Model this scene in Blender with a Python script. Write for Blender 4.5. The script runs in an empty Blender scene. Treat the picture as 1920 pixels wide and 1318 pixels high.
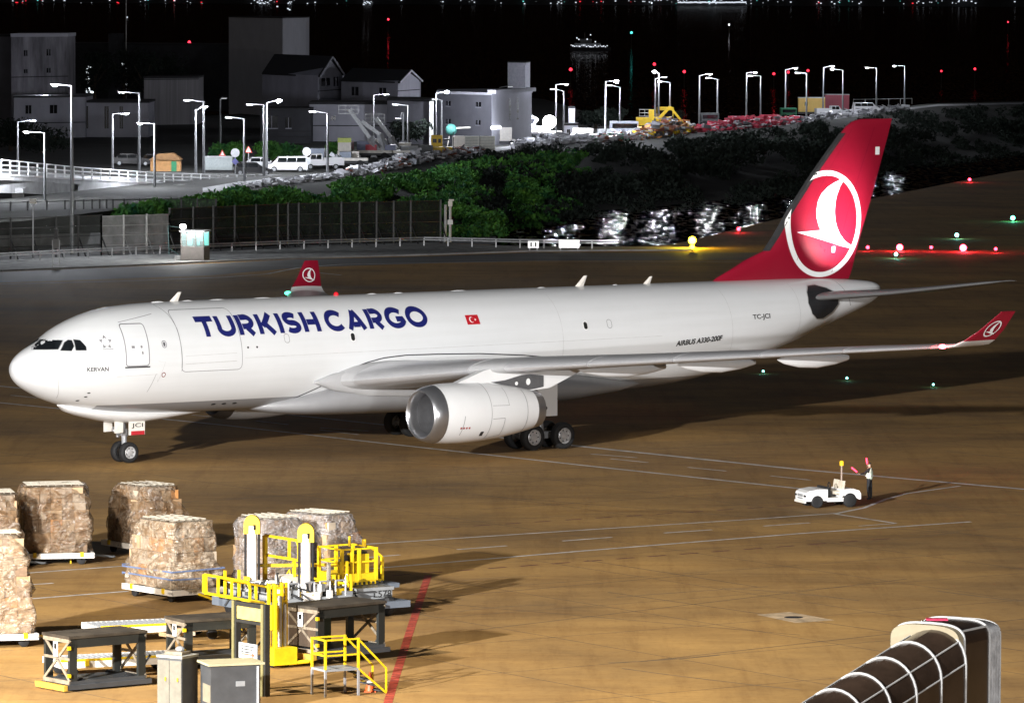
import bpy, bmesh, math, random
import numpy as np
from mathutils import Vector, Matrix, noise as mnoise
R = math.radians; PI = math.pi
rnd = random.Random(7)
scn = bpy.context.scene
col = scn.collection

# ------------------------------------------------------------------ camera
HC, PIT, ROLL, FPX = 23.6274, .0661, .0041, 10121.4
cr, sr, cp, sp = math.cos(ROLL), math.sin(ROLL), math.cos(PIT), math.sin(PIT)
cam_d = bpy.data.cameras.new('camera'); cam = bpy.data.objects.new('camera', cam_d); col.objects.link(cam)
Rt = Vector((1, 0, 0)); Up = Vector((0, sp, cp)); Dr = Vector((0, cp, -sp))
X_ = Rt*cr+Up*sr; Y_ = Up*cr-Rt*sr; Z_ = -Dr
cam.matrix_world = Matrix(((X_.x, Y_.x, Z_.x, 0), (X_.y, Y_.y, Z_.y, 0), (X_.z, Y_.z, Z_.z, HC), (0, 0, 0, 1)))
cam_d.sensor_width = 36; cam_d.lens = FPX*36/1920
cam_d.clip_start = 1; cam_d.clip_end = 30000
scn.camera = cam
# ------------------------------------------------------------------ night sky
w = bpy.data.worlds.new('World'); scn.world = w; w.use_nodes = True
nt = w.node_tree; nt.nodes.clear()
sky = nt.nodes.new('ShaderNodeTexSky'); sky.sky_type = 'NISHITA'; sky.sun_disc = False
sky.sun_elevation = R(-2); sky.sun_rotation = R(200)
bg = nt.nodes.new('ShaderNodeBackground'); bg.inputs[1].default_value = .15
ou = nt.nodes.new('ShaderNodeOutputWorld'); nt.links.new(sky.outputs[0], bg.inputs[0]); nt.links.new(bg.outputs[0], ou.inputs[0])
vs = scn.view_settings; vs.view_transform = 'Standard'; vs.look = 'None'; vs.exposure = 0; vs.gamma = 1; vs.use_curve_mapping = False
scn.cycles.use_light_tree = True
scn.cycles.sample_clamp_indirect = 4
# ------------------------------------------------------------------ apron floodlights (high mast lamps of the terminal, outside the picture) and an added fill
def flood(loc, aim, watts, size=160, color=(1, .95, .88), soft=.5, blend=.6):
    l = bpy.data.lights.new('flood_or_fill_light', 'SPOT'); l.energy = watts; l.spot_size = R(size); l.spot_blend = blend
    l.color = color; l.shadow_soft_size = soft
    o = bpy.data.objects.new('flood_or_fill_light', l); col.objects.link(o); o.location = loc
    o.rotation_euler = (Vector(aim)-Vector(loc)).to_track_quat('-Z', 'Y').to_euler(); return o
flood((-33, 166, 27), (-5, 215, 0), 125000, 165, (1, .92, .80))
flood((-75, 70, 35), (8, 246, 1), 2750000, 48, (1, .995, .985), 1.2, 1.)
flood((70, 60, 16), (8, 285, 4), 520000, 34, (1, 1, 1), 1.2, .8)  # added fill lamp, lifts the aircraft's lower and right-facing sides
flood((40, 95, 26), (5, 200, 0), 26000, 120, (1, .93, .84), .8)

# ------------------------------------------------------------------ geometry of places
def ray(u, v):
    a = (u-960)/FPX; b = (659-v)/FPX
    r = cr*a-sr*b; up = sr*a+cr*b
    return Vector((r, cp+sp*up, -sp+cp*up))
OC = Vector((0, 0, HC))
def G(u, v, z=0.):
    d = ray(u, v); return OC+d*((z-HC)/d.z)
def D(u, v, Y):
    d = ray(u, v); return OC+d*(Y/d.y)
# ------------------------------------------------------------------ materials
_m = {}
def mat(name, c, rough=.6, metal=0., var=.12, scale=3., bump=0., bscale=None, coat=0., emit=None, es=0., alpha=1., stretch=None, spec=.5, c2=None):
    if name in _m: return _m[name]
    m = bpy.data.materials.new(name); _m[name] = m; m.use_nodes = True
    n = m.node_tree; b = n.nodes['Principled BSDF']
    b.inputs['Roughness'].default_value = rough; b.inputs['Metallic'].default_value = metal
    b.inputs['Coat Weight'].default_value = coat; b.inputs['Coat Roughness'].default_value = .08
    b.inputs['Specular IOR Level'].default_value = spec
    tc = n.nodes.new('ShaderNodeTexCoord'); mp = n.nodes.new('ShaderNodeMapping'); n.links.new(tc.outputs['Object'], mp.inputs[0])
    if stretch: mp.inputs['Scale'].default_value = stretch
    nz = n.nodes.new('ShaderNodeTexNoise'); nz.inputs['Scale'].default_value = scale; nz.inputs['Detail'].default_value = 6; nz.inputs['Roughness'].default_value = .65
    n.links.new(mp.outputs[0], nz.inputs['Vector'])
    rp = n.nodes.new('ShaderNodeValToRGB'); n.links.new(nz.outputs['Fac'], rp.inputs[0])
    e = rp.color_ramp.elements; e[0].position = .32; e[1].position = .68
    lo = c2 if c2 else tuple(x*(1-var*1.6) for x in c)
    hi = tuple(min(1, x*(1+var)) for x in c)
    e[0].color = (*lo, 1); e[1].color = (*hi, 1)
    n.links.new(rp.outputs[0], b.inputs['Base Color'])
    if bump:
        nb = n.nodes.new('ShaderNodeTexNoise'); nb.inputs['Scale'].default_value = bscale or scale*4; nb.inputs['Detail'].default_value = 5
        n.links.new(mp.outputs[0], nb.inputs['Vector'])
        bp = n.nodes.new('ShaderNodeBump'); bp.inputs['Strength'].default_value = bump; bp.inputs['Distance'].default_value = .1
        n.links.new(nb.outputs['Fac'], bp.inputs['Height']); n.links.new(bp.outputs[0], b.inputs['Normal'])
    if emit:
        b.inputs['Emission Color'].default_value = (*emit, 1); b.inputs['Emission Strength'].default_value = es
        m.cycles.emission_sampling = 'NONE'
    if alpha < 1: b.inputs['Alpha'].default_value = alpha
    return m
white_p = mat('white_aircraft_paint', (.74, .74, .745), .32, 0, .02, .6, coat=.25)
grey_p = mat('grey_aircraft_paint', (.42, .42, .43), .4, 0, .04, .8)
metal = mat('bare_metal', (.5, .5, .52), .3, .9, .05, 2)
duct = mat('duct_grey', (.17, .17, .18), .4, .4)
dark = mat('dark_metal', (.03, .03, .032), .5, .3)
blackm = mat('black_rubber', (.012, .012, .013), .75)
glass_d = mat('dark_glass', (.01, .012, .014), .06, 0, .3, 2, spec=.9)
red_p = mat('red_aircraft_paint', (.25, .006, .022), .35, 0, .04, .6, coat=.3)
navy = mat('navy_print', (.012, .016, .13), .4, 0, .02)
blackp = mat('black_print', (.015, .015, .015), .5)
linem = mat('panel_line', (.24, .24, .25), .6)
yellow = mat('yellow_paint', (.75, .5, .008), .5, 0, .12, 2.5)
whitep = mat('white_paint', (.78, .74, .68), .5, 0, .08, 2.5)
steel = mat('galvanised_steel', (.42, .43, .45), .45, .5, .12, 3)
conc = mat('concrete', (.36, .36, .36), .85, 0, .18, .6, bump=.2)
greyp = mat('grey_machine_paint', (.26, .27, .28), .5, 0, .1, 2)
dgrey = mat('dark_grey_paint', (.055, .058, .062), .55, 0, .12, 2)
olive = mat('olive_grey_metal', (.075, .07, .05), .55, .2, .2, 3)
tan = mat('weathered_tan_metal', (.24, .195, .14), .65, .1, .25, 4)
print_w = mat('white_print', (.8, .8, .8), .5, 0, .01)
# ------------------------------------------------------------------ mesh builder
class MB:
    def __init__(s): s.v = []; s.f = []; s.mi = []; s.cur = 0
    def add(s, vs, fs):
        o = len(s.v); s.v += [tuple(p) for p in vs]
        for f in fs: s.f.append(tuple(i+o for i in f)); s.mi.append(s.cur)
        return s
    def box(s, c, d, rz=0, rx=0, ry=0):
        M = Matrix.Rotation(rz, 3, 'Z') @ Matrix.Rotation(ry, 3, 'Y') @ Matrix.Rotation(rx, 3, 'X')
        vs = [Vector(c)+M @ Vector((d[0]*a/2, d[1]*b/2, d[2]*e/2)) for a, b, e in ((-1,-1,-1),(1,-1,-1),(1,1,-1),(-1,1,-1),(-1,-1,1),(1,-1,1),(1,1,1),(-1,1,1))]
        return s.add(vs, [(0,3,2,1),(4,5,6,7),(0,1,5,4),(1,2,6,5),(2,3,7,6),(3,0,4,7)])
    def bb(s, x0, x1, y0, y1, z0, z1): return s.box(((x0+x1)/2, (y0+y1)/2, (z0+z1)/2), (x1-x0, y1-y0, z1-z0))
    def tube(s, a, b, r, n=8, r2=None, cap=True):
        a = Vector(a); b = Vector(b); r2 = r if r2 is None else r2
        d = (b-a).normalized(); p = d.orthogonal().normalized(); q = d.cross(p)
        vs = [a+(p*math.cos(2*PI*i/n)+q*math.sin(2*PI*i/n))*r for i in range(n)]+[b+(p*math.cos(2*PI*i/n)+q*math.sin(2*PI*i/n))*r2 for i in range(n)]
        fs = [(i, (i+1) % n, n+(i+1) % n, n+i) for i in range(n)]
        if cap: fs += [tuple(range(n-1, -1, -1)), tuple(range(n, 2*n))]
        return s.add(vs, fs)
    def bar(s, a, b, w, h=None):
        a = Vector(a); b = Vector(b); h = h or w; d = (b-a); L = d.length; d.normalize()
        up = Vector((0, 0, 1)) if abs(d.z) < .95 else Vector((0, 1, 0))
        x = d.cross(up).normalized(); y = x.cross(d)
        vs = [p+x*w/2*i+y*h/2*j for p in (a, b) for i, j in ((-1,-1),(1,-1),(1,1),(-1,1))]
        return s.add(vs, [(0,1,2,3),(7,6,5,4),(0,4,5,1),(1,5,6,2),(2,6,7,3),(3,7,4,0)])
    def path(s, pts, r, n=6):
        for a, b in zip(pts[:-1], pts[1:]): s.tube(a, b, r, n)
        return s
    def lathe(s, prof, c=(0,0,0), ax='x', n=32, close=False):
        rings = []
        for t, r in prof:
            for i in range(n):
                a = 2*PI*i/n; p, q = r*math.cos(a), r*math.sin(a)
                v = {'x': (t, p, q), 'y': (p, t, q), 'z': (p, q, t)}[ax]
                rings.append((v[0]+c[0], v[1]+c[1], v[2]+c[2]))
        fs = [(k*n+i, k*n+(i+1) % n, (k+1)*n+(i+1) % n, (k+1)*n+i) for k in range(len(prof)-1) for i in range(n)]
        return s.add(rings, fs)
    def loft(s, rings, cap=True, closed=True):
        n = len(rings[0]); vs = [p for r in rings for p in r]
        m = n if closed else n-1
        fs = [(k*n+i, k*n+(i+1) % n, (k+1)*n+(i+1) % n, (k+1)*n+i) for k in range(len(rings)-1) for i in range(m)]
        if cap and closed: fs += [tuple(range(n-1, -1, -1)), tuple(range((len(rings)-1)*n, len(rings)*n))]
        return s.add(vs, fs)
    def prism(s, pts, off):
        n = len(pts); o = Vector(off); vs = [Vector(p) for p in pts]+[Vector(p)+o for p in pts]
        return s.add(vs, [tuple(range(n-1, -1, -1)), tuple(range(n, 2*n))]+[(i, (i+1) % n, n+(i+1) % n, n+i) for i in range(n)])
    def sphere(s, c, r, n=10, sc=(1,1,1)):
        k = n//2; prof = [(-math.cos(PI*i/k), math.sin(PI*i/k)+1e-4) for i in range(k+1)]
        vs = []
        for t, q in prof:
            for i in range(n): a = 2*PI*i/n; vs.append((c[0]+r*q*math.cos(a)*sc[0], c[1]+r*q*math.sin(a)*sc[1], c[2]+r*t*sc[2]))
        return s.add(vs, [(j*n+i, j*n+(i+1) % n, (j+1)*n+(i+1) % n, (j+1)*n+i) for j in range(k) for i in range(n)])
    def mesh(s, name, m, smooth=None):
        me = bpy.data.meshes.new(name); me.from_pydata(s.v, [], s.f)
        for x in (m if isinstance(m, (list, tuple)) else [m]): me.materials.append(x)
        if isinstance(m, (list, tuple)): me.polygons.foreach_set('material_index', s.mi)
        bm = bmesh.new(); bm.from_mesh(me); bmesh.ops.recalc_face_normals(bm, faces=bm.faces); bm.to_mesh(me); bm.free()
        if smooth is not None:
            me.polygons.foreach_set('use_smooth', [True]*len(me.polygons)); me.set_sharp_from_angle(angle=R(smooth))
        me.update(); return me
    def build(s, name, m, parent=None, smooth=None, loc=None, rz=None):
        o = bpy.data.objects.new(name, s.mesh(name, m, smooth)); col.objects.link(o)
        if parent: o.parent = parent
        if loc is not None: o.location = loc
        if rz is not None: o.rotation_euler = (0, 0, rz)
        return o
def tag(o, label=None, cat=None, group=None, kind=None):
    if label: o['label'] = label
    if cat: o['category'] = cat
    if group: o['group'] = group
    if kind: o['kind'] = kind
    return o
def thing(name, label, cat, loc=(0,0,0), rz=0, group=None):
    o = bpy.data.objects.new(name, None); col.objects.link(o); o.empty_display_size = .3
    o.location = loc; o.rotation_euler = (0, 0, rz); return tag(o, label, cat, group)
def copy_tree(o, parent=None):
    c = o.copy(); col.objects.link(c)
    if parent: c.parent = parent
    for ch in list(o.children): copy_tree(ch, c)
    return c
def inst(src, name, parent, loc, rz=0, sc=None, rot=None, m=None):
    o = bpy.data.objects.new(name, src); col.objects.link(o); o.parent = parent; o.location = loc
    o.rotation_euler = rot or (0, 0, rz)
    if sc: o.scale = sc
    if m:
        o.material_slots[0].link = 'OBJECT'; o.material_slots[0].material = m
    return o
def text_mesh(s, bold=.0):
    c = bpy.data.curves.new('t', 'FONT'); c.body = s; c.offset = bold; c.resolution_u = 6
    o = bpy.data.objects.new('t', c); col.objects.link(o); bpy.context.view_layer.update()
    me = bpy.data.meshes.new_from_object(o.evaluated_get(bpy.context.evaluated_depsgraph_get()))
    bpy.data.objects.remove(o); V = np.array([v.co[:2] for v in me.vertices]); F = [tuple(p.vertices) for p in me.polygons]
    bpy.data.meshes.remove(me); V = (V-V.min(0))/(V.max(0)-V.min(0)); return V, F
def flat_text(name, s, p0, ux, uz, wd, ht, m, parent, bold=0., off=.004):
    V, F = text_mesh(s, bold); p0 = Vector(p0); ux = Vector(ux); uz = Vector(uz); nn = ux.cross(uz)*off
    mb = MB(); mb.add([p0+ux*wd*a+uz*ht*b+nn for a, b in V], F); return mb.build(name, m, parent)
def point(loc, e, color=(1,1,1), r=.15, parent=None):
    l = bpy.data.lights.new('lamp_light', 'POINT'); l.energy = e; l.color = color; l.shadow_soft_size = r
    o = bpy.data.objects.new('lamp_light', l); col.objects.link(o); o.location = loc
    if parent: o.parent = parent
    return o
# ================================================================== SETTING
def lerp_tab(T, u):
    return float(np.interp(u, [a for a, b in T], [b for a, b in T]))
VA = [(-3000,452),(0,450),(500,445),(850,448),(940,442),(1010,436),(1115,418),(1240,412),(1330,402),(1400,393),(1480,383),(1650,338),(1750,325),(1920,300),(3000,240)]
VB = [(-3000,440),(0,420),(300,384),(450,356),(600,340),(700,326),(860,294),(1000,276),(1200,264),(1300,252),(1440,240),(1600,220),(1750,200),(1920,196),(3000,190)]
VS = [(940,462),(1100,463),(1250,462),(1330,443),(1440,415),(1560,388),(1700,360),(1800,340),(1920,318),(3000,252)]
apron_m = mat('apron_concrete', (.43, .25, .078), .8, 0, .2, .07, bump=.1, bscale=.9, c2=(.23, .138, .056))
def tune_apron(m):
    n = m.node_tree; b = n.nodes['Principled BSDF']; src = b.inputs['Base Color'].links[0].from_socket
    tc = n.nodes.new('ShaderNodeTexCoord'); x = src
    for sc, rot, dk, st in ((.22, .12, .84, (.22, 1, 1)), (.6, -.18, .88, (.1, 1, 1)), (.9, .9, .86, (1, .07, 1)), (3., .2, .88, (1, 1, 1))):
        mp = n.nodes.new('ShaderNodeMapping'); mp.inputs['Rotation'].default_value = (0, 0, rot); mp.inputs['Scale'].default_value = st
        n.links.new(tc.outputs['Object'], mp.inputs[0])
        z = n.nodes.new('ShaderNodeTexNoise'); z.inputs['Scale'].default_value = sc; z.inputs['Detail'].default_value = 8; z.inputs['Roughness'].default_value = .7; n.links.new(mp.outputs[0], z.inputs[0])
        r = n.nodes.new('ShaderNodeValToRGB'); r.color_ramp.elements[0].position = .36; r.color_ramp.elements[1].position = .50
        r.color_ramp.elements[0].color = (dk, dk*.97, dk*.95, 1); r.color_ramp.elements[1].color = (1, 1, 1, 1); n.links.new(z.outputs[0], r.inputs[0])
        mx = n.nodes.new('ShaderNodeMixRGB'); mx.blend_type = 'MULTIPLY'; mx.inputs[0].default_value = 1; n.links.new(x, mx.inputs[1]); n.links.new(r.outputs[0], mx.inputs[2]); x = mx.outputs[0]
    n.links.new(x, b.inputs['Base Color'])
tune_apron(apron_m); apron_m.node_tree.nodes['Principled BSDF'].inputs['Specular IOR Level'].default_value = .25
us = list(range(-3000, 940, 160))+list(range(940, 1960, 40))+list(range(1960, 3100, 160))
mb = MB(); rows = []
for u in us:
    vf = lerp_tab(VS, u) if u >= 940 else lerp_tab(VA, u)
    f = G(u, vf, 0); top = []
    for Y in (15, 60, 120, 170, 220, 280, 350, 430): top.append(((u-960)/FPX*Y, Y, 0))
    top.append((f.x, f.y, 0)); top.append((f.x, f.y+.3, -2.2)); rows.append(top)
mb.loft(rows, cap=False, closed=False)
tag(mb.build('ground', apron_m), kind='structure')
# water and far shore
def water_material():
    m = bpy.data.materials.new('water'); m.use_nodes = True; n = m.node_tree; b = n.nodes['Principled BSDF']
    b.inputs['Base Color'].default_value = (.002, .0025, .004, 1); b.inputs['Roughness'].default_value = .04; b.inputs['IOR'].default_value = 1.33; b.inputs['Specular IOR Level'].default_value = .09
    tc = n.nodes.new('ShaderNodeTexCoord'); last = None
    for sc, st, dist in ((1., (.1, .4, 1), .24), (1., (1.3, .26, 1), .05), (1., (2.4, .55, 1), .05)):
        mp = n.nodes.new('ShaderNodeMapping'); mp.inputs['Scale'].default_value = st; n.links.new(tc.outputs['Object'], mp.inputs[0])
        z = n.nodes.new('ShaderNodeTexNoise'); z.inputs['Scale'].default_value = sc; z.inputs['Detail'].default_value = 3; n.links.new(mp.outputs[0], z.inputs[0])
        bp = n.nodes.new('ShaderNodeBump'); bp.inputs['Strength'].default_value = 1; bp.inputs['Distance'].default_value = dist; n.links.new(z.outputs[0], bp.inputs['Height'])
        if last: n.links.new(last.outputs[0], bp.inputs['Normal'])
        last = bp
    n.links.new(last.outputs[0], b.inputs['Normal'])
    # specks of glint put in by a noise mask that dims the reflection
    df = n.nodes.new('ShaderNodeBsdfDiffuse'); df.inputs[0].default_value = (.004, .005, .008, 1); mx = n.nodes.new('ShaderNodeMixShader')
    mp = n.nodes.new('ShaderNodeMapping'); mp.inputs['Scale'].default_value = (1.5, .2, 1); n.links.new(tc.outputs['Object'], mp.inputs[0])
    z = n.nodes.new('ShaderNodeTexNoise'); z.inputs['Scale'].default_value = 1.; z.inputs['Detail'].default_value = 2; n.links.new(mp.outputs[0], z.inputs[0])
    r = n.nodes.new('ShaderNodeValToRGB'); r.color_ramp.elements[0].position = .50; r.color_ramp.elements[1].position = .60; r.color_ramp.elements[0].color = (.02,.02,.02,1); r.color_ramp.elements[1].color = (.85,.85,.85,1); n.links.new(z.outputs[0], r.inputs[0])
    n.links.new(r.outputs[0], mx.inputs[0]); n.links.new(df.outputs[0], mx.inputs[1]); n.links.new(b.outputs[0], mx.inputs[2]); n.links.new(mx.outputs[0], n.nodes['Material Output'].inputs['Surface']); return m
water = water_material()
mb = MB(); mb.add([(-3000, 440, -1.2), (3000, 440, -1.2), (4000, 12500, -1.2), (-4000, 12500, -1.2)], [(0,1,2,3)])
tag(mb.build('water', water), kind='structure')
# embankment / headland terrain
earth = mat('dark_earth', (.028, .028, .024), .95, 0, .3, .15, bump=.3, bscale=1.5)
ZQ = 3.
mb = MB(); rows = []
for u in us:
    a = G(u, lerp_tab(VA, u), 0 if u < 940 else -1.5); z0 = a.z
    b = G(u, lerp_tab(VB, u), ZQ); r = []
    for k in range(13):
        t = k/12; p = a.lerp(b, t); h = z0+(ZQ-z0)*(t*t*(3-2*t))
        h += .5*mnoise.noise(Vector((p.x*.12, p.y*.05, 3)))*math.sin(PI*t)
        r.append((p.x, p.y, h))
    yf = b.y+(360 if u < 1000 else max(16, 360-(u-1000)*1.6) if u < 1200 else 30)
    s_ = yf/b.y
    for t in (.1, 1.): r.append((b.x*(1+(s_-1)*t), b.y*(1+(s_-1)*t), ZQ+.02))
    r.append((b.x*s_, yf+1, -2.)); rows.append(r)
mb.loft(rows, cap=False, closed=False)
tag(mb.build('embankment', earth, smooth=40), kind='structure')
# harbour road: light paving sheet on the top of the embankment
road_m = mat('pale_road', (.42, .42, .43), .8, 0, .25, .3)
rows = []
for u in range(380, 1960, 60):
    b = G(u, lerp_tab(VB, u), ZQ); wv = 24 if u < 900 else 18
    rows.append([(b.x*(1+t/b.y), b.y+t, ZQ+.026+t*.0001) for t in (1.2, wv)])
mb = MB(); mb.loft(rows, cap=False, closed=False); tag(mb.build('harbour_road', road_m), kind='structure')
mb = MB(); mb.bb(-1500, 1800, 12100, 12300, -1, 26)
for k in range(60): x = rnd.uniform(-1500, 1800); mb.bb(x-30, x+30, 12310, 12360, -1, rnd.uniform(30, 90))
tag(mb.build('far_shore', mat('far_shore_dark', (.05, .05, .055), .9)), kind='structure')
lw = mat('distant_white_light', (.8,.8,.8), emit=(.8,.88,1), es=1.0); lr = mat('distant_red_light', (.8,.1,.1), emit=(1,.03,.05), es=1.3); lt = mat('distant_cyan_light', (.1,.8,.8), emit=(.2,.9,.85), es=1.)
mb = MB()
for k in range(430):
    u = rnd.uniform(0, 1920); seg = 1 if 1270 < u < 1405 else (.6 if 1030 < u < 1800 else .22)
    if rnd.random() > seg: continue
    p = D(u, rnd.uniform(0.5, 8), 12090); mb.cur = rnd.choices((0, 1, 2), (12, 1, 1))[0]
    ww = rnd.uniform(.6, 2.2); mb.box(p, (ww*1.6, 4, ww))
mb.cur = 0
for k in range(46): p = D(1272+k*2.8, 5.2+rnd.uniform(-.4, .4), 12080); mb.box(p, (3.0, 3, 2.8))
for u, wd in ((30, 3), (120, 2), (218, 4), (1045, 3), (485, 14), (540, 5), (683, 9)): 
    mb.cur = 1 if u in (30, 218) else 0
    for k in range(wd): mb.box(D(u+k*1.6, rnd.uniform(2, 9), 12070), (2.2, 3, 1.8))
tag(mb.build('shore_lights', [lw, lr, lt]), 'scattered white, red and cyan lights along the far shore', 'lights', kind='stuff')
# painted lines on the apron
paint_w = mat('worn_white_line_paint', (.62, .60, .58), .7, 0, .3, 1.2)
paint_r = mat('worn_red_line_paint', (.42, .06, .03), .7, 0, .4, 2.5)
paint_dr = mat('faded_dark_red_paint', (.16, .05, .03), .75, 0, .3, 2)
def strip(pts, wd, z=.004):
    mb = MB()
    P = [Vector((p.x, p.y, 0)) for p in pts]; L = []; Rr = []
    for i, p in enumerate(P):
        d = (P[min(i+1, len(P)-1)]-P[max(i-1, 0)]).normalized(); n = Vector((-d.y, d.x, 0))*wd/2
        L.append(p+n+Vector((0,0,z))); Rr.append(p-n+Vector((0,0,z)))
    mb.add(L+Rr, [(i, i+1, len(P)+i+1, len(P)+i) for i in range(len(P)-1)]); return mb
def paint(pts, wd, m=paint_w, z=.004, name='painted_line'):
    return tag(strip([G(*p) for p in pts], wd, z).build(name, m), kind='structure')
paint([(-200,704),(0,724),(400,762),(780,803),(1100,838),(1500,880),(1920,917),(2200,940)], .42)
paint([(-200,737),(0,755),(420,797),(710,830),(1100,873),(1500,916)], .32)
paint([(640,1023),(1100,993),(1400,974),(1570,962),(1620,952),(1660,936),(1700,925),(1800,911)], .2)
paint([(1565,963),(1680,981)], .2); paint([(1680,981),(1610,986)], .14)
paint([(560,1075),(730,1063),(1100,1032),(1500,1000),(1820,978)], .24)
paint([(38,1075),(230,1061)], .2); paint([(60,1122),(240,1108)], .24)
for a, b in (((857,1030),(950,1023)),((1055,1014),(1147,1007)),((1245,999),(1335,993)),((1432,986),(1518,980)),((660,1047),(750,1040)),((40,1097),(100,1093)),((1108,851),(1195,858)),((600,802),(690,808)),((1290,876),(1362,883)),((1145,860),(1215,867)),((1445,892),(1520,900)),((20,741),(70,746)),((480,789),(540,796)),((600,806),(672,815)),((360,778),(450,786))):
    paint([a, b], .2)
for k in range(13):
    u = 775+k*57; v = 1000-(u-775)*.064; paint([(u, v-15+8), (u+30, v-17+8)], .2, paint_dr)
for k in range(16):
    u = 735+k*60; v = 1079-(u-735)*.0745; paint([(u, v), (u+34, v-2.6)], .2, paint_dr)
for k in range(10):
    u = 540+k*40; paint([(u, 985+.0*k), (u+20, 984)], .01, paint_dr) if False else None
paint([(803,1078),(771,1175),(738,1280),(727,1318),(718,1345)], .3, paint_r)
paint([(-100,534),(0,533),(240,527),(420,520),(500,514),(560,502),(640,496),(1000,490),(1390,491)], .4)
paint([(560,508),(640,516)], .3)
paint([(-100,480+50),(0,512)], .01) if False else None
# slab joints and tyre marks
jm = mat('joint_filler', (.10, .068, .04), .8)
mb = MB()
def seg(a, b, wd, z=.003):
    s = strip([G(*a), G(*b)], wd, z); mb.add(s.v, s.f)
for a, b in (((0,855),(620,815)),((0,870),(1000,808)),((620,905),(1440,856)),((850,925),(1920,1010)),((1000,860),(1920,790)),((1380,690),(1920,737)),((1100,780),(1920,745)),((1200,470),(1920,392)),((1140,1110),(1920,1220)),((700,1120),(1500,1190)),((0,590),(900,560)),((900,1180),(1700,1085)),((1200,1240),(1920,1160)),((0,640),(500,600)),((1100,1050),(1420,1100)),((1640,500),(1900,410)),((1330,804),(1470,815)),((760,1125),(1330,1075)),((900,955),(1350,925)),((60,960),(900,905))):
    seg(a, b, .07)
a_ = Vector((math.cos(R(35)), math.sin(R(35)), 0)); b_ = Vector((-a_.y, a_.x, 0)); c_ = Vector((0, 250, 0))
for i in range(-16, 17):
    for d1_, d2_ in ((a_, b_), (b_, a_)):
        p_ = c_+d2_*(i*7.5+1.3); q0_, q1_ = p_-d1_*120, p_+d1_*120
        n_ = d2_*.025
        mb.add([q0_-n_+Vector((0,0,.0015)), q1_-n_+Vector((0,0,.0015)), q1_+n_+Vector((0,0,.0015)), q0_+n_+Vector((0,0,.0015))] if d1_ is a_ else [q0_-n_+Vector((0,0,.001)), q1_-n_+Vector((0,0,.001)), q1_+n_+Vector((0,0,.001)), q0_+n_+Vector((0,0,.001))], [(0,1,2,3)])
tag(mb.build('pavement_joint', jm), kind='structure')
tyre = mat('tyre_mark', (.2, .13, .062), .85, 0, .3, .8)
mb = MB()
for k in range(13):
    u, v = rnd.uniform(100, 1900), rnd.uniform(840, 1280); L_ = rnd.uniform(80, 340); s_ = rnd.choice((-.07, .09, -.1, .12)); q_ = rnd.uniform(-12, 12)
    s2 = strip([G(u+L_*t_, v+L_*s_*t_+q_*t_*(1-t_)) for t_ in (0, .25, .5, .75, 1)], rnd.uniform(.05, .16), .0022+k*.00005); mb.add(s2.v, s2.f)
tag(mb.build('tyre_marks', tyre), kind='structure')
# service road by the fence, kerb
asphalt = mat('grey_asphalt', (.13, .13, .13), .75, 0, .2, .3, bump=.1, bscale=3, stretch=(.15, 1, 1))
rows = []
for u, va, vb in ((-700,555,504),(0,530,510),(400,516,494),(560,502,486),(800,494,481),(1000,489,474),(1300,488,474),(1500,487,474)):
    a, b = G(u, va), G(u, vb); rows.append([(a.x, a.y, .002), (b.x, b.y, .002)])
mb = MB(); mb.loft(rows, cap=False, closed=False); tag(mb.build('service_road', asphalt), kind='structure')
mb = MB(); pts = [G(u, v) for u, v in ((-300,518),(0,509),(200,501),(400,492),(560,485),(800,479),(1000,472),(1300,470))]
for a, b in zip(pts[:-1], pts[1:]): mb.bar(a+Vector((0,0,.07)), b+Vector((0,0,.07)), .5, .14)
tag(mb.build('kerb', conc), kind='structure')
verge = mat('pale_verge', (.30, .30, .29), .85, 0, .35, .8, bump=.3)
rows = []
for u, va, vb in ((-300,517,492),(0,508,488),(200,500,480),(400,491,472),(560,484,464),(800,478,456),(1000,471,463),(1300,469,463)):
    a, b = G(u, va), G(u, vb); rows.append([(a.x, a.y, .02), (b.x, b.y, .02)])
mb = MB(); mb.loft(rows, cap=False, closed=False); tag(mb.build('verge', verge), kind='structure')
rows = []
for u, va, vb in ((-700,510,453),(-300,492,452),(0,488,452),(200,480,450),(400,472,447),(560,464,447),(800,456,450),(930,459,444)):
    a, b = G(u, va), G(u, vb); rows.append([(a.x, a.y, .012), (b.x, b.y, .012)])
mb = MB(); mb.loft(rows, cap=False, closed=False); tag(mb.build('gravel_strip', mat('grey_gravel', (.12,.12,.12), .9, 0, .3, .6)), kind='structure')
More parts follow.
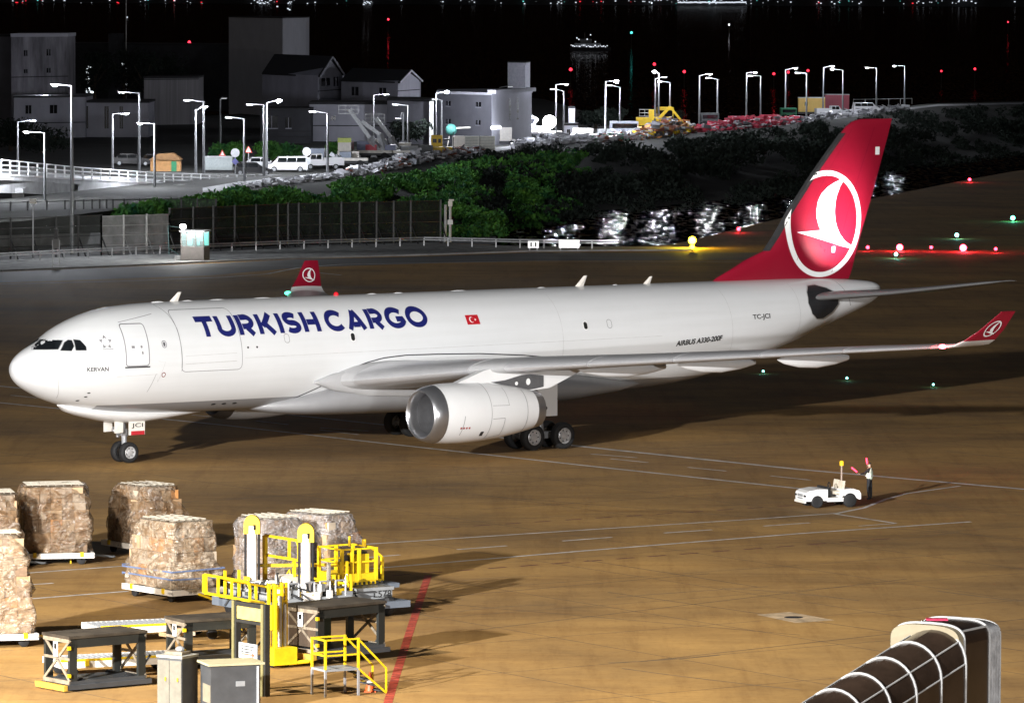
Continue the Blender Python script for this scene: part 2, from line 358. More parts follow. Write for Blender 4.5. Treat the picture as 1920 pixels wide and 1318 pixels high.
# ================================================================== AIRCRAFT
PX, PY, TH = -24.8315, 267.1451, .6476
ac = thing('cargo_aircraft', 'large white twin engine cargo jet with red tail fin taxiing across the apron', 'airplane', (PX, PY, 0), TH)
cT, sT = math.cos(TH), math.sin(TH)
def lray(u, v):
    d = ray(u, v); x, y = -PX, -PY
    return Vector((cT*x+sT*y, -sT*x+cT*y, HC)), Vector((cT*d.x+sT*d.y, -sT*d.x+cT*d.y, d.z))
def LY(u, v, y):
    o, d = lray(u, v); return o+d*((y-o.y)/d.y)
ST = [(0,.03,4.98,4.90,4.94),(.08,.34,5.22,4.62,4.92),(.25,.62,5.45,4.34,4.88),(.6,1.0,5.74,4.03,4.84),(1.1,1.36,6.02,3.74,4.82),(1.8,1.76,6.36,3.40,4.84),(2.6,2.09,6.88,3.12,4.9),(3.6,2.38,7.33,2.86,5.02),(5,2.63,7.74,2.6,5.12),(7,2.77,7.97,2.44,5.19),(9.5,2.82,8.04,2.38,5.22),(20,2.82,8.04,2.38,5.22),(38,2.82,8.04,2.38,5.22),(42,2.76,8.04,2.62,5.32),(46,2.52,8.04,3.4,5.65),(50,2.06,8.03,4.5,6.2),(53,1.5,7.96,5.5,6.7),(55.4,.95,7.8,6.28,7.03),(56.4,.62,7.66,6.72,7.2),(56.62,.45,7.55,6.9,7.22)]
SA = np.array(ST)
def pchip(X, Yv, x):
    h = np.diff(X); dl = np.diff(Yv)/h; m = np.zeros_like(Yv)
    for i in range(1, len(X)-1):
        if dl[i-1]*dl[i] > 0:
            w1, w2 = 2*h[i]+h[i-1], h[i]+2*h[i-1]; m[i] = (w1+w2)/(w1/dl[i-1]+w2/dl[i])
    m[0] = dl[0]; m[-1] = dl[-1]
    x = min(max(x, X[0]), X[-1]); i = min(int(np.searchsorted(X, x, 'right'))-1, len(X)-2); t = (x-X[i])/h[i]
    return (2*t**3-3*t*t+1)*Yv[i]+(t**3-2*t*t+t)*h[i]*m[i]+(-2*t**3+3*t*t)*Yv[i+1]+(t**3-t*t)*h[i]*m[i+1]
_sc = {}
def stn(x):
    k = round(x, 3)
    if k not in _sc: _sc[k] = tuple(float(pchip(SA[:, 0], SA[:, i], k)) for i in range(1, 5))
    return _sc[k]
def SY(x, z, off=0.):
    w_, t, b, zc = stn(x); q = (z-zc)/((t-zc) if z > zc else (zc-b)); q = max(-.999, min(.999, q))
    return -(w_*math.sqrt(1-q*q)+off)
def fus(u, v):
    o, d = lray(u, v)
    for k in range(1160):
        yy = -2.9+k*.0025; t = (yy-o.y)/d.y; p = o+d*t; w_, tt, b, zc = stn(p.x)
        if b < p.z < tt and yy >= SY(p.x, p.z): return p
    return None
# --- fuselage
xs = [0,.03,.08,.15,.25,.4,.6,.85,1.1,1.4,1.8,2.2,2.6,3.1,3.6,4.2,5,6,7,8.2]+[9.5+k*1.5 for k in range(20)]+[40,41.5,43,44.5,46,47.5,49,50.3,51.6,53,54.2,55.4,56,56.4,56.62]
N = 72; rings = []
for x in xs:
    w_, t, b, zc = stn(x)
    rings.append([(x, w_*math.sin(2*PI*i/N), zc+(math.cos(2*PI*i/N)*((t-zc) if math.cos(2*PI*i/N) > 0 else (zc-b)))) for i in range(N)])
def fus_paint():
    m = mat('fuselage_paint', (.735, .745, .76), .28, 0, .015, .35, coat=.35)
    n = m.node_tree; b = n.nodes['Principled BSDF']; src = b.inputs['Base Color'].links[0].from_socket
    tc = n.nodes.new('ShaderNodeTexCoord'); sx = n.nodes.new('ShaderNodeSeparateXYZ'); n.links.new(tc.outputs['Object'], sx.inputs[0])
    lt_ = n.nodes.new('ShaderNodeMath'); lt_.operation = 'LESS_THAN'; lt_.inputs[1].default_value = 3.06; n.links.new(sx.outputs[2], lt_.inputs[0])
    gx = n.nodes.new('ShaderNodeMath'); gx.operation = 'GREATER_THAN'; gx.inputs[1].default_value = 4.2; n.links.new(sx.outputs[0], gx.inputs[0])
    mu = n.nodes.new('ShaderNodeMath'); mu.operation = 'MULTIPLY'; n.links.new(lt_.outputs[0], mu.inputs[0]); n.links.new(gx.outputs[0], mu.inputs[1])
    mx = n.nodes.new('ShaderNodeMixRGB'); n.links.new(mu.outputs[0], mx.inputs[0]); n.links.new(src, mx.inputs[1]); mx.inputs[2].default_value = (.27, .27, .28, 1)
    # skin lap joints and a little grime streaking along the airflow
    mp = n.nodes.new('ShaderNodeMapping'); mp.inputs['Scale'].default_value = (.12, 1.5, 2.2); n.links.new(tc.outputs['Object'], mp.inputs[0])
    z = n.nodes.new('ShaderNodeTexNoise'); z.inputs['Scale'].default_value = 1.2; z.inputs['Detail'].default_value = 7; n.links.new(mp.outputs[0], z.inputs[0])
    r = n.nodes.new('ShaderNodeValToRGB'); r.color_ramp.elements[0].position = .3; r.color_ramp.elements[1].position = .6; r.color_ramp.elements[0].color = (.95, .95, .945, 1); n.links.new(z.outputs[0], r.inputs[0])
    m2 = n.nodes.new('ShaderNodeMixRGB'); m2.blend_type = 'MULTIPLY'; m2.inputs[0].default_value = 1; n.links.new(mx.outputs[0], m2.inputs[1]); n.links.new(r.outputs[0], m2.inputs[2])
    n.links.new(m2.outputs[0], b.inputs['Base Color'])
    zb = n.nodes.new('ShaderNodeTexNoise'); zb.inputs['Scale'].default_value = .9; n.links.new(tc.outputs['Object'], zb.inputs[0])
    bp = n.nodes.new('ShaderNodeBump'); bp.inputs['Strength'].default_value = .25; bp.inputs['Distance'].default_value = .012; n.links.new(zb.outputs[0], bp.inputs['Height']); n.links.new(bp.outputs[0], b.inputs['Normal'])
    return m
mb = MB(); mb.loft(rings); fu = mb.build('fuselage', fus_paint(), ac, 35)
# --- decals on the port side
def decal(polys, m, name, off=.012, dz=.12, dx=.5, parent=ac, surf=None, label=None):
    """polys: (V2 list of (x,z), faces) laid on the port skin"""
    bm = bmesh.new()
    for ip, (V, F) in enumerate(polys):
        vs = [bm.verts.new((p[0], p[1], ip*.0012)) for p in V]
        for f in F:
            try: bm.faces.new([vs[i] for i in f])
            except ValueError: pass
    def cut(lo, hi, st, no):
        k = math.ceil(lo/st)
        while k*st < hi:
            bmesh.ops.bisect_plane(bm, geom=bm.verts[:]+bm.edges[:]+bm.faces[:], plane_co=Vector(no)*k*st, plane_no=no); k += 1
    X = [v.co.x for v in bm.verts]; Z = [v.co.y for v in bm.verts]
    cut(min(Z), max(Z), dz, (0,1,0)); cut(min(X), max(X), dx, (1,0,0))
    sf = surf or (lambda x, z: SY(x, z, off))
    for v in bm.verts: x, z = v.co.x, v.co.y; v.co = (x, sf(x, z)-v.co.z, z)
    me = bpy.data.meshes.new(name); bm.to_mesh(me); bm.free(); me.materials.append(m)
    o = bpy.data.objects.new(name, me); col.objects.link(o); o.parent = parent
    if label: o['label'] = label
    return o
def text_decal(s, p0, p1, h, m, name, bold=0, slant=0., **k):
    V, F = text_mesh(s, bold); p0 = Vector(p0); p1 = Vector(p1); d = p1-p0; up = Vector((-d.y, d.x)).normalized()*h
    ux = d.normalized()
    return decal([([tuple(p0+d*a+up*b+ux*slant*b*h) for a, b in V], F)], m, name, **k)
def ribbon(pts, w_, closed=False):
    P = [Vector(p) for p in pts]; n = len(P); L = []; Q = []
    for i in range(n):
        a = P[(i-1) % n] if closed or i > 0 else P[i]; b = P[(i+1) % n] if closed or i < n-1 else P[i]
        d = (b-a).normalized(); q = Vector((-d.y, d.x))*w_/2; L.append(tuple(P[i]+q)); Q.append(tuple(P[i]-q))
    return L+Q, [(i, (i+1) % n, n+(i+1) % n, n+i) for i in range(n if closed else n-1)]
def rrect(x0, x1, z0, z1, r=.12, k=4):
    out = []
    for cx, cz, a0 in ((x1-r, z1-r, 0), (x0+r, z1-r, 90), (x0+r, z0+r, 180), (x1-r, z0+r, 270)):
        out += [(cx+r*math.cos(R(a0+90*i/k)), cz+r*math.sin(R(a0+90*i/k))) for i in range(k+1)]
    return out
def ell(cx, cz, a, b, n=20): return [(cx+a*math.cos(2*PI*i/n), cz+b*math.sin(2*PI*i/n)) for i in range(n)]
def quadfill(P): return (P, [tuple(range(len(P)))])
# big title
def xz(u, v): p = fus(u, v); return (p.x, p.z)
def arc(cx, cz, rx, rz, a0, a1, n=18): return [(cx+rx*math.cos(R(a0+(a1-a0)*i/n)), cz+rz*math.sin(R(a0+(a1-a0)*i/n))) for i in range(n+1)]
SW = .228; hw = SW/2   # block capitals drawn as strokes of even width; letter box height 1
GL = {'T': (.74, [[(0,1-hw),(.74,1-hw)], [(.37,1-SW),(.37,0)]]),
 'U': (.80, [[(hw,1),(hw,.40)]+arc(.40,.40,.30,.30,180,360,14)+[(.70,.40),(.70,1)]]),
 'R': (.78, [[(hw,0),(hw,1)], [(SW,1-hw),(.42,1-hw)]+arc(.42,.665,.235,.235,90,-90,12)+[(.42,.43),(SW,.43)], [(.40,.36),(.64,0)]]),
 'K': (.80, [[(hw,0),(hw,1)], [(SW,.40),(.66,1)], [(.34,.54),(.68,0)]]),
 'I': (.2, [[(hw,0),(hw,1)]]),
 'S': (.70, [arc(.35,.70,.245,.20,35,270,16)+arc(.35,.30,.255,.205,90,-145,16)]),
 'H': (.76, [[(hw,0),(hw,1)], [(.66,0),(.66,1)], [(SW,.5),(.56,.5)]]),
 'C': (.88, [arc(.48,.5,.38,.41,42,318,26)]),
 'A': (.90, [[(.11,0),(.45,.96)], [(.79,0),(.45,.96)], [(.30,.26),(.60,.26)]]),
 'G': (.90, [arc(.48,.5,.38,.41,42,360-25,26)+[(.81,.44),(.50,.44)]]),
 'O': (.98, [arc(.49,.5,.39,.41,0,360,34)])}
def block_text(s, x0, x1, z0, z1, h, gap=.085):
    tot = sum(GL[c][0] for c in s)+gap*(len(s)-1); k = (x1-x0)/tot; x = x0; out = []
    for c in s:
        for P in GL[c][1]:
            zb = z0+(z1-z0)*(x-x0)/(x1-x0)
            Q = [(x+p[0]*k, zb+p[1]*h) for p in P]
            cl = c == 'O'
            if cl: Q = Q[:-1]
            out.append(ribbon(Q, SW*(k+h)/2, cl))
        x += (GL[c][0]+gap)*k
    return out
decal(block_text('TURKISH', 9.52, 17.0, 6.36, 6.4, .97), navy, 'title_lettering')
decal(block_text('CARGO', 17.38, 23.85, 6.4, 6.44, .97), navy, 'title_lettering')
fx0, fx1, fz0, fz1 = 26.3, 27.12, 6.42, 6.9
decal([quadfill([(fx0,fz0),(fx1,fz0),(fx1,fz1),(fx0,fz1)])], mat('flag_red', (.5,.01,.02), .4, 0, .02), 'flag')
cres = []
for i in range(13): a = R(50+260*i/12); cres.append((fx0+.33+.15*math.cos(a), 6.66+.15*math.sin(a)))
for i in range(12, -1, -1): a = R(45+270*i/12); cres.append((fx0+.372+.118*math.cos(a), 6.66+.118*math.sin(a)))
decal([(cres, [(i, i+1, 24-i, 25-i) for i in range(12)])], print_w, 'flag_crescent', off=.02)
def star(cx, cz, r, q=.42, rot=90): return [(cx+(r if i % 2 == 0 else r*q)*math.cos(R(rot+36*i)), cz+(r if i % 2 == 0 else r*q)*math.sin(R(rot+36*i))) for i in range(10)]
sp_ = star(fx0+.57, 6.66, .075, rot=180); decal([([(fx0+.57, 6.66)]+sp_, [(0, 1+i, 1+(i+1) % 10) for i in range(10)])], print_w, 'flag_star', off=.02)
text_decal('AIRBUS A330-200F', (40.05, 4.80), (43.3, 5.0), .29, blackp, 'type_lettering', bold=.035, slant=.3)
text_decal('TC-JCI', (45.66, 5.98), (46.95, 6.0), .33, blackp, 'registration_lettering', bold=.02)
text_decal('KERVAN', (3.02, 4.85), (4.12, 4.85), .21, blackp, 'name_lettering', bold=.02)
# alliance badge: five small aeroplanes forming a star
pl_ = []
for i in range(5):
    a = R(90+72*i); c = Vector((4.15+.22*math.cos(a), 6.27+.24*math.sin(a))); d = Vector((math.cos(a), math.sin(a)*1.05)); n_ = Vector((-d.y, d.x))
    pl_.append(quadfill([tuple(c+d*.11), tuple(c-d*.07+n_*.10), tuple(c-d*.02), tuple(c-d*.07-n_*.10)]))
decal(pl_, mat('grey_print', (.2,.2,.21), .5), 'alliance_badge'); decal([ribbon([(3.9, 5.93), (4.45, 5.93)], .03)], linem, 'badge_line')
# doors, hatches, windows
def door(x0, x1, z0, z1, skew=0, name='door', w_=.045, r=.14, m=linem):
    P = [(x+(z-z0)*skew, z) for x, z in rrect(x0, x1, z0, z1, r)]; return decal([ribbon(P, w_, True)], m, name)
d1 = door(5.06, 6.36, 5.06, 7.12, .05, 'crew_door', .05)
decal([quadfill([(5.0, 4.96), (6.42, 4.96), (6.42, 5.03), (5.0, 5.03)])], dark, 'door_sill')
decal([quadfill(ell(6.0, 6.0, .06, .07, 10)), ribbon([(5.45,6.0),(5.62,6.0)], .12), quadfill(ell(6.02, 5.7, .05, .09, 6))], linem, 'door_placard')
decal([ribbon(rrect(7.2, 7.44, 5.92, 6.25, .11), .04, True)], linem, 'cabin_window')
decal([quadfill(rrect(7.26, 7.38, 5.98, 6.19, .05))], mat('window_grey', (.12,.12,.13), .2), 'window_pane')
decal([ribbon(ell(7.24, 4.56, .1, .11), .04, True)], mat('dark_red_print', (.2,.03,.03)), 'static_port')
door(8.28, 11.92, 4.66, 7.7, .0, 'main_deck_cargo_door', .03, .25)
decal([ribbon([(8.5, 5.05), (11.6, 5.1)], .03), ribbon([(8.5, 5.45), (11.6, 5.5)], .02)], mat('faint_line', (.55,.55,.55), .4), 'door_hinge_line')
decal([quadfill(ell(12.3, 5.75, .06, .06, 8)), quadfill(ell(12.85, 5.75, .06, .06, 8))], dark, 'sensor_port')
for x, z in ((18.85, 6.1), (33.98, 6.17)):
    decal([quadfill(rrect(x-.17, x+.17, z-.3, z+.2, .15))], print_w, 'window_surround', off=.01); decal([quadfill(rrect(x-.12, x+.12, z-.24, z+.14, .11))], blackp, 'cabin_window', off=.018)
for x, z in ((14.75, 6.12), (35.6, 6.16)): door(x-.15, x+.15, z-.22, z+.22, 0, 'window_plug', .025, .13)
decal([ribbon([(8.0, 7.95), (8.2, 7.5), (8.3, 6.8), (8.28, 6.0), (8.3, 4.7)], .03)], linem, 'skin_joint')
decal([ribbon([(1.75, 6.3), (1.62, 5.7), (1.62, 4.9), (1.75, 4.2), (2.05, 3.5)], .025)], mat('radome_line', (.5,.5,.5)), 'radome_joint')
decal([ribbon([(4.6, 4.55), (6.9, 4.6), (6.95, 4.2), (7.3, 5.2), (6.9, 5.25)], .02)], mat('faint_line', (.5,.5,.5)), 'access_panel')
for P in ([(5.2, 7.2), (7.3, 7.55)], [(6.8, 4.62), (6.5, 3.7)]): decal([ribbon(P, .022)], linem, 'skin_joint')
decal([ribbon([(x, 5.28+.006*(x-20)) for x in np.arange(12.1, 40, 1.)], .02)], mat('faint_line', (.5,.5,.5)), 'skin_joint')
for xx in (32.4, 44.1, 49.3): decal([ribbon([(xx, z) for z in np.arange(stn(xx)[2]+.25, stn(xx)[1]-.1, .3)], .02)], mat('faint_line', (.5,.5,.5)), 'skin_joint')
pts = [(600,725),(630,706),(660,690),(690,679),(720,671),(760,666),(820,664),(900,663),(980,666),(1040,671)]
decal([ribbon([(15.4, 2.75)]+[xz(*p) for p in pts], .055)], dark, 'fairing_seam')
for x in (11.0, 11.65, 12.3): decal([quadfill(ell(x, 2.85, .14, .05, 12))], dark, 'belly_port')
for x, z in ((3.35, 3.75), (3.05, 3.35), (3.3, 3.55)): decal([quadfill(ell(x, z, .09, .035, 8))], dark, 'probe')
# cockpit windows
cw = {'cockpit_window': [
 [(1.02,5.93),(1.9,5.95),(2.28,6.37),(1.62,6.4)],
 [(1.98,5.9),(2.42,5.88),(2.6,6.1),(2.63,6.38),(2.5,6.40),(2.3,6.28)],
 [(2.62,5.9),(3.1,5.9),(3.13,6.08),(2.98,6.38),(2.72,6.42)]]}
for P in cw['cockpit_window']:
    c = Vector((sum(p[0] for p in P)/len(P), sum(p[1] for p in P)/len(P)))
    big = [tuple(c+(Vector(p)-c)*1.1) for p in P]
    decal([quadfill(big)], mat('window_frame_grey', (.3,.3,.31), .4), 'window_surround', off=.008, dz=.05, dx=.08)
    decal([quadfill(P)], glass_d, 'cockpit_window', off=.02, dz=.05, dx=.08)
# starboard windscreen pane: on the far side of the nose crown
mb = MB(); o = []
for (x, z) in [(.98,5.96),(1.0,6.05),(1.62,6.42),(1.72,6.42)]: pass
for sgn in (1,):
    P = cw['cockpit_window'][0]; mb.add([(x, -SY(x, z, .02), z) for x, z in P], [(0,1,2,3)])
mb.build('cockpit_window', glass_d, ac)
# antennas and roof bumps
def blade(x, h, c=.55, ang=.35, z0=None, dn=1):
    z0 = stn(x)[1] if z0 is None else z0; mb = MB()
    mb.loft([[(x-c/2, 0, z0-.05*dn), (x, .05, z0-.05*dn), (x+c/2, 0, z0-.05*dn), (x, -.05, z0-.05*dn)], [(x-c*.1+ang, 0, z0+h*dn), (x+.1+ang, .02, z0+h*dn), (x+c*.28+ang, 0, z0+h*dn), (x+.1+ang, -.02, z0+h*dn)]])
    mb.build('antenna', whitep, ac)
blade(9.6, .45); blade(35.6, .55, .6, .4); blade(40.2, .38, .5, .3); blade(33.5, .75, .6, .4, 2.0, -1)
for x, l in ((8.6, 1.), (10.4, .9), (12.2, 1.3), (15., 1.5), (21.9, .9), (23.6, .9), (27.5, 1.4), (33, .8), (38, .5)):
    mb = MB(); mb.sphere((x, -.1, 8.0), .42, 12, (l, .22, .18)); mb.build('roof_fairing', white_p, ac, 40)
mb = MB(); mb.sphere((19.7, 0, 8.08), .13, 10); mb.build('beacon', mat('red_lens', (.5,.01,.02), .2, emit=(1,.02,.03), es=.5), ac)
# nose gear fairing bulge (freighter blister)
mb = MB(); rings = []
for x, w_, zt, zb in ((2.75,.15,3.12,3.0),(3.1,.5,3.15,2.72),(3.8,.82,3.05,2.48),(5,.98,2.95,2.18),(6.2,1.0,2.9,2.0),(7.4,.95,2.8,1.98),(8.8,.8,2.7,2.1),(10.2,.5,2.6,2.25),(11.2,.15,2.45,2.36)):
    rings.append([(x, w_*math.cos(2*PI*i/20), (zt+zb)/2+(zt-zb)/2*math.sin(2*PI*i/20)) for i in range(20)])
mb.loft(rings); mb.build('nose_fairing', white_p, ac, 40)
# belly fairing
mb = MB(); rings = []
for x, w_, zt, zb in ((13.9,.5,2.7,2.4),(14.8,1.5,2.95,2.2),(16.5,2.4,3.3,2.02),(18.5,2.85,3.9,1.93),(21,3.02,4.2,1.88),(26,3.05,4.2,1.85),(31,3.02,4.1,1.9),(34,2.8,3.7,2.05),(37,2.2,3.2,2.35),(39.5,1.0,2.95,2.7)):
    rr = []
    for i in range(32):
        a = 2*PI*i/32; c, s = math.cos(a), math.sin(a); rr.append((x, w_*abs(c)**.8*(1 if c > 0 else -1), (zt+zb)/2+(zt-zb)/2*abs(s)**.8*(1 if s > 0 else -1)))
    rings.append(rr)
mb.loft(rings); mb.build('belly_fairing', mat('belly_grey', (.27,.27,.28), .4, 0, .05, .5), ac, 40)
# wings
def foil(xle, y, z, c, t, tw=0., n=14):
    P = []
    for i in range(2*n):
        a = 2*PI*i/(2*n); xx = .5*(1-math.cos(a)); th = 5*t*(.2969*math.sqrt(xx)-.126*xx-.3516*xx*xx+.2843*xx**3-.1036*xx**4)
        up = i <= n; zz = (th*1.05 if up else -th*.8)+.02*math.sin(PI*xx)
        P.append((xle+c*xx, y, z+c*zz-tw*c*xx))
    return P
WS = [(2.2,17.2,12.2,3.75,.145,.03),(4.5,18.95,10.4,3.95,.13,.025),(9.4,22.35,7.7,4.62,.115,.015),(14,25.9,6.3,5.02,.105,.01),(20,30.3,4.75,5.55,.10,0),(25,33.9,3.5,6.0,.095,0),(28.3,36.3,2.62,6.27,.09,0)]
def wint(y): return [float(np.interp(y, [s[0] for s in WS], [s[i] for s in WS])) for i in range(1, 6)]
wing_m = mat('wing_grey_paint', (.44,.44,.45), .35, .1, .06, .6)
slat_m = mat('slat_metal', (.62,.62,.64), .3, .55, .05, 1.)
wl_red = red_p
for sgn in (-1, 1):
    mb = MB(); mb.loft([foil(a[1], sgn*a[0], a[3], a[2], a[4], a[5]) for a in WS]); mb.build('wing', wing_m, ac, 40)
    for y0, y1 in ((3.6,8.6),(10.2,13.6),(13.68,17.2),(17.28,20.8),(20.88,24.3),(24.38,27.9)):
        rg = []
        for y in (y0, y1):
            xl, c, z, t, tw = wint(y); P = []
            for i in range(13):
                a = -PI*.30+PI*.6*i/12; xx = .5*(1-math.cos(a)) ; th = 5*t*(.2969*math.sqrt(xx)-.126*xx-.3516*xx*xx)
                zz = th*1.05 if a > 0 else -th*.8
                P.append((xl+c*xx-.045, sgn*y, z+c*zz*1.03+.02*c*math.sin(PI*xx)))
            rg.append(P)
        mb = MB(); mb.loft(rg, cap=False, closed=False); 
        for rr in rg: mb.add(rr, [tuple(range(13))])
        mb.build('slat', slat_m, ac, 40)
    # root fillet
    mb = MB(); rg = []
    for x, h, yy in ((16.6,.05,2.5),(17.6,.45,2.75),(19.5,.75,3.0),(22,.85,3.1),(27,.7,3.1),(31,.3,2.9)):
        rg.append([(x, sgn*(yy+.25*math.cos(a)), 3.95-.01*x+h*math.sin(a)) for a in [2*PI*i/14 for i in range(14)]])
    mb.loft(rg); mb.build('wing_root_fillet', grey_p, ac, 40)
    # winglet: blended pale root, red blade
    wr = [(28.3,36.3,2.62,6.27,.09),(28.75,36.75,2.35,6.36,.09),(29.1,37.1,2.1,6.6,.08)]
    wb = [(29.1,37.1,2.1,6.6,.08),(29.5,37.75,1.65,7.1,.08),(29.85,38.3,1.25,7.65,.08),(30.1,38.7,.95,8.05,.07)]
    def vf(L):
        rg = []
        for (y, xl, c, z, t), an in zip(L, (0, .6, 1.1, 1.15) if L is wr else (1.1, 1.15, 1.15, 1.15)):
            P = foil(0, 0, 0, c, t); rg.append([(xl+p[0], sgn*(y-p[2]*math.sin(an)), z+p[2]*math.cos(an)) for p in P])
        return rg
    mb = MB(); mb.loft(vf(wr)); mb.build('winglet_root', white_p, ac, 40)
    mb = MB(); mb.loft(vf(wb)); wl = mb.build('winglet', red_p, ac, 40)
    def wmap(dx_, dz_, off=.03):   # metres from the badge centre, on the winglet face that looks toward the left-hand side
        q = min(1, max(0, .38+dz_/1.8)); ks = (0, .31, .66, 1.)
        yl, xl, c, z, t = [float(np.interp(q, ks, [w_[i] for w_ in wb])) for i in range(5)]; s_ = min(.97, max(.02, (38.58+dx_+ .35*dz_ - xl)/c))
        an = 1.13; th = 5*t*(.2969*math.sqrt(s_)-.126*s_-.3516*s_*s_+.2843*s_**3-.1036*s_**4)
        p2 = c*(-.8*th+.02*math.sin(PI*s_))-off if sgn < 0 else c*(1.05*th+.02*math.sin(PI*s_))+off
        return (xl+c*s_, sgn*(yl-p2*math.sin(an)), z+p2*math.cos(an))
    def logo(mapf, name_r, name_b, m, parent, w_=.13):
        n = 40; L = []; Q = []
        for i in range(n): a = 2*PI*i/n; L.append(mapf(math.cos(a), math.sin(a))); Q.append(mapf((1-w_)*math.cos(a), (1-w_)*math.sin(a)))
        mb = MB(); mb.add(L+Q, [(i, (i+1) % n, n+(i+1) % n, n+i) for i in range(n)]); mb.build(name_r, m, parent)
        mb = MB(); mb.add([mapf(a, b) for a, b in BIRD], BIRD_F); mb.build(name_b, m, parent)
    # bird outline in circle coordinates (x right, z up), traced as paired edges: body/wing and tail
    Lf = [(.38,.86),(.10,.66),(-.14,.38),(-.26,.08),(-.26,-.12),(-.16,-.30),(-.06,-.37)]
    Rg = [(.44,.84),(.30,.62),(.22,.35),(.20,.05),(.25,-.22),(.36,-.42),(.52,-.56)]
    BIRD = Lf+Rg; BIRD_F = [(i, i+1, 8+i, 7+i) for i in range(6)]
    b0 = len(BIRD); BIRD = BIRD+[(-.80,-.32),(-.06,-.34),(.52,-.54),(.80,-.66),(.82,-.74),(.30,-.66),(-.2,-.50)]
    BIRD_F = BIRD_F+[(b0, b0+1, b0+6), (b0+1, b0+2, b0+5, b0+6), (b0+2, b0+3, b0+4, b0+5)]
    logo(lambda a, b: wmap(.46*a, .46*b), 'logo_ring', 'logo_bird', print_w, wl, .14)
    lens = mat('red_nav_light', (.8,.02,.03), emit=(1,.06,.08), es=22) if sgn < 0 else mat('green_nav_light', (.02,.5,.2), emit=(.1,1,.5), es=4)
    mb = MB(); mb.sphere((36.35, sgn*28.4, 6.32), .17, 10, (1.3,1,.7)); mb.build('navigation_light', lens, ac)
    if sgn < 0: point((35.9, -28.7, 6.42), 70, (1,.05,.05), .2, ac)
    # flap track fairings
    for y, L_, xo in ((6.3,5.,-1.2),(11.3,5.2,-1.6),(15.8,4.6,-1.4),(20.3,4.2,-1.4)):
        xl, c, z, t, tw = wint(y); x0 = xl+c*.42; mb = MB(); rg = []
        for k, f_ in enumerate((0,.1,.3,.55,.8,.97,1.)):
            rr = (.02,.2,.34,.38,.3,.16,.12)[k]; x = x0+f_*(L_+.5); zc = z-.22-.13*math.sin(PI*min(1, f_*1.1)*.9)-.02*f_
            rg.append([(x, sgn*y+rr*.75*math.cos(a), zc+rr*1.0*math.sin(a)) for a in [2*PI*i/14 for i in range(14)]])
        mb.loft(rg); mb.build('flap_track_fairing', white_p, ac, 40)
    # engine
    ex, ey, ez = 18.25, sgn*9.4, 2.5
    def lat(prof, name, m, par, sm=40):
        mb = MB(); mb.lathe([(ex+a, r) for a, r in prof], (0, ey, 0), 'x', 48)
        mb.v = [(x, y, z+ez-.0*(x-ex)) for x, y, z in mb.v]; return mb.build(name, m, par, sm)
    en = lat([(.72,1.47),(1.3,1.52),(2.2,1.54),(3.4,1.5),(4.6,1.40),(5.8,1.22),(6.75,1.03),(6.75,.98)], 'engine', white_p, ac)
    lat([(.72,1.462),(.45,1.42),(.2,1.35),(.05,1.27),(0,1.2),(.06,1.13),(.25,1.08),(.6,1.07)], 'intake_lip', metal, en)
    lat([(.55,1.068),(.9,1.1),(1.8,1.14),(2.2,1.14)], 'intake_duct', duct, en)
    lat([(6.7,1.03),(7.0,.98),(7.3,.92),(7.3,.86),(6.6,.9)], 'exhaust_nozzle', metal, en)
    lat([(6.6,.7),(7.4,.45),(8.0,.08)], 'exhaust_cone', dark, en)
    mb = MB()
    for k in range(26):
        a = 2*PI*k/26; c1, s1 = math.cos(a), math.sin(a); c2, s2 = math.cos(a+.16), math.sin(a+.16)
        mb.add([(ex+1.9, ey+.3*c1, ez+.3*s1), (ex+1.9, ey+1.12*c1, ez+1.12*s1), (ex+2.15, ey+1.12*c2, ez+1.12*s2), (ex+2.15, ey+.3*c2, ez+.3*s2)], [(0,1,2,3)])
    mb.build('fan_blades', mat('fan_metal', (.1,.1,.11), .35, .8), en)
    lat([(1.45,.02),(1.6,.15),(1.85,.27),(2.1,.32)], 'spinner', duct, en); lat([(2.2,1.14),(2.25,.01)], 'fan_backing', dark, en)
    # pylon
    mb = MB(); PP = [(20.4,4.02),(22.0,4.55),(23.5,4.9),(26.0,4.55),(28.6,4.45),(26.3,3.55),(24.9,3.45),(22.4,3.95),(20.9,3.95)]
    mb.prism([(x, ey-.2, z) for x, z in PP], (0, .4, 0)); mb.build('pylon', white_p, ac)
    if sgn < 0:
        yy = ey-.215
        mb = MB(); mb.add([(x, yy, z) for x, z in [(22.5,3.98),(23.4,4.05),(24.5,4.28),(25.0,4.3),(25.9,4.2),(25.9,3.62),(25.2,3.52),(24.7,3.5)]], [tuple(range(8))]); mb.build('pylon_panel', mat('pylon_grey', (.09,.09,.095), .5), ac)
        mb = MB(); mb.add([(24.9+.14*math.cos(a), yy-.01, 3.92+.17*math.sin(a)) for a in [2*PI*i/14 for i in range(14)]], [tuple(range(14))]); mb.add([(24.15+.1*math.cos(a), yy-.01, 3.86+.1*math.sin(a)) for a in [2*PI*i/12 for i in range(12)]], [tuple(range(12))]); mb.build('access_cover', print_w, ac)
        def er(x, a):
            r = float(np.interp(x, [.72,1.3,2.2,3.4,4.6,5.8,6.75], [1.47,1.52,1.54,1.5,1.4,1.22,1.03]))+.012; return (ex+x, ey-r*math.sin(a), ez+r*math.cos(a))
        mb = MB()
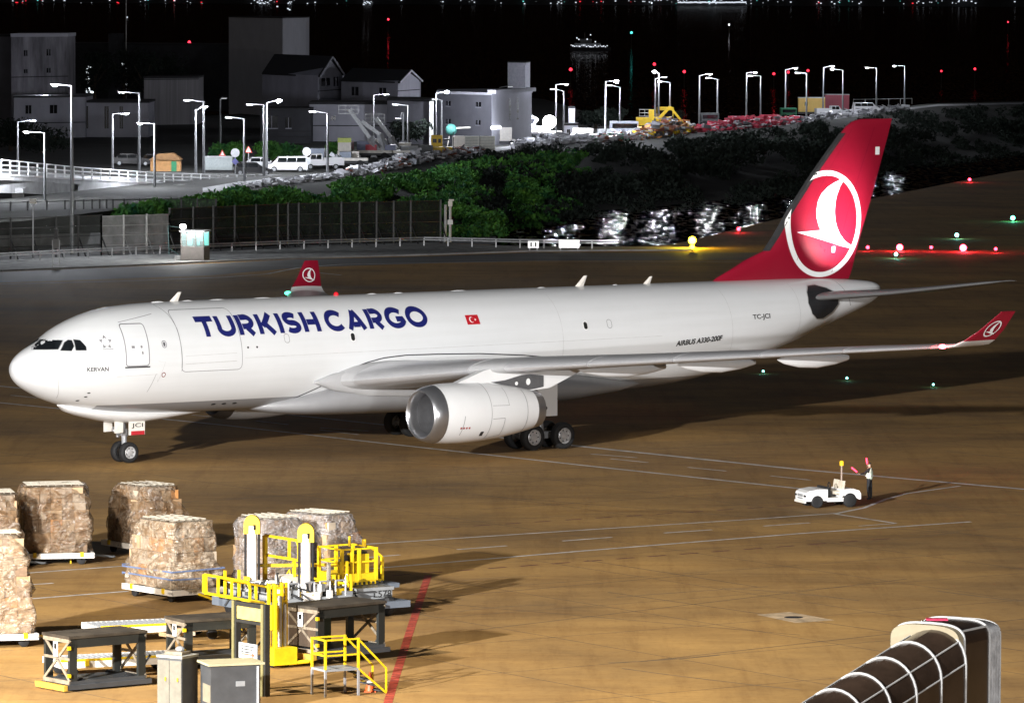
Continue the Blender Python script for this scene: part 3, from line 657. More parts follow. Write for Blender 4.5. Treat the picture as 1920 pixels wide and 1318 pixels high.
        def el(P, w_=.03):
            for (x0, a0), (x1, a1) in zip(P[:-1], P[1:]):
                n = max(1, int(abs(a1-a0)/.1)+int(abs(x1-x0)/.3))
                for k in range(n):
                    t0, t1 = k/n, (k+1)/n; xa, aa, xb, ab = x0+(x1-x0)*t0, a0+(a1-a0)*t0, x0+(x1-x0)*t1, a0+(a1-a0)*t1
                    if abs(xb-xa) > abs(ab-aa): mb.add([er(xa, aa-w_/3), er(xb, ab-w_/3), er(xb, ab+w_/3), er(xa, aa+w_/3)], [(0,1,2,3)])
                    else: mb.add([er(xa-w_/2, aa), er(xb-w_/2, ab), er(xb+w_/2, ab), er(xa+w_/2, aa)], [(0,1,2,3)])
        el([(3.4,.1),(3.4,2.6)], .025); el([(5.9,.5),(5.9,2.6)], .03); el([(3.5,1.75),(4.3,1.75),(4.3,2.5),(3.3,2.6)], .025); el([(1.7,1.6),(1.6,2.3)], .03); el([(4.6,.5),(4.6,1.3),(3.5,1.3)], .02)
        mb.build('cowl_seam', linem, en)
        mb = MB(); mb.add([er(2.9,2.2), er(3.1,2.2), er(3.1,2.4), er(2.9,2.4)], [(0,1,2,3)]); mb.build('cowl_vent', dark, en)
        mb = MB()
        for k in range(4): mb.add([er(1.5+k*.17,1.98), er(1.6+k*.17,1.98), er(1.6+k*.17,2.05), er(1.5+k*.17,2.05)], [(0,1,2,3)])
        mb.build('cowl_marking', mat('marking_red', (.35,.05,.05)), en)
# fin
FS = [(7.9,44.6,54.6,.16),(8.2,45.1,54.75,.22),(8.6,46.0,54.9,.27),(9.1,47.05,55.05,.31),(9.65,48.6,55.24,.34),(10.4,49.15,55.5,.36),(11.64,50.06,55.95,.34),(13.82,51.9,56.72,.26),(15.6,53.55,57.33,.2),(16.35,54.3,57.58,.17),(16.62,54.75,57.66,.15),(16.76,55.3,57.7,.06)]
def fsec(z): return [float(np.interp(z, [s[0] for s in FS], [s[i] for s in FS])) for i in (1, 2, 3)]
def fprof(t): t = min(max(t, 0), 1); return max(0, (2.6*math.sqrt(t)-2.6*t)) if t > .0 else 0
def FY(x, z, off=.0):
    a, b, h = fsec(z); return -(h*min(1, fprof((x-a)/(b-a))*1.5)+off)
mb = MB(); rg = []
for z, a, b, h in FS:
    ts = [.5*(1-math.cos(PI*i/16)) for i in range(17)]
    P = [(a+(b-a)*t, FY(a+(b-a)*t, z), z) for t in ts]; P += [(p[0], -p[1], z) for p in P[-2:0:-1]]; rg.append(P)
mb.loft(rg); fin = mb.build('tail_fin', red_p, ac, 40)
fsurf = lambda x, z: FY(x, z, .02)
mb = MB(); rg = []
for z in (9.6,10.4,11.64,12.8,13.82,15,16.0):
    a, b, h = fsec(z); rg.append([(a-.10, 0, z), (a+.03, -.12, z), (a+.24, FY(a+.24, z, .015), z), (a+.24, -FY(a+.24, z, .015), z), (a+.03, .12, z)])
mb.loft(rg); mb.build('fin_leading_edge', dark, ac)
decal([ribbon([(53.3, 8.3), (54.35, 11.64), (55.3, 14), (56.3, 16.3)], .035)], mat('dark_red_line', (.2,.0,.02)), 'rudder_seam', surf=fsurf)
decal([ribbon([(50.6, 9.0), (51.3, 11.64), (52.9, 14), (54.6, 16.2)], .02)], mat('dark_red_line', (.25,.0,.02)), 'fin_seam', surf=fsurf)
for u0, v0, s_ in ((1648,283,.17),(1563,468,.13)):
    p = LY(u0, v0, -.2); decal([quadfill([(p.x-s_,p.z-s_*1.3),(p.x+s_,p.z-s_*1.3),(p.x+s_,p.z+s_*1.3),(p.x-s_,p.z+s_*1.3)])], print_w, 'fin_patch', surf=fsurf)
# tail logo traced from the fin: ring centre and semi axes found by un-projecting the photo onto the fin plane
def lp(u, v): p = LY(u, v, -.3); return (p.x, p.z)
logo_w = mat('logo_white', (.8,.8,.8), .35, 0, .01)
T_, B_, L0, R0 = lp(1555,320), lp(1540,520), lp(1473,430), lp(1619,412)
rc = ((T_[0]+B_[0])/2, (T_[1]+B_[1])/2)
ring_o = []; ring_i = []
for i in range(80):
    a = 2*PI*i/80; e = (73.2*math.cos(a), 100.*math.sin(a)); u_, v_ = 1546.5+e[0]+e[1]*.06, 420-e[1]
    for L_, q_ in ((ring_o, lp(u_, v_)), (ring_i, lp(1546.5+(e[0]*.875+e[1]*.06*.9), 420-e[1]*.905))): L_.append((max(q_[0], fsec(q_[1])[0]+.06), q_[1]))
keep = []
for i in range(80):
    ok = any(p[0] > fsec(p[1])[0]+.07 for p in (ring_o[i], ring_o[(i+1) % 80], ring_i[i], ring_i[(i+1) % 80])) and all(8.0 < p[1] for p in (ring_o[i], ring_o[(i+1) % 80], ring_i[i], ring_i[(i+1) % 80]))
    if ok: keep.append((i, (i+1) % 80, 80+(i+1) % 80, 80+i))
decal([(ring_o+ring_i, keep)], logo_w, 'logo_ring', surf=fsurf, dz=.4)
zc_ = lambda a, b: lp(1440+a/4, 200+b/4)
LL = [(548,548),(500,570),(450,600),(400,650),(372,710),(358,780),(362,840),(378,895),(395,930)]
RR = [(568,560),(545,600),(522,660),(508,720),(503,790),(508,850),(525,910),(548,955),(590,1008)]
decal([([zc_(*p) for p in LL+RR], [(i, i+1, 10+i, 9+i) for i in range(8)])], logo_w, 'logo_bird', surf=lambda x, z: FY(x, z, .024), dz=.4)
TT = [(214,941),(395,928),(590,1008),(650,1046)]; BBt = [(216,946),(420,1003),(560,1046),(655,1068)]
decal([([zc_(*p) for p in TT+BBt], [(0,1,5,4),(1,2,6,5),(2,3,7,6)])], logo_w, 'logo_bird_tail', surf=lambda x, z: FY(x, z, .028), dz=.4)
# stabilisers
for sgn in (-1, 1):
    mb = MB(); SS = [(1.3,50.3,5.4,6.95,.10),(5,53.2,3.75,7.35,.09),(9.4,56.4,1.95,8.02,.08),(9.7,57.3,1.1,8.1,.05)]
    mb.loft([foil(a[1], sgn*a[0], a[3], a[2], a[4]) for a in SS]); mb.build('horizontal_stabiliser', mat('stabiliser_grey', (.17,.17,.175), .35, .2, .08, .6), ac, 40)
sm = mat('stabiliser_root_metal', (.05,.05,.055), .35, .5, .1, 1)
P = [LY(u, v, -1.6) for u, v in ((1507,568),(1512,548),(1522,536),(1538,534),(1556,540),(1573,551),(1571,570),(1558,586),(1540,597),(1525,598),(1513,588))]
decal([quadfill([(p.x, p.z) for p in P])], sm, 'stabiliser_seal_plate', dz=.2, dx=.2, off=.03)
decal([ribbon([(p.x, p.z) for p in P], .05, True)], mat('bright_metal_rim', (.6,.6,.6), .3, .6), 'seal_rim', off=.04)
decal([ribbon([(53.0, 7.9), (53.3, 7.2), (53.6, 6.5)], .03)], linem, 'skin_joint')
mb = MB(); mb.lathe([(0,.32),(.15,.3),(.15,.2)], (56.55, 0, 7.22), 'x', 20); mb.build('tail_cone_exhaust', grey_p, ac)
# logo lamps: spot lamps in the stabiliser roots that wash the fin
for sgn in (-1, 1):
    l = bpy.data.lights.new('logo_light', 'SPOT'); l.energy = 11000; l.spot_size = R(62); l.spot_blend = .9; l.shadow_soft_size = .1; l.color = (1, .95, .95)
    o = bpy.data.objects.new('logo_light', l); col.objects.link(o); o.parent = ac; o.location = (53.6, sgn*4.6, 7.9)
    o.rotation_euler = (Vector((53.3, 0, 11.3))-Vector(o.location)).to_track_quat('-Z', 'Y').to_euler()
# landing gear
tyre_prof = lambda r, w_: [(-w_*.42, r*.58), (-w_*.5, r*.75), (-w_*.46, r*.9), (-w_*.3, r*.985), (-w_*.1, r), (w_*.1, r), (w_*.3, r*.985), (w_*.46, r*.9), (w_*.5, r*.75), (w_*.42, r*.58)]
def wheel(x, y, r, w_, par, out=-1):
    mb = MB(); mb.lathe(tyre_prof(r, w_), (x, y, r), 'y', 32); wh = mb.build('wheel', blackm, par, 50)
    mb = MB(); mb.lathe([(out*w_*.43, r*.585), (out*w_*.47, r*.54), (out*w_*.3, r*.50), (out*w_*.25, r*.3), (out*w_*.36, r*.26), (out*w_*.4, r*.14), (out*w_*.4, .01)], (x, y, r), 'y', 24); mb.build('rim', mat('wheel_rim', (.55,.55,.56), .35, .3), wh, 40)
    mb = MB()
    for k in range(7): a = 2*PI*k/7; mb.tube((x+r*.4*math.cos(a), y+out*w_*.26, r+r*.4*math.sin(a)), (x+r*.4*math.cos(a), y+out*w_*.30, r+r*.4*math.sin(a)), r*.06, 6)
    mb.build('rim_hole', dark, wh); return wh
for y in (-.38, .38): wheel(6.67, y, .53, .4, ac, -1 if y < 0 else 1)
mb = MB(); mb.tube((6.67,0,.53),(6.6,0,2.4), .14, 12); mb.tube((6.67,-.38,.53),(6.67,.38,.53), .08); mb.bar((6.6,0,1.2),(7.7,0,2.3), .12); mb.tube((6.3,-.45,1.75),(6.3,.45,1.75), .05); mb.tube((6.67,0,1.0),(6.4,0,1.7), .07); mb.box((6.5,0,1.55), (.35,.5,.3)); mb.build('nose_gear_strut', steel, ac)
mb = MB(); mb.sphere((6.25,-.33,1.62), .13, 10); mb.sphere((6.25,.33,1.62), .13, 10); mb.sphere((6.25,0,1.35), .1, 10); mb.build('taxi_light', metal, ac)
mb = MB(); mb.box((7.0,-.62,1.78), (.95,.04,.72)); gd = mb.build('gear_door', whitep, ac)
for q_, s_ in (((6.0,-.5,1.85),(.5,.04,.6)),((6.0,.5,1.85),(.5,.04,.6)),((7.0,.62,1.78),(.95,.04,.72))): mb = MB(); mb.box(q_, s_); mb.build('gear_door', whitep, ac)
mb = MB(); mb.box((7.05,-.645,1.52), (.8,.01,.2)); mb.build('door_red_stripe', mat('door_red', (.5,.02,.03)), gd)
flat_text('door_lettering', 'JCI', (6.68,-.648,1.75), (1,0,0), (0,0,1), .68, .26, blackp, gd, .01)
for sg in (-1, 1):
    yc = sg*5.345
    for x in (27.9, 29.88):
        for yo in (-.7, .7): wheel(x, yc+yo, .7, .5, ac, -1 if yo < 0 else 1)
    mb = MB(); mb.bar((27.7,yc,.72),(30.1,yc,.72), .34); mb.tube((28.9,yc,.8),(28.7,yc*.98,3.9), .24, 12)
    for x in (27.9, 29.88): mb.tube((x, yc-.7, .7), (x, yc+.7, .7), .12)
    mb.tube((28.9,yc,1.1),(28.7,sg*3.2,2.6), .11); mb.tube((28.3,yc,1.3),(29.4,yc,2.2), .07); mb.build('main_gear_strut', steel, ac)
    mb = MB(); mb.box((28.9, sg*6.0, 2.6), (1.3,.06,1.7)); mb.build('gear_door', white_p, ac)
# ================================================================== FOREGROUND APRON
def frame(u, v, ang):            # ground point under a photo pixel; local x axis at angle ang (degrees)
    p = G(u, v); return (p.x, p.y, 0), R(ang)
cube = MB().box((0,0,0),(1,1,1)).mesh('box', whitep)
# ---- wrapped pallet loads
carton_c = [mat('carton_brown', (.34,.21,.11), .8, 0, .15, 3), mat('carton_tan', (.42,.29,.17), .8, 0, .15, 3), mat('carton_pale', (.5,.41,.31), .8, 0, .1, 3), mat('carton_dark', (.2,.13,.08), .8, 0, .15, 3), mat('carton_orange', (.55,.25,.08), .8, 0, .15, 3)]
carton_me = MB().box((0,0,0),(1,1,1)).mesh('carton', carton_c[0])
def film_mat(nm, cA, cB, cC, cD, cE):
    m = bpy.data.materials.new(nm); m.use_nodes = True; n = m.node_tree; b = n.nodes['Principled BSDF']
    b.inputs['Roughness'].default_value = .14; b.inputs['Specular IOR Level'].default_value = .9
    tc = n.nodes.new('ShaderNodeTexCoord'); wv = n.nodes.new('ShaderNodeTexNoise'); wv.inputs['Scale'].default_value = .9; wv.inputs['Detail'].default_value = 3; wv.inputs['Distortion'].default_value = 3.2
    n.links.new(tc.outputs['Object'], wv.inputs[0])
    r = n.nodes.new('ShaderNodeValToRGB'); r.color_ramp.elements[0].position = .42; r.color_ramp.elements[1].position = .62
    r.color_ramp.elements[0].color = (.38,.38,.38,1); r.color_ramp.elements[1].color = (.93,.93,.93,1); n.links.new(wv.outputs[0], r.inputs[0]); n.links.new(r.outputs[0], b.inputs['Alpha'])
    w3 = n.nodes.new('ShaderNodeTexNoise'); w3.inputs['Scale'].default_value = 1.3; w3.inputs['Detail'].default_value = 6; w3.inputs['Distortion'].default_value = 1.6; n.links.new(tc.outputs['Object'], w3.inputs[0])
    r3 = n.nodes.new('ShaderNodeValToRGB'); e3 = r3.color_ramp.elements; e3[0].position = .3; e3[0].color = (*cA,1); e3[1].position = .72; e3[1].color = (*cE,1)
    for ps, cl in ((.42,(*cB,1)),(.5,(*cC,1)),(.6,(*cD,1))): x_ = e3.new(ps); x_.color = cl
    n.links.new(w3.outputs[0], r3.inputs[0]); n.links.new(r3.outputs[0], b.inputs['Base Color'])
    w2m = n.nodes.new('ShaderNodeMapping'); w2m.inputs['Scale'].default_value = (.7, .7, 2.2); w2m.inputs['Rotation'].default_value = (.3, .2, 0); n.links.new(tc.outputs['Object'], w2m.inputs[0])
    w2 = n.nodes.new('ShaderNodeTexNoise'); w2.inputs['Scale'].default_value = 2.3; w2.inputs['Detail'].default_value = 5; w2.inputs['Distortion'].default_value = 2.2; n.links.new(w2m.outputs[0], w2.inputs[0])
    bp = n.nodes.new('ShaderNodeBump'); bp.inputs['Strength'].default_value = 1; bp.inputs['Distance'].default_value = .2; n.links.new(w2.outputs[0], bp.inputs['Height']); n.links.new(bp.outputs[0], b.inputs['Normal'])
    return m
FILM = {'brown': film_mat('brown_wrap_film', (.11,.06,.03), (.25,.15,.08), (.34,.26,.19), (.19,.11,.06), (.62,.57,.52)),
 'cream': film_mat('cream_wrap_film', (.22,.13,.07), (.40,.29,.19), (.52,.43,.33), (.30,.20,.12), (.72,.67,.6)),
 'silver': film_mat('silver_wrap_film', (.18,.13,.10), (.32,.28,.26), (.40,.37,.36), (.28,.22,.19), (.66,.65,.66))}; film_k = 'brown'
film = FILM['brown']; netm = mat('cargo_net', (.5,.46,.38), .8); strapm = mat('blue_strap', (.12,.16,.28), .6)
def pallet_load(pos, rz, L_, W_, Hh, z0, label, seed, chamfer=None, lean=0, dark_=0, fk='brown'):
    rr = random.Random(seed); t = thing('wrapped_cargo', label, 'cargo', (pos[0], pos[1], z0), rz, 'plastic wrapped cargo loads on pallet dollies')
    nx, ny = 5, 4; z = 0; prof = lambda h: 1.0
    while z < Hh-.15:
        h = min(rr.choice((.3, .38, .46, .55)), Hh-z); q = z/Hh; top = q > .66
        sx = L_*(.88-(.10 if top else 0)*rr.random()); sy = W_*(.88-(.1 if top else 0)*rr.random())
        ch_ = .12+(chamfer or 0); sx *= 1-ch_*max(0, q-.3); sy *= 1-ch_*max(0, q-.3)
        for side in range(4):
            n = nx if side < 2 else ny
            for k in range(n):
                if rr.random() < .03: continue
                wv = (sx if side < 2 else sy)/n; dpt = rr.uniform(.45, .6); jt = rr.uniform(-.03, .1)
                c = ((-sx/2+wv*(k+.5)), (sy/2-dpt/2+jt)*(1 if side else -1)) if side < 2 else ((sx/2-dpt/2+jt)*(1 if side == 2 else -1), (-sy/2+wv*(k+.5)))
                dm = (wv*.97, dpt) if side < 2 else (dpt, wv*.97)
                mm = rr.choices(carton_c, (4+3*dark_, 4, 3, 1+4*dark_, .8))[0]
                inst(carton_me, 'carton', t, (c[0], c[1], z+h/2), rr.uniform(-.05, .05), (dm[0], dm[1], h*.97), m=mm)
        z += h
    inst(carton_me, 'carton', t, (0, 0, Hh/2), 0, (L_*.62*(1-(chamfer or 0)*.6), W_*.6, Hh*.97), m=carton_c[2])
    # film hull
    mb = MB(); rg = []; ns = 44; nh = 16
    for j in range(nh+3):
        q = min(1, j/nh); zz = Hh*q+.03; shr = (1 if j < nh-1 else (.985, .93)[j-nh+1]) if j <= nh else (.72, .3)[j-nh-1]
        s1 = 1-(.12+(chamfer or 0))*max(0, q-.3); rgr = []
        for i in range(ns):
            a = 2*PI*(i+.5)/ns; c, s = math.cos(a), math.sin(a); e = .3
            x = (L_/2+.07)*s1*abs(c)**e*(1 if c > 0 else -1); y = (W_/2+.07)*s1*abs(s)**e*(1 if s > 0 else -1)
            nn = mnoise.noise(Vector((x*1.3+seed, y*1.3, zz*1.6)))*.27+mnoise.noise(Vector((x*3+seed, y*3, zz*3.5)))*.12
            k = 1+nn/1.4; rgr.append((x*k*shr+lean*zz, y*k*shr, zz+(0 if j < nh else .06*mnoise.noise(Vector((x*2, y*2, seed)))+.03*(j-nh))))
        rg.append(rgr)
    mb.loft(rg); mb.build('wrap_film', FILM[fk], t, 25)
    mb = MB()
    for k in range(7):
        x = -L_/2+L_*(k+.5)/7; s1 = .9-(.12+(chamfer or 0))*.7; zt = Hh+.07; x *= .95
        mb.bar((x*s1, -W_/2*s1, zt+.02*(k % 2)), (x*s1+.1, W_/2*s1, zt+.03*(k % 2)), .02, .02)
    for k in range(5):
        y = -W_/2+W_*(k+.5)/5; mb.bar((-L_/2*s1, y*s1, zt+.03), (L_/2*s1, y*s1+.08, zt+.04), .02, .02)
    tag(mb.build('net', netm, t), kind='stuff')
    for q in ((.16, .28) if seed == 3 else ()):
        mb = MB(); P = [(sx_*(L_/2+.09), sy_*(W_/2+.09), Hh*q+rr.uniform(-.04, .04)) for sx_, sy_ in ((-1,-1),(1,-1),(1,1),(-1,1),(-1,-1))]
        for a, b in zip(P[:-1], P[1:]): mb.bar(a, b, .02, .06)
        mb.build('strap', strapm, t)
    return t
def small_wheel(x, y, r, w_, par, ax='y'):
    mb = MB(); mb.lathe([(-w_/2,.02),(-w_/2,r*.8),(-w_/2*.7,r),(w_/2*.7,r),(w_/2,r*.8),(w_/2,.02)], (x, y, r) , ax, 16); return mb.build('wheel', blackm, par, 40)
def dolly(pos, rz, L_, W_, label, zt=.5, seed=0, rollers=False, text=True):
    t = thing('pallet_dolly', label, 'dolly', (pos[0], pos[1], 0), rz, 'low pallet dollies on the apron')
    mb = MB(); mb.bb(-L_/2, L_/2, -W_/2, -W_/2+.09, zt-.22, zt); mb.bb(-L_/2, L_/2, W_/2-.09, W_/2, zt-.22, zt); mb.bb(-L_/2, -L_/2+.09, -W_/2+.09, W_/2-.09, zt-.22, zt); mb.bb(L_/2-.09, L_/2, -W_/2+.09, W_/2-.09, zt-.22, zt); mb.build('frame', whitep, t)
    mb = MB(); mb.bb(-L_/2+.09, L_/2-.09, -W_/2+.09, W_/2-.09, zt-.16, zt-.1); mb.build('deck', steel if rollers else dgrey, t)
    for sx in (-1, 1):
        for sy in (-1, 1): small_wheel(sx*(L_/2-.5), sy*(W_/2-.3), .2, .14, t)
    mb = MB(); mb.bar((L_/2,0,.3),(L_/2+.9,0,.2), .08); mb.lathe([(-.03,.1),(.03,.1)], (L_/2+.95,0,.2), 'z', 10); mb.build('tow_bar', yellow if seed % 2 else dgrey, t)
    if rollers:
        n = int(L_/.2); rme = MB().tube((0,-.5,0),(0,.5,0), .045, 6).mesh('roller', steel)
        for k in range(n):
            for s in (-1, 1): inst(rme, 'roller', t, (-L_/2+.2+k*.2, s*W_*.24, zt-.02), 0, (1, W_*.42, 1))
        mb = MB(); mb.bar((-L_/2,-W_/2+.05,zt+.05),(L_/2,-W_/2+.05,zt+.05), .08, .07); mb.build('side_guide', yellow, t)
    for x in (-L_*.3, L_*.33):
        mb = MB(); mb.box((x, -W_/2-.02, zt-.06), (.14,.08,.2)); mb.build('lock', yellow, t)
    if text:
        flat_text('dolly_lettering', 'A 36', (-L_*.1, -W_/2-.006, zt-.17), (1,0,0), (0,0,1), .3, .1, blackp, t)
        flat_text('dolly_lettering', '1030', (L_*.42, -W_/2-.006, zt-.17), (1,0,0), (0,0,1), .32, .1, blackp, t)
        mb = MB(); mb.v = []; 
        flat_text('dolly_lettering', '38 20', (L_/2+.006, -W_*.2, zt-.17), (0,1,0), (0,0,1), .4, .1, blackp, t)
    return t
def pair(u, v, ang, L_, W_, Hh, dl, ll, seed, **k):
    p, a = frame(u, v, ang); dolly(p, a, L_+.2, W_+.2, dl, .5, seed); pallet_load(p, a, L_, W_, Hh, .5, ll, seed, **k)
pair(325, 1120, -52, 3.3, 2.3, 2.55, 'white pallet dolly under the tall pale wrapped load left of the yellow loader', 'tall pale cream wrapped load with blue straps, standing alone left of the yellow loader', 3, chamfer=.16, fk='cream')
pair(275, 1036, -52, 3.0, 2.3, 2.35, 'dark edged dolly under the brown and grey wrapped load behind', 'brown wrapped load with an orange patch at its top, behind the pale one', 5, dark_=1, chamfer=.2)
pair(100, 1054, 12, 2.9, 2.3, 2.7, 'white dolly with a yellow stand, under the wide wrapped load at left', 'wide brown load with wavy wrap lines on top and yellow cone-shaped stand before it', 8, dark_=.7)
pair(-22, 1066, 12, 2.5, 2.3, 2.6, 'white dolly cut by the left edge behind the front left load', 'brown wrapped load at the left edge, behind the bright front one', 12, dark_=.6)
pair(-12, 1208, 15, 2.7, 2.2, 3.5, 'white dolly at the left edge with a very tall bright load on it', 'very tall bright crumpled white load nearest the left edge', 15, chamfer=.18, lean=-.03, fk='cream')
pair(503, 1118, -52, 2.4, 2.0, 2.6, 'dolly half hidden behind the left white column of the loader', 'silver grey wrapped load behind the left white loader column', 21, chamfer=.06, fk='silver')
pair(598, 1106, -42, 3.3, 2.2, 2.55, 'dolly hidden behind the operator cage of the loader', 'large silver wrapped load with sloping right shoulder behind the yellow cage', 24, chamfer=.25, fk='silver')
# yellow stand in front of load A
p, a = frame(146, 1056, 12)
t = thing('stand', 'yellow flared pedestal stand leaning at the wide left load', 'stand', p, a)
mb = MB(); mb.loft([[(-.36,-.06,.35),(.36,-.06,.35),(.36,.06,.35),(-.36,.06,.35)], [(-.16,-.05,.8),(.2,-.05,.8),(.2,.05,.8),(-.16,.05,.8)], [(-.07,-.04,1.5),(.12,-.04,1.5),(.12,.04,1.5),(-.07,.04,1.5)]]); mb.build('plate', yellow, t)
mb = MB(); mb.bar((-.3,0,0),(-.3,0,.36), .06); mb.bar((.3,0,0),(.3,0,.36), .06); mb.build('foot', yellow, t)
# ---- roller dollies in front
p, a = frame(290, 1198, 24); dolly(p, a, 4.9, 2.2, 'long low roller bed dolly with bright rollers and yellow side guide', .62, 1, True, False)
p, a = frame(215, 1262, 24); dolly(p, a, 4.6, 2.0, 'second roller bed dolly, mostly hidden behind the dark open container at left', .6, 2, True, False)
p, a = frame(640, 1215, 30); 
# ---- cargo high loader
p, a = frame(520, 1158, -55)
ld = thing('cargo_loader', 'grey, white and yellow cargo high loader with two tall white columns', 'loader', p, a)
# local axes: x = toward the camera right (e1), y = away right (e2)
mb = MB(); mb.bb(-2.6,2.6,-1.3,2.4,.35,.8); mb.bb(-2.2,2.2,2.4,4.6,.35,.6); mb.build('chassis', mat('loader_bluegrey', (.12,.14,.17), .5, 0, .1, 2), ld)
mb = MB(); mb.bb(-2.2,2.3,-1.0,1.9,.8,.98); mb.build('deck', greyp, ld)
rme = MB().tube((-1.9,0,0),(1.9,0,0), .06, 8).mesh('roller', steel)
for k in range(12): inst(rme, 'roller', ld, (0, -.85+k*.23, 1.05))
for x in (-1.87, 1.92):
    mb = MB(); mb.lathe([(.9,.24),(1.0,.24),(1.02,.19),(3.35,.185),(3.35,.01)], (x, .05, 0), 'z', 24); cy = mb.build('lift_column', mat('cylinder_white', (.8,.76,.72), .4, 0, .04), ld, 40)
    mb = MB(); P = [(math.cos(A), math.sin(A)) for A in [PI*i/14 for i in range(15)]]
    cap_d = Vector((.574, .819, 0))       # cap face looks toward the camera
    dx, dy = .62, .78
    pts = [(x+.31*c*dx, .05+.31*c*dy, 3.42+.34*s) for c, s in P]+[(x-.31*dx, .05-.31*dy, 3.05), (x+.31*dx, .05+.31*dy, 3.05)]
    off = (-.78*.3, .62*.3, 0); mb.prism([(p_[0]+.78*.15, p_[1]-.62*.15, p_[2]) for p_ in pts], off); mb.build('column_cap', yellow, ld)
    mb = MB(); mb.box((x+.78*.16+.06, .05-.62*.16+.08, 3.3), (.08,.08,.2)); mb.build('cap_slot', dark, ld)
    for sg in (-1, 1): mb = MB(); mb.bar((x+sg*.26*dx, .05+sg*.26*dy, .9), (x+sg*.26*dx, .05+sg*.26*dy, 3.1), .09, .05); mb.build('column_rail', dark, ld)
    mb = MB(); mb.box((x, .05, 1.0), (.9,.7,.35)); mb.build('column_base', whitep, ld)
def guard(x0, x1, y, z0, z1, name='guard_rail', r=.05, mids=(.3, .6)):
    mb = MB(); mb.bar((x0,y,z0),(x1,y,z0), .08, .09); mb.bar((x0,y,z1),(x1-.15,y,z1), .08, .09); mb.bar((x0,y,z0),(x0,y,z1), .2, .12); mb.bar((x1-.15,y,z1),(x1,y,z1-.2), .08); mb.bar((x1,y,z1-.2),(x1,y,z0), .08)
    for q in mids: mb.bar((x0+(x1-x0)*q,y,z0),(x0+(x1-x0)*q,y,z1), .1, .08)
    return mb.build(name, yellow, ld)
guard(-1.5, 1.7, -2.3, .95, 1.65)
mb = MB(); mb.bar((-1.3,-2.3,.95),(-1.3,-1.2,.75), .1); mb.bar((1.2,-2.3,.95),(1.2,-1.2,.75), .1); mb.build('rail_bracket', yellow, ld)
guard(-2.3, .1, .9, 2.15, 2.9, mids=(.72,)); 
for x_, w_ in ((-2.3, .14), (-.2, .08)): mb = MB(); mb.bar((x_,.9,1.0),(x_,.9,2.15), w_); mb.build('guard_post', yellow, ld)
mb = MB(); mb.bar((-2.4,.6,1.75),(-.8,3.6,1.75), .14, .12); mb.build('cross_beam', yellow, ld)
mb = MB(); mb.loft([[(-.8,.4,1.35),(1.6,.4,1.15),(1.6,1.1,1.15),(-.8,1.1,1.35)], [(-.8,.4,1.55),(1.6,.4,1.3),(1.6,1.1,1.3),(-.8,1.1,1.55)]]); mb.build('bridge_ramp', whitep, ld)
# operator cage
x0, x1, y0, y1, zf = -.8, .8, 2.4, 3.95, 1.3
mb = MB(); mb.bb(x0, x1, y0, y1, zf-.16, zf); mb.bb(x0-.02, x1+.04, y0, y1, zf, zf+.28); mb.build('cage_floor', yellow, ld)
mb = MB()
for k in range(9): mb.box((x1+.03, y0+.2+k*.2, zf-.1), (.03,.08,.1))
mb.build('hazard_stripe', dark, ld)
for x, y in ((x0,y0),(x1,y0),(x0,y1),(x1,y1),(x1,(y0+y1)/2),(x0,(y0+y1)/2),(x1,y0+.45)):
    mb = MB(); mb.bar((x,y,zf),(x,y,zf+1.25), .11); mb.build('cage_post', yellow, ld)
for z in (zf+.72, zf+1.22):
    mb = MB(); mb.bar((x0,y0,z),(x1,y0,z), .06); mb.bar((x1,y0,z),(x1,y1,z), .06); mb.bar((x1,y1,z),(x0,y1,z), .06); mb.bar((x0,y1,z),(x0,y0,z), .06); mb.build('cage_rail', yellow, ld)
mb = MB(); mb.bb(.1,.7,3.1,3.7,zf+.28,zf+1.0); mb.build('control_console', yellow, ld)
mb = MB(); mb.bb(.15,.65,3.15,3.65,zf+1.0,zf+1.1); mb.box((.4,2.9,zf+.75),(.35,.35,.4)); mb.build('seat', dark, ld)
mb = MB(); mb.bar((.4,3.95,zf+1.22),(.4,4.5,zf+.8), .07); mb.bar((.4,4.5,zf+.8),(.4,4.5,zf-.1), .1); mb.bar((.4,4.0,zf),(.4,4.5,zf-.1), .1); mb.build('cage_ladder', yellow, ld)
mb = MB(); mb.tube((.2,3.8,zf+1.22),(.2,3.8,zf+1.5), .09, 10); mb.tube((-.2,3.4,zf+1.22),(-.2,3.4,zf+1.6), .05); mb.build('work_lamp', yellow, ld)
mb = MB(); mb.bb(-.85,.85,3.95,5.0,.95,1.12); mb.build('side_shelf', mat('loader_bluegrey', (.2,.2,.2)), ld)
for y in (2.2, 2.5, 1.7):
    mb = MB(); mb.bar((.95,y,.5),(.95,y,2.1), .14, .1); mb.build('ladder_post', yellow if y != 1.7 else whitep, ld)
for k in range(5): mb = MB(); mb.bar((.95,1.75,.75+k*.3),(.95,2.45,.75+k*.3), .06); mb.build('rung', yellow, ld)
for x_ in (-1.9, -.9, .3, 1.2, 2.1):
    for y_ in (-1.15, 1.95): mb = MB(); mb.bar((x_, y_, .8), (x_, y_, rnd.uniform(1.3, 1.9)), .1, .08); mb.build('yellow_upright', yellow, ld)
for y_ in (-1.15, 1.95): mb = MB(); mb.bar((-1.9, y_, 1.35), (2.1, y_, 1.35), .07, .07); mb.build('yellow_beam', yellow, ld)
for x_ in (-1.2, .2, 1.5): mb = MB(); mb.bb(x_-.45, x_+.45, -.9, 1.7, 1.0, 1.28); mb.build('dark_housing', dgrey, ld)
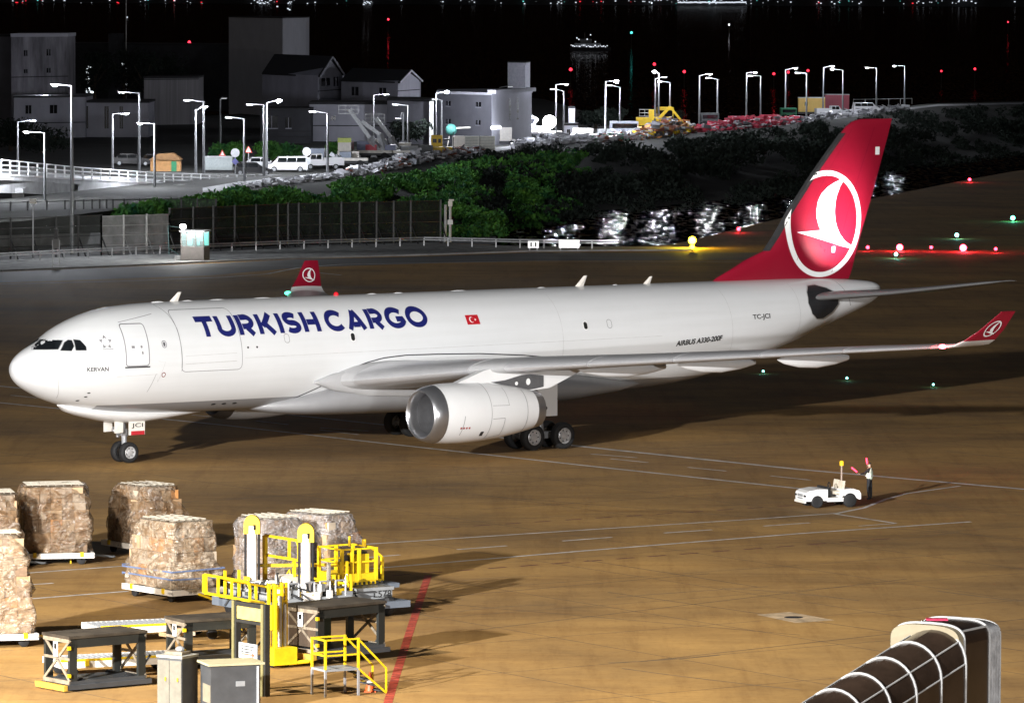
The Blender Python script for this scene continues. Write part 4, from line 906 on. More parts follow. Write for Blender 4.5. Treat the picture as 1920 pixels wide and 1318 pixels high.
for k in range(60):   # hoses, pipes and fittings crowding the deck
    x_, y_ = rnd.uniform(-2.2, 2.4), rnd.uniform(-1.2, 2.3); z_ = rnd.uniform(.6, 1.3); mb = MB()
    P_ = [(x_, y_, z_), (x_+rnd.uniform(-.3,.3), y_+rnd.uniform(-.2,.2), z_+rnd.uniform(.1,.5)), (x_+rnd.uniform(-.7,.7), y_+rnd.uniform(-.5,.5), z_+rnd.uniform(-.1,.4))]
    mb.path(P_, rnd.choice((.025,.035,.05)), 6); mb.build('hose', (dark, dark, steel, yellow, whitep)[k % 5], ld)
for k in range(26):
    mb = MB(); mb.box((rnd.uniform(-2.2,2.4), rnd.uniform(-1.2,2.3), rnd.uniform(.9,1.35)), (rnd.uniform(.15,.5), rnd.uniform(.1,.4), rnd.uniform(.08,.35)), rnd.uniform(0,1.5)); mb.build('fitting', (whitep, dgrey, greyp, yellow)[k % 4], ld)
for x_ in (-1.6, -.8, 0, .8, 1.6): mb = MB(); mb.bar((x_,-1.33,.4),(x_+.5,-1.33,.85), .06); mb.build('chassis_brace', dgrey, ld)
# engine box
mb = MB(); mb.bb(-.2,1.7,2.5,4.1,.2,1.12); eb = mb.build('engine_box', greyp, ld)
mb = MB(); mb.bb(-.25,1.75,2.45,4.15,1.0,1.12); mb.build('engine_lid', greyp, ld)
mb = MB(); mb.bb(1.7,1.74,3.25,4.0,.3,.68); mb.build('vent', dark, eb)
flat_text('box_lettering', 'L578', (1.71, 3.25, .74), (0,1,0), (0,0,1), .8, .24, blackp, eb)
mb = MB(); mb.bb(1.7,1.73,2.8,3.3,.95,1.05); mb.build('vent', dark, eb)
mb = MB(); mb.bb(1.6,2.9,-1.0,.7,.45,.62); mb.bb(1.65,2.8,.9,2.5,.55,.75); mb.build('front_step', mat('loader_bluegrey', (.2,.2,.2)), ld)
for y in (-.9, -.2, .5, 1.2):
    mb = MB(); mb.path([(2.2,y,.6),(2.2,y,1.55),(2.2,y+.45,1.55),(2.2,y+.45,.6)], .035); mb.build('hose_guard', steel, ld)
for k in range(6):
    mb = MB(); y = -1.1+k*.52; mb.box((1.9, y, rnd.uniform(.95, 1.25)), (.4, rnd.uniform(.25,.45), rnd.uniform(.2,.45)), rnd.uniform(-.4,.4)); mb.build('hydraulic_unit', (whitep, greyp, yellow)[k % 3], ld)
for x, y in ((-1.8,-.9),(1.8,-.9),(-1.8,3.9),(1.6,3.9)): small_wheel(x, y, .42, .3, ld, 'y')
mb = MB(); mb.bb(1.85,2.0,1.5,2.2,.25,.55); mb.build('number_plate', mat('plate_orange', (.6,.15,.06)), ld)
# ---- yellow lifting mast
p, a = frame(524, 1250, -55)
t = thing('lifting_mast', 'tall yellow ladder-like mast standing between black portal frame and open container', 'lift mast', p, a)
mb = MB(); mb.bb(-.45,.45,-.5,.45,.12,.72); mb.build('base_box', yellow, t)
for x, y in ((-.2,-.32),(-.2,-.12),(-.2,.22),(-.2,.4),(.2,-.3)): mb = MB(); mb.bar((x,y,.7),(x,y,2.95), .11, .08); mb.build('mast_rail', yellow, t)
for k in range(9): mb = MB(); mb.bar((-.2,-.1,.85+k*.24),(-.2,.38,.85+k*.24), .08); mb.build('rung', yellow, t)
mb = MB(); mb.bb(-.1,.2,-.45,-.15,1.35,2.2); mb.build('gear_box', yellow, t)
mb = MB(); mb.tube((-.05,.05,.7),(-.05,.05,2.5), .07, 10); mb.tube((-.05,.25,.7),(-.05,.25,2.2), .06, 10); mb.build('cylinder', steel, t)
for y in (-.3, .3): small_wheel(0, y, .13, .1, t)
mb = MB(); mb.path([(.3,.2,.15),(.5,.9,.2),(.4,1.6,.35)], .07, 8); mb.build('tow_arm', yellow, t)
# ---- open sided containers
def open_container(u, v, ang, L_, W_, Hh, label, zb=.45, shell=olive, xm=tan, back=False, dollyf=False, xpan=dgrey):
    p, a = frame(u, v, ang); t = thing('open_container', label, 'container', p, a, 'dark open sided cargo containers')
    w2, l2 = W_/2, L_/2
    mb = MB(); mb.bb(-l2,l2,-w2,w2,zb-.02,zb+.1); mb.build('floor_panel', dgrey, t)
    mb = MB(); mb.bb(-l2-.05,l2+.05,-w2-.05,w2+.05,zb+Hh,zb+Hh+.09); mb.build('roof', mat('brown_roof', (.06,.048,.035), .6, .1, .35, 1.5), t)
    for sx in (-1,1):
        for sy in (-1,1): mb = MB(); mb.bb(*sorted((sx*l2, sx*(l2-.3))), *sorted((sy*w2, sy*(w2-.12))), zb+.1, zb+Hh-.001); mb.build('corner_post', mat('black_beam', (.018,.02,.018), .55), t)
    for sy in (-1,1): mb = MB(); mb.bb(-l2,l2,*sorted((sy*w2, sy*(w2-.1))), zb+Hh-.32, zb+Hh-.002); mb.build('top_rail', mat('black_beam', (.018,.02,.018), .55), t)
    for sx in (-1, 1):
        x = sx*l2; mb = MB()
        for (ya, za), (yb, zb_) in (((-w2,zb+.1),(w2,zb+Hh-.05)),((w2,zb+.1),(-w2,zb+Hh-.05)),((-w2,zb+Hh*.55),(w2,zb+Hh*.55))): mb.bar((x-.02*sx, ya, za), (x-.02*sx, yb, zb_), .05, .09)
        mb.build('cross_brace', xm, t)
        for z_ in (zb+.06, zb+Hh-.08): mb = MB(); mb.bar((x, -w2, z_),(x, w2, z_), .07, .13); mb.build('end_beam', xm, t)
    mb = MB(); mb.bb(-l2-.05,-l2-.03,-.12,.14,zb+Hh*.58,zb+Hh*.9); sg_ = mb.build('notice_plate', print_w, t)
    mb = MB(); mb.bb(-l2-.056,-l2-.051,-.07,.09,zb+Hh*.74,zb+Hh*.86); mb.build('plate_print', blackp, sg_)
    if back:
        mb = MB(); mb.bb(-l2+.2,l2*.35,w2-.05,w2-.02,zb+.1,zb+Hh-.2); mb.build('rear_panel', mat('dark_green_panel', (.03,.045,.03), .5), t)
        mb = MB(); mb.bb(-l2+.02,-l2+.05,-w2+.1,w2-.1,zb+.2,zb+Hh-.1); mb.build('inner_panel', mat('brown_panel', (.06,.04,.025), .6), t)
    # running gear
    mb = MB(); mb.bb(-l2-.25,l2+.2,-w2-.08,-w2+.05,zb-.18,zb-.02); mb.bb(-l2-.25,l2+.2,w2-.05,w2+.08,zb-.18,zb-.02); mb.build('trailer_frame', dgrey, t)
    mb = MB(); mb.bb(-l2-.3,-l2-.15,-w2-.1,w2+.1,zb-.2,zb-.01); mb.build('trailer_bumper', mat('worn_yellow_rust', (.5,.32,.03), .6, 0, .4, 4, c2=(.3,.12,.04)), t)
    for sx in (-1,1):
        for sy in (-1,1): small_wheel(sx*(l2-.55), sy*(w2-.2), .22, .15, t)
    mb = MB(); mb.bar((l2+.2,0,.3),(l2+.8,.1,.9), .06); mb.build('tow_bar', dgrey, t)
    for z in (zb+.3, zb+Hh*.8): mb = MB(); mb.box((-l2-.04,-w2-.02,z),(.1,.1,.12)); mb.build('corner_lock', yellow, t)
    return t
open_container(628, 1238, 44, 3.2, 1.75, 1.55, 'open sided container with white X-braced end, right of the yellow mast', .45, olive, tan, True)
open_container(178, 1286, 38, 3.1, 1.6, 1.55, 'black framed open container at lower left with light showing through it', .25, mat('black_frame', (.025,.025,.025), .5), tan)
open_container(396, 1246, 30, 2.8, 1.5, 1.3, 'middle open container with stacked parcels, behind the two grey cabinets', .35, dgrey, tan)
p, a = frame(360, 1215, 30)
t = thing('parcel_stack', 'pile of wrapped tan parcels beside the middle open container', 'parcels', p, a)
for k in range(14): inst(carton_me, 'parcel', t, (rnd.uniform(-.9,.3), rnd.uniform(-.3,.5), .55+.16*(k//4)), rnd.uniform(-.3,.3), (.5,.4,.15), m=carton_c[k % 3])
# ---- black portal frame with notice
p, a = frame(470, 1300, -52)
t = thing('portal_frame', 'black steel portal frame with a yellow header panel', 'frame', p, a)
bf = mat('portal_steel', (.03,.03,.028), .5, .2); ol = mat('olive_edge', (.18,.16,.07), .5)
for x in (-.85, .85):
    mb = MB(); mb.bb(x-.11,x+.11,-.08,.12,0,3.1); mb.build('post', bf, t); mb = MB(); mb.bb(x-.11,x+.02,-.12,-.083,0,3.1); mb.build('post_edge', ol, t)
mb = MB(); mb.bb(-.74,.74,-.08,.08,2.95,3.08); mb.bb(-.74,.74,-.08,.08,2.38,2.48); mb.build('crossbar', bf, t)
mb = MB(); mb.bb(-.74,.74,-.05,.0,2.5,2.93); mb.build('header_panel', mat('header_yellow', (.6,.45,.12), .5), t)
mb = MB(); mb.bb(-.5,.55,-.14,-.1,1.2,1.72); nb = mb.build('notice_board', mat('notice_grey', (.5,.52,.52), .5), t)
mb = MB()
for k in range(3): mb.bb(-.36,.4-.1*k,-.146,-.142,1.6-k*.1,1.635-k*.1)
mb.build('notice_lines', blackp, nb); mb = MB(); mb.bb(-.3,.4,-.152,-.148,1.33,1.37); mb.prism([(.3,-.15,1.27),(.3,-.15,1.43),(.45,-.15,1.35)], (0,-.004,0)); mb.build('notice_arrow', mat('arrow_brown', (.3,.1,.05)), nb)
# ---- grey cabinets
p, a = frame(333, 1326, -32)
t = thing('equipment_cabinet', 'narrow tall grey metal cabinet, left of the wide low one', 'cabinet', p, a)
mb = MB(); mb.bb(-.5,.5,-.45,.45,.05,1.7); mb.build('body', dgrey, t); mb = MB(); mb.bb(-.52,.52,-.48,.48,1.7,1.78); mb.build('lid', mat('lid_grey', (.35,.34,.3), .5), t)
for x0_, x1_ in ((-.48,-.01),(.01,.48)):
    mb = MB(); mb.bb(x0_,x1_,-.475,-.452,.1,1.62); dd = mb.build('door', mat('cabinet_door', (.16,.15,.12), .5), t); mb = MB(); mb.box(((x0_+x1_)/2+.1,-.49,1.0),(.05,.04,.12)); mb.build('handle', yellow, dd)
tb = thing('tool_tray', 'small tray of tools and cartons lying on the narrow cabinet', 'tray', (p[0], p[1], 1.78), a)
mb = MB(); mb.box((0,0,.06),(.7,.5,.1)); mb.build('tray', tan, tb); mb = MB(); mb.sphere((.1,0,.18), .16, 10, (1,1,.6)); mb.build('bundle', greyp, tb)
p, a = frame(432, 1330, 20)
t = thing('equipment_cabinet', 'wide low dark grey cabinet with a pale flat lid and grey label', 'cabinet', p, a)
mb = MB(); mb.bb(-.85,.85,-.6,.6,.08,1.55); mb.build('body', dgrey, t)
mb = MB(); mb.bb(-.95,.98,-.68,.68,1.55,1.62); mb.build('lid', mat('cream_lid', (.42,.38,.24), .5, 0, .1, 2), t)
mb = MB(); mb.bb(.0,.32,-.615,-.603,.85,1.02); mb.build('label_plate', greyp, t); mb = MB(); mb.bb(-.862,-.853,-.55,.3,.3,.9); mb.build('side_door', mat('side_tan', (.25,.22,.16), .5), t)
mb = MB(); mb.tube((.75,-.66,.1),(.75,-.66,1.5), .05); mb.build('pipe', steel, t)
# ---- yellow railed steps
p, a = frame(626, 1302, 30)
t = thing('access_steps', 'yellow railed access platform with steps going down to the right', 'steps', p, a)
mb = MB(); mb.bb(-.6,.7,-.5,.5,.86,.93); mb.build('platform', greyp, t)
for x in (-.58,.68):
    for y in (-.48,.48): mb = MB(); mb.bar((x,y,0),(x,y,.86), .07); mb.build('leg', steel, t)
for x, y in ((-.58,-.48),(.68,-.48),(-.58,.48),(.68,.48)): mb = MB(); mb.bar((x,y,.93),(x,y,1.95), .07); mb.build('rail_post', yellow, t)
for z in (1.4, 1.92): mb = MB(); mb.bar((.68,.48,z),(-.58,.48,z), .055); mb.bar((-.58,.48,z),(-.58,-.48,z), .055); mb.bar((-.58,-.48,z),(.68,-.48,z), .055); mb.build('guard_rail', yellow, t)
for y in (-.48, .48): mb = MB(); mb.bar((.68,y,1.9),(1.75,y,.85), .055); mb.bar((.68,y,.9),(1.75,y,.02), .06); mb.build('stair_rail', yellow if y else dark, t); mb = MB(); mb.bar((1.75,y,.05),(1.75,y,.85), .05); mb.build('rail_post', yellow, t)
for k in range(4): mb = MB(); mb.bb(.75+k*.24,.98+k*.24,-.45,.45,.68-k*.2,.72-k*.2); mb.build('step', dgrey, t)
# ---- cone
p = G(694, 1296); t = thing('traffic_cone', 'orange and white traffic cone at the foot of the yellow steps', 'cone', p)
mb = MB(); mb.cur = 0; mb.lathe([(.03,.17),(.25,.13)], (0,0,0), 'z', 16); mb.lathe([(.42,.09),(.66,.035),(.66,.001)], (0,0,0), 'z', 16); mb.cur = 1; mb.lathe([(.25,.13),(.42,.09)], (0,0,0), 'z', 16); mb.build('cone_body', [mat('cone_orange', (.65,.1,.02), .5), print_w], t, 40)
mb = MB(); mb.box((0,0,.02),(.4,.4,.04)); mb.build('base', mat('cone_orange', (.6,.1,.02)), t)
# manhole
p = G(1488, 1157); t = thing('manhole_cover', 'dark round drain cover in a pale worn square of concrete', 'manhole', (p.x, p.y, .004), .5)
mb = MB(); mb.add([(-.9,-1.6,0),(.9,-1.5,0),(.8,1.6,0),(-.8,1.4,0)], [(0,1,2,3)]); mb.build('surround', mat('pale_patch', (.55,.4,.24), .8, 0, .35, 1.5), t)
mb = MB(); mb.lathe([(.004,.01),(.004,.36),(-.003,.36)], (0,0,0), 'z', 24); mb.build('cover', dark, t)
# ---- baggage tug
p, a = frame(1553, 949, 196)
tg = thing('baggage_tractor', 'small white open baggage tractor with an amber beacon on a pole', 'tractor', p, R(196+3))
# local: +x is forward (towards camera left)
tw = mat('tug_white', (.8,.79,.78), .4, 0, .03, 1)
mb = MB(); mb.loft([[(x,-.78*w_,z0),(x,.78*w_,z0),(x,.78*w_,z1),(x,-.78*w_,z1)] for x, w_, z0, z1 in ((.35,1,.38,.98),(.8,1,.38,1.0),(1.35,.98,.36,.92),(1.56,.93,.36,.82),(1.6,.9,.4,.74))]); bd = mb.build('bonnet', tw, tg)
mb = MB(); mb.bb(-.75,.36,-.78,.78,.32,.52); mb.build('floor_sill', tw, tg)
mb = MB(); mb.loft([[(x,-.8,z0),(x,.8,z0),(x,.8,z1),(x,-.8,z1)] for x, z0, z1 in ((-1.55,.42,.72),(-1.45,.4,.88),(-1.1,.62,.98),(-.5,.62,.96),(-.45,.5,.6))]); mb.build('rear_body', tw, tg)
mb = MB(); mb.bb(1.6,1.63,-.35,.35,.58,.72); mb.bb(1.6,1.63,-.35,.35,.46,.53); mb.build('grille', greyp, tg)
for y in (-.62,.62): mb = MB(); mb.box((1.6,y,.64),(.06,.22,.1)); mb.build('headlight', dark, tg)
mb = MB(); mb.bb(1.56,1.66,-.7,.7,.26,.38); mb.build('bumper', whitep, tg)
for x, s in ((.95,.33),(-.92,.38)):
    for y in (-.72,.72): mb = MB(); mb.lathe([(-.11,.02),(-.12,s*.85),(-.08,s),(.08,s),(.12,s*.85),(.11,.02)], (x, y, s), 'y', 20); wh = mb.build('wheel', blackm, tg, 40)
for y in (-.38,.38):
    mb = MB(); mb.box((-.35,y,.78),(.5,.5,.16)); mb.box((-.6,y,1.1),(.14,.5,.6), 0, 0, -.15); mb.build('seat', mat('cream_seat', (.7,.62,.5), .5), tg)
mb = MB(); mb.lathe([(-.02,.19),(.02,.19),(.02,.15),(-.02,.15),(-.02,.19)], (.12,.38,1.15), 'x', 16); mb.tube((.12,.38,1.15),(.4,.38,.95), .03); mb.build('steering_wheel', dark, tg)
mb = MB(); mb.box((.3,0,1.02),(.18,1.3,.14)); mb.build('dashboard', dark, tg)
mb = MB(); mb.path([(-1.0,-.6,.98),(-1.0,-.6,2.15)], .045, 8); mb.build('beacon_pole', mat('pole_tan', (.4,.3,.25)), tg)
mb = MB(); mb.lathe([(2.1,.1),(2.32,.11),(2.36,.05),(2.36,.001)], (-1.0,-.6,0), 'z', 14); mb.build('beacon', mat('amber_beacon', (.8,.5,.02), .3, emit=(1,.6,.02), es=.8), tg, 40)
mb = MB(); mb.box((.1,-.1,.75),(.3,.6,.5)); mb.build('centre_console', dark, tg)
tg.scale = (.87, .87, .87)
# ---- marshaller
def skin_fig(name, V, E_, rad, m, parent, root=0, sub=2):
    me = bpy.data.meshes.new(name); me.from_pydata(V, E_, []); o = bpy.data.objects.new(name, me); col.objects.link(o)
    md = o.modifiers.new('s', 'SKIN'); md.use_smooth_shade = True
    for i, r_ in enumerate(rad): me.skin_vertices[0].data[i].radius = (r_, r_) if not isinstance(r_, tuple) else r_; me.skin_vertices[0].data[i].use_root = (i == root)
    o.modifiers.new('b', 'SUBSURF').levels = sub
    bpy.context.view_layer.update(); dg = bpy.context.evaluated_depsgraph_get(); nm = bpy.data.meshes.new_from_object(o.evaluated_get(dg)); bpy.data.objects.remove(o)
    for x in m: nm.materials.append(x)
    nm.polygons.foreach_set('use_smooth', [True]*len(nm.polygons))
    q = bpy.data.objects.new(name, nm); col.objects.link(q); q.parent = parent; return q
p = G(1630, 937); man = thing('person', 'person in black trousers and pale reflective vest raising two lit red wands', 'person', p, R(-118))
# local +x: facing direction is -y
V = [(0,0,.95),(0,0,1.15),(0,0,1.36),(0,.01,1.5),(0,-.02,1.6),(0,-.03,1.7),
 (.1,0,.9),(.11,-.02,.5),(.11,.03,.1),(.11,-.1,.04),(-.1,0,.9),(-.12,.02,.5),(-.12,.04,.1),(-.12,-.1,.04),
 (.19,0,1.42),(.3,-.12,1.28),(.24,-.34,1.22),(.23,-.41,1.23),(-.19,0,1.43),(-.33,-.06,1.2),(-.27,-.2,1.46),(-.26,-.22,1.53)]
Ed = [(0,1),(1,2),(2,3),(3,4),(4,5),(0,6),(6,7),(7,8),(8,9),(0,10),(10,11),(11,12),(12,13),(2,14),(14,15),(15,16),(16,17),(2,18),(18,19),(19,20),(20,21)]
rad = [(.17,.13),(.16,.12),(.19,.13),.055,.085,.075,.095,.07,.05,.045,.095,.07,.05,.045,.07,.05,.038,.035,.07,.05,.038,.035]
skin = mat('skin', (.55,.36,.26), .55); cloth = mat('dark_clothes', (.015,.016,.02), .8)
body = skin_fig('body', V, Ed, rad, [cloth, skin], man)
for f in body.data.polygons:
    c = f.center
    if (c.z > 1.53 and abs(c.x) < .14 and c.z < 1.8) or (c.y < -.36) or (c.z > 1.47 and c.x < -.2): f.material_index = 1
Vv = [(0,0,.9),(0,0,1.15),(0,0,1.34),(0,.0,1.44)]
skin_fig('vest', Vv+[(.13,0,1.43),(-.13,0,1.44)], [(0,1),(1,2),(2,3),(2,4),(2,5)], [(.21,.17),(.20,.155),(.225,.17),.08,.1,.1], [mat('reflective_vest', (.62,.72,.6), .5, 0, .05)], man)
mb = MB(); mb.bb(-.175,.175,-.14,.14,1.12,1.16); mb.build('vest_stripe', print_w, man)
skin_fig('hair', [(0,.03,1.7),(0,.02,1.76)], [(0,1)], [.08,.06], [dark], man)
mb = MB(); mb.sphere((0,-.115,1.64), .018, 6); mb.build('nose', skin, man)
for x in (-.24,.0):
    pass
def fingers(o, c, d, up):
    mb = MB(); c = Vector(c); d = Vector(d); s = d.cross(Vector(up)).normalized()
    for k in range(4): a_ = c+s*(-.024+.016*k); mb.path([a_, a_+d*.035+Vector(up)*.01, a_+d*.05-Vector(up)*.02], .0085, 5)
    mb.path([c+s*.03, c+s*.045+d*.02], .01, 5); mb.build('fingers', skin, o)
fingers(man, (.23,-.44,1.23), (0,-1,0), (0,0,1)); fingers(man, (-.26,-.23,1.55), (0,-.2,1), (0,-1,0))
wandm = mat('lit_red_wand', (.9,.05,.1), .4, emit=(1,.03,.08), es=4); ca, sa_ = math.cos(R(-118)), math.sin(R(-118))
for (lx, ly, lz), d, lab in (((.23,-.45,1.24), (0,-.35,.25), 'lit red wand held out low in the lowered hand'), ((-.26,-.23,1.58), (0,-.05,.33), 'lit red wand held straight up in the raised hand')):
    q = Vector((p.x+ca*lx-sa_*ly, p.y+sa_*lx+ca*ly, lz)); t = thing('signal_wand', lab, 'wand', q, R(-118))
    d = Vector(d); mb = MB(); mb.tube((0,0,0), d*.25, .022, 8); mb.build('handle', dark, t); mb = MB(); mb.tube(d*.25, d, .04, 10); mb.sphere(d, .045, 8); mb.build('glow_tube', wandm, t, 40)
point((p.x-.3, p.y-.5, 1.6), 6, (1,.1,.1), .08)
# ---- covered boarding stairs (lower right)
def canopy_arch(c, right, w_, h_, n=14, leg=1.9, e=.8):
    P = [c-right*w_/2-Vector((0,0,leg))]
    for i in range(n+1):
        a_ = PI-PI*i/n; P.append(c+right*(w_/2)*(abs(math.cos(a_))**e)*(1 if math.cos(a_) > 0 else -1)+Vector((0,0,h_*abs(math.sin(a_))**e)))
    P.append(c+right*w_/2-Vector((0,0,leg))); return P
top0 = D(1712, 1213, 170)
t = bst = thing('covered_boarding_stairs', 'covered mobile boarding stairs with brown glazed panels and white curved ribs', 'boarding stairs', (top0.x, top0.y, 0), 0)
tint = mat('brown_tinted_panel', (.035,.022,.015), .22, 0, .25, .6, spec=.7); rib_m = mat('rib_white', (.42,.42,.42), .4, 0, .04)
dn = Vector((-1, -1.15, -.40)); rgt = Vector((.75, -.66, 0)).normalized(); zt = 2.28
def gring(k): return canopy_arch(Vector((0,0,zt))+dn*k, rgt, 2.85, 1.15, 14, 2.0, 1.)
ringp = [gring(k-.9) for k in range(6)]
for k in range(5):
    for (i0, i1) in ((0,1),(1,5),(5,8),(8,12),(12,15),(15,16)):
        mb = MB(); mb.loft([ringp[k][i0:i1+1], ringp[k+1][i0:i1+1]], cap=False, closed=False); mb.build('canopy_panel', tint, t, 60)
for k in range(6): mb = MB(); mb.path([q+(q-Vector((0,0,zt))-dn*(k-.9)).normalized()*.02 for q in ringp[k]], .05, 8); mb.build('canopy_rib', rib_m, t, 60)
for i in (5, 12, 1, 15): mb = MB(); mb.path([r_[i]+Vector((0,0,.03)) for r_ in ringp], .03, 8); mb.build('canopy_purlin', rib_m, t, 60)
# upper platform hood: axis to the right
ax = Vector((1., .12, 0)).normalized(); rr_ = Vector((.62,-.78,0)).normalized()
c0 = Vector((.5, 1.0, zt+.98)); ax = Vector((.52,.85,0)).normalized(); rr_ = Vector((.85,-.52,0)).normalized(); 
def hring(s, w_=2.9, h_=.62, leg=3.0): return canopy_arch(c0+ax*s, rr_, w_, h_, 16, leg, .62)
h0, h1, h2, h3 = hring(0), hring(.4), hring(2.5), hring(3.5, 2.75, .5)
mb = MB(); mb.loft([h0, h1], cap=False, closed=False); mb.build('hood_edge', mat('cream_canvas', (.3,.255,.17), .7, 0, .08, 1), t, 60)
mb = MB(); cc = [q+ax*.02 for q in h0]; inner = ringp[0]; 
mb.add(cc, [tuple(range(len(cc)))]); mb.build('hood_curtain', mat('cream_canvas', (.3,.255,.17)), t)
for i0, i1 in ((0,2),(2,9),(9,14),(14,17),(17,18)):
    mb = MB(); mb.loft([h1[i0:i1+1], h2[i0:i1+1]], cap=False, closed=False); mb.build('hood_panel', tint, t, 60)
for h_ in (h1, h2): mb = MB(); mb.path([q+(q-c0).normalized()*.02 for q in h_], .055, 8); mb.build('hood_rib', rib_m, t, 60)
mb = MB(); mb.path([h1[14]+Vector((.03,-.03,0)), h2[14]+Vector((.03,-.03,0))], .04, 8); mb.build('hood_purlin', rib_m, t, 60)
for k in range(4):
    a0_, a1_ = h2, h3; q0, q1 = k/4, (k+1)/4
    rg = [[x_.lerp(y_, q0) for x_, y_ in zip(a0_, a1_)], [x_.lerp(y_, (q0+q1)/2)+(x_-c0).normalized()*.1 for x_, y_ in zip(a0_, a1_)], [x_.lerp(y_, q1) for x_, y_ in zip(a0_, a1_)]]
    mb = MB(); mb.loft(rg, cap=False, closed=False); mb.build('bellows_fold', mat('bellows_grey', (.42,.42,.43), .7, 0, .25, 2, bump=.4), t, 60)
mb = MB(); mb.path([q+ax*.05 for q in h3], .06, 6); mb.build('bumper_edge', rib_m, t)
mb = MB(); q = hring(1.0); mb.box(c0+ax*1.0+Vector((0,0,.72)), (.8,.5,.05)); mb.build('roof_reflection', mat('reflection_pink', (.6,.05,.12), .3), t)  # pink slab put in for the reflection on the hood roof
mb = MB(); mb.box(Vector((1.6,.8,.55)), (2.6,2.2,.5), .2); mb.build('chassis', greyp, t)
for x, y in ((.7,.1),(2.6,.3),(.6,1.5),(2.5,1.7)): small_wheel(x, y, .4, .3, t)
mb = MB(); mb.box((1.6,.8,zt-2.3),(2.4,2.2,.15),.2); mb.build('platform', greyp, t)
bb_ = ringp[-1]
for s in (-.9,.9): mb = MB(); mb.bar(Vector((0,0,zt-2.1))+rgt*s-dn*.9, Vector((0,0,zt-2.1))+dn*4.1+rgt*s, .1, .2); mb.build('stringer', greyp, t)

bst.scale = (.85, .85, .945)
# ================================================================== FENCE LINE
def tabp(T):  # list of (u, v) -> point at parameter u on the ground
    U = [a for a, b in T]; V = [b for a, b in T]
    return lambda u, z=0.: G(u, float(np.interp(u, U, V)), z)
fl = tabp([(-60,491),(20,486),(135,481),(300,475),(540,463),(840,455)])
fencem = mat('fence_dark_steel', (.05,.05,.052), .5, .4); fencep = mat('fence_pale_steel', (.5,.5,.5), .45, .3)
def screen_mat(name, c, al):
    m = mat(name, c, .7, 0, .3, .7, alpha=al, spec=.15); return m
def fence(name, label, us_, h, postm, panm, brace=True, rails=4, pfun=fl, dY=0., barem=None, lean=.5, alt=1):
    b0 = pfun(us_[0]); t = thing(name, label, 'fence', (b0.x, b0.y+dY, 0)); O = Vector((b0.x, b0.y+dY, 0))
    P = [pfun(u)+Vector((0, dY, 0))-O for u in us_]
    for i, p in enumerate(P):
        mb = MB(); mb.bar(p, p+Vector((0,0,h)), .16, .16); mb.build('post', postm, t)
        if brace: mb = MB(); mb.bar(p+Vector((.05,-.02,h*.45)), p+Vector((.75,-.9,0)), .09); mb.build('brace', postm, t)
        if i+1 < len(P):
            q = P[i+1]
            for k in range(rails): z = h*(.02+.97*(k+1)/rails)-.05; mb = MB(); mb.bar(p+Vector((0,-.05,z)), q+Vector((0,-.05,z)), .06, .07); mb.build('rail', postm, t)
            if panm:
                a, b = p+Vector((.05,.03,.1)), q+Vector((-.05,.03,.1)); mb = MB(); mb.prism([a, b, b+Vector((0,0,h-.15)), a+Vector((0,0,h-.15))], (0,.02,0)); mb.build('panel', panm, t)
    return t
clear_m = screen_mat('clear_mesh_panel', (.3,.32,.31), .1); pale_m = screen_mat('pale_translucent_panel', (.42,.42,.42), .6); dark_m = screen_mat('dark_tinted_panel', (.03,.032,.034), .66)
fence('security_fence', 'dark posted see-through fence along the left edge behind the guard rail', [-25,20,62,105,147,190], 3.7, fencem, clear_m)
fence('security_fence', 'fence bays with bright pale posts and translucent panels left of the guard booth', [190,232,275,318], 3.6, fencep, pale_m)
fence('security_fence', 'tall dark tinted screen fence stretching right from the guard booth', [318,362,400,440,480,521,540,560,600,640,674,706,738,770,826], 4.1, fencem, dark_m)
fb = tabp([(-60,458),(140,452),(240,449),(330,447),(400,449)])
fence('security_fence', 'second fence of dark posts standing behind the first one at left', [-40,20,52,88,122,141,157,173,187,200,212,233,262,280,305,340,370,405], 3.9, fencem, clear_m, brace=False, pfun=fb)
mb = MB(); pts = [fb(u)+Vector((0,-8,0)) for u in range(-60, 331, 30)]; o0 = pts[0].copy()
t = thing('barrier_row', 'row of pale concrete barriers behind the left fence', 'barrier', o0)
for a, b in zip(pts[:-1], pts[1:]): a, b = a-o0, b-o0; mb = MB(); mb.prism([a+Vector((.04,0,0)), b, b+Vector((0,0,1.05)), a+Vector((.04,0,1.05))], (0,.35,0)); mb.build('barrier', conc, t)
pts = [fl(u)+Vector((0,6,0)) for u in range(330, 560, 40)]; o0 = pts[0].copy(); t = thing('barrier_row', 'row of grey concrete barriers behind the dark screen fence by the booth', 'barrier', o0)
for a, b in zip(pts[:-1], pts[1:]): a, b = a-o0, b-o0; mb = MB(); mb.prism([a+Vector((.04,0,0)), b, b+Vector((0,0,1.1)), a+Vector((.04,0,1.1))], (0,.35,0)); mb.build('barrier', conc, t)
# guard rail
gl = tabp([(-60,496),(0,492),(135,485),(340,476),(540,468),(800,461),(1000,466),(1200,468)])
b0 = gl(-60); t = thing('guard_rail', 'long low steel crash rail along the service road', 'guard rail', b0)
U_ = list(range(-60, 1200, 45)); P = [gl(u)-b0 for u in U_]
for i, (a, b) in enumerate(zip(P[:-1], P[1:])):
    mb = MB()
    for z in (.58,.78): mb.bar(a+Vector((0,0,z)), b+Vector((0,0,z)), .06, .12)
    mb.build('rail_beam', steel, t); mb = MB(); mb.bar(a+Vector((0,.05,0)), a+Vector((0,.05,.8)), .12); mb.build('post', steel, t)
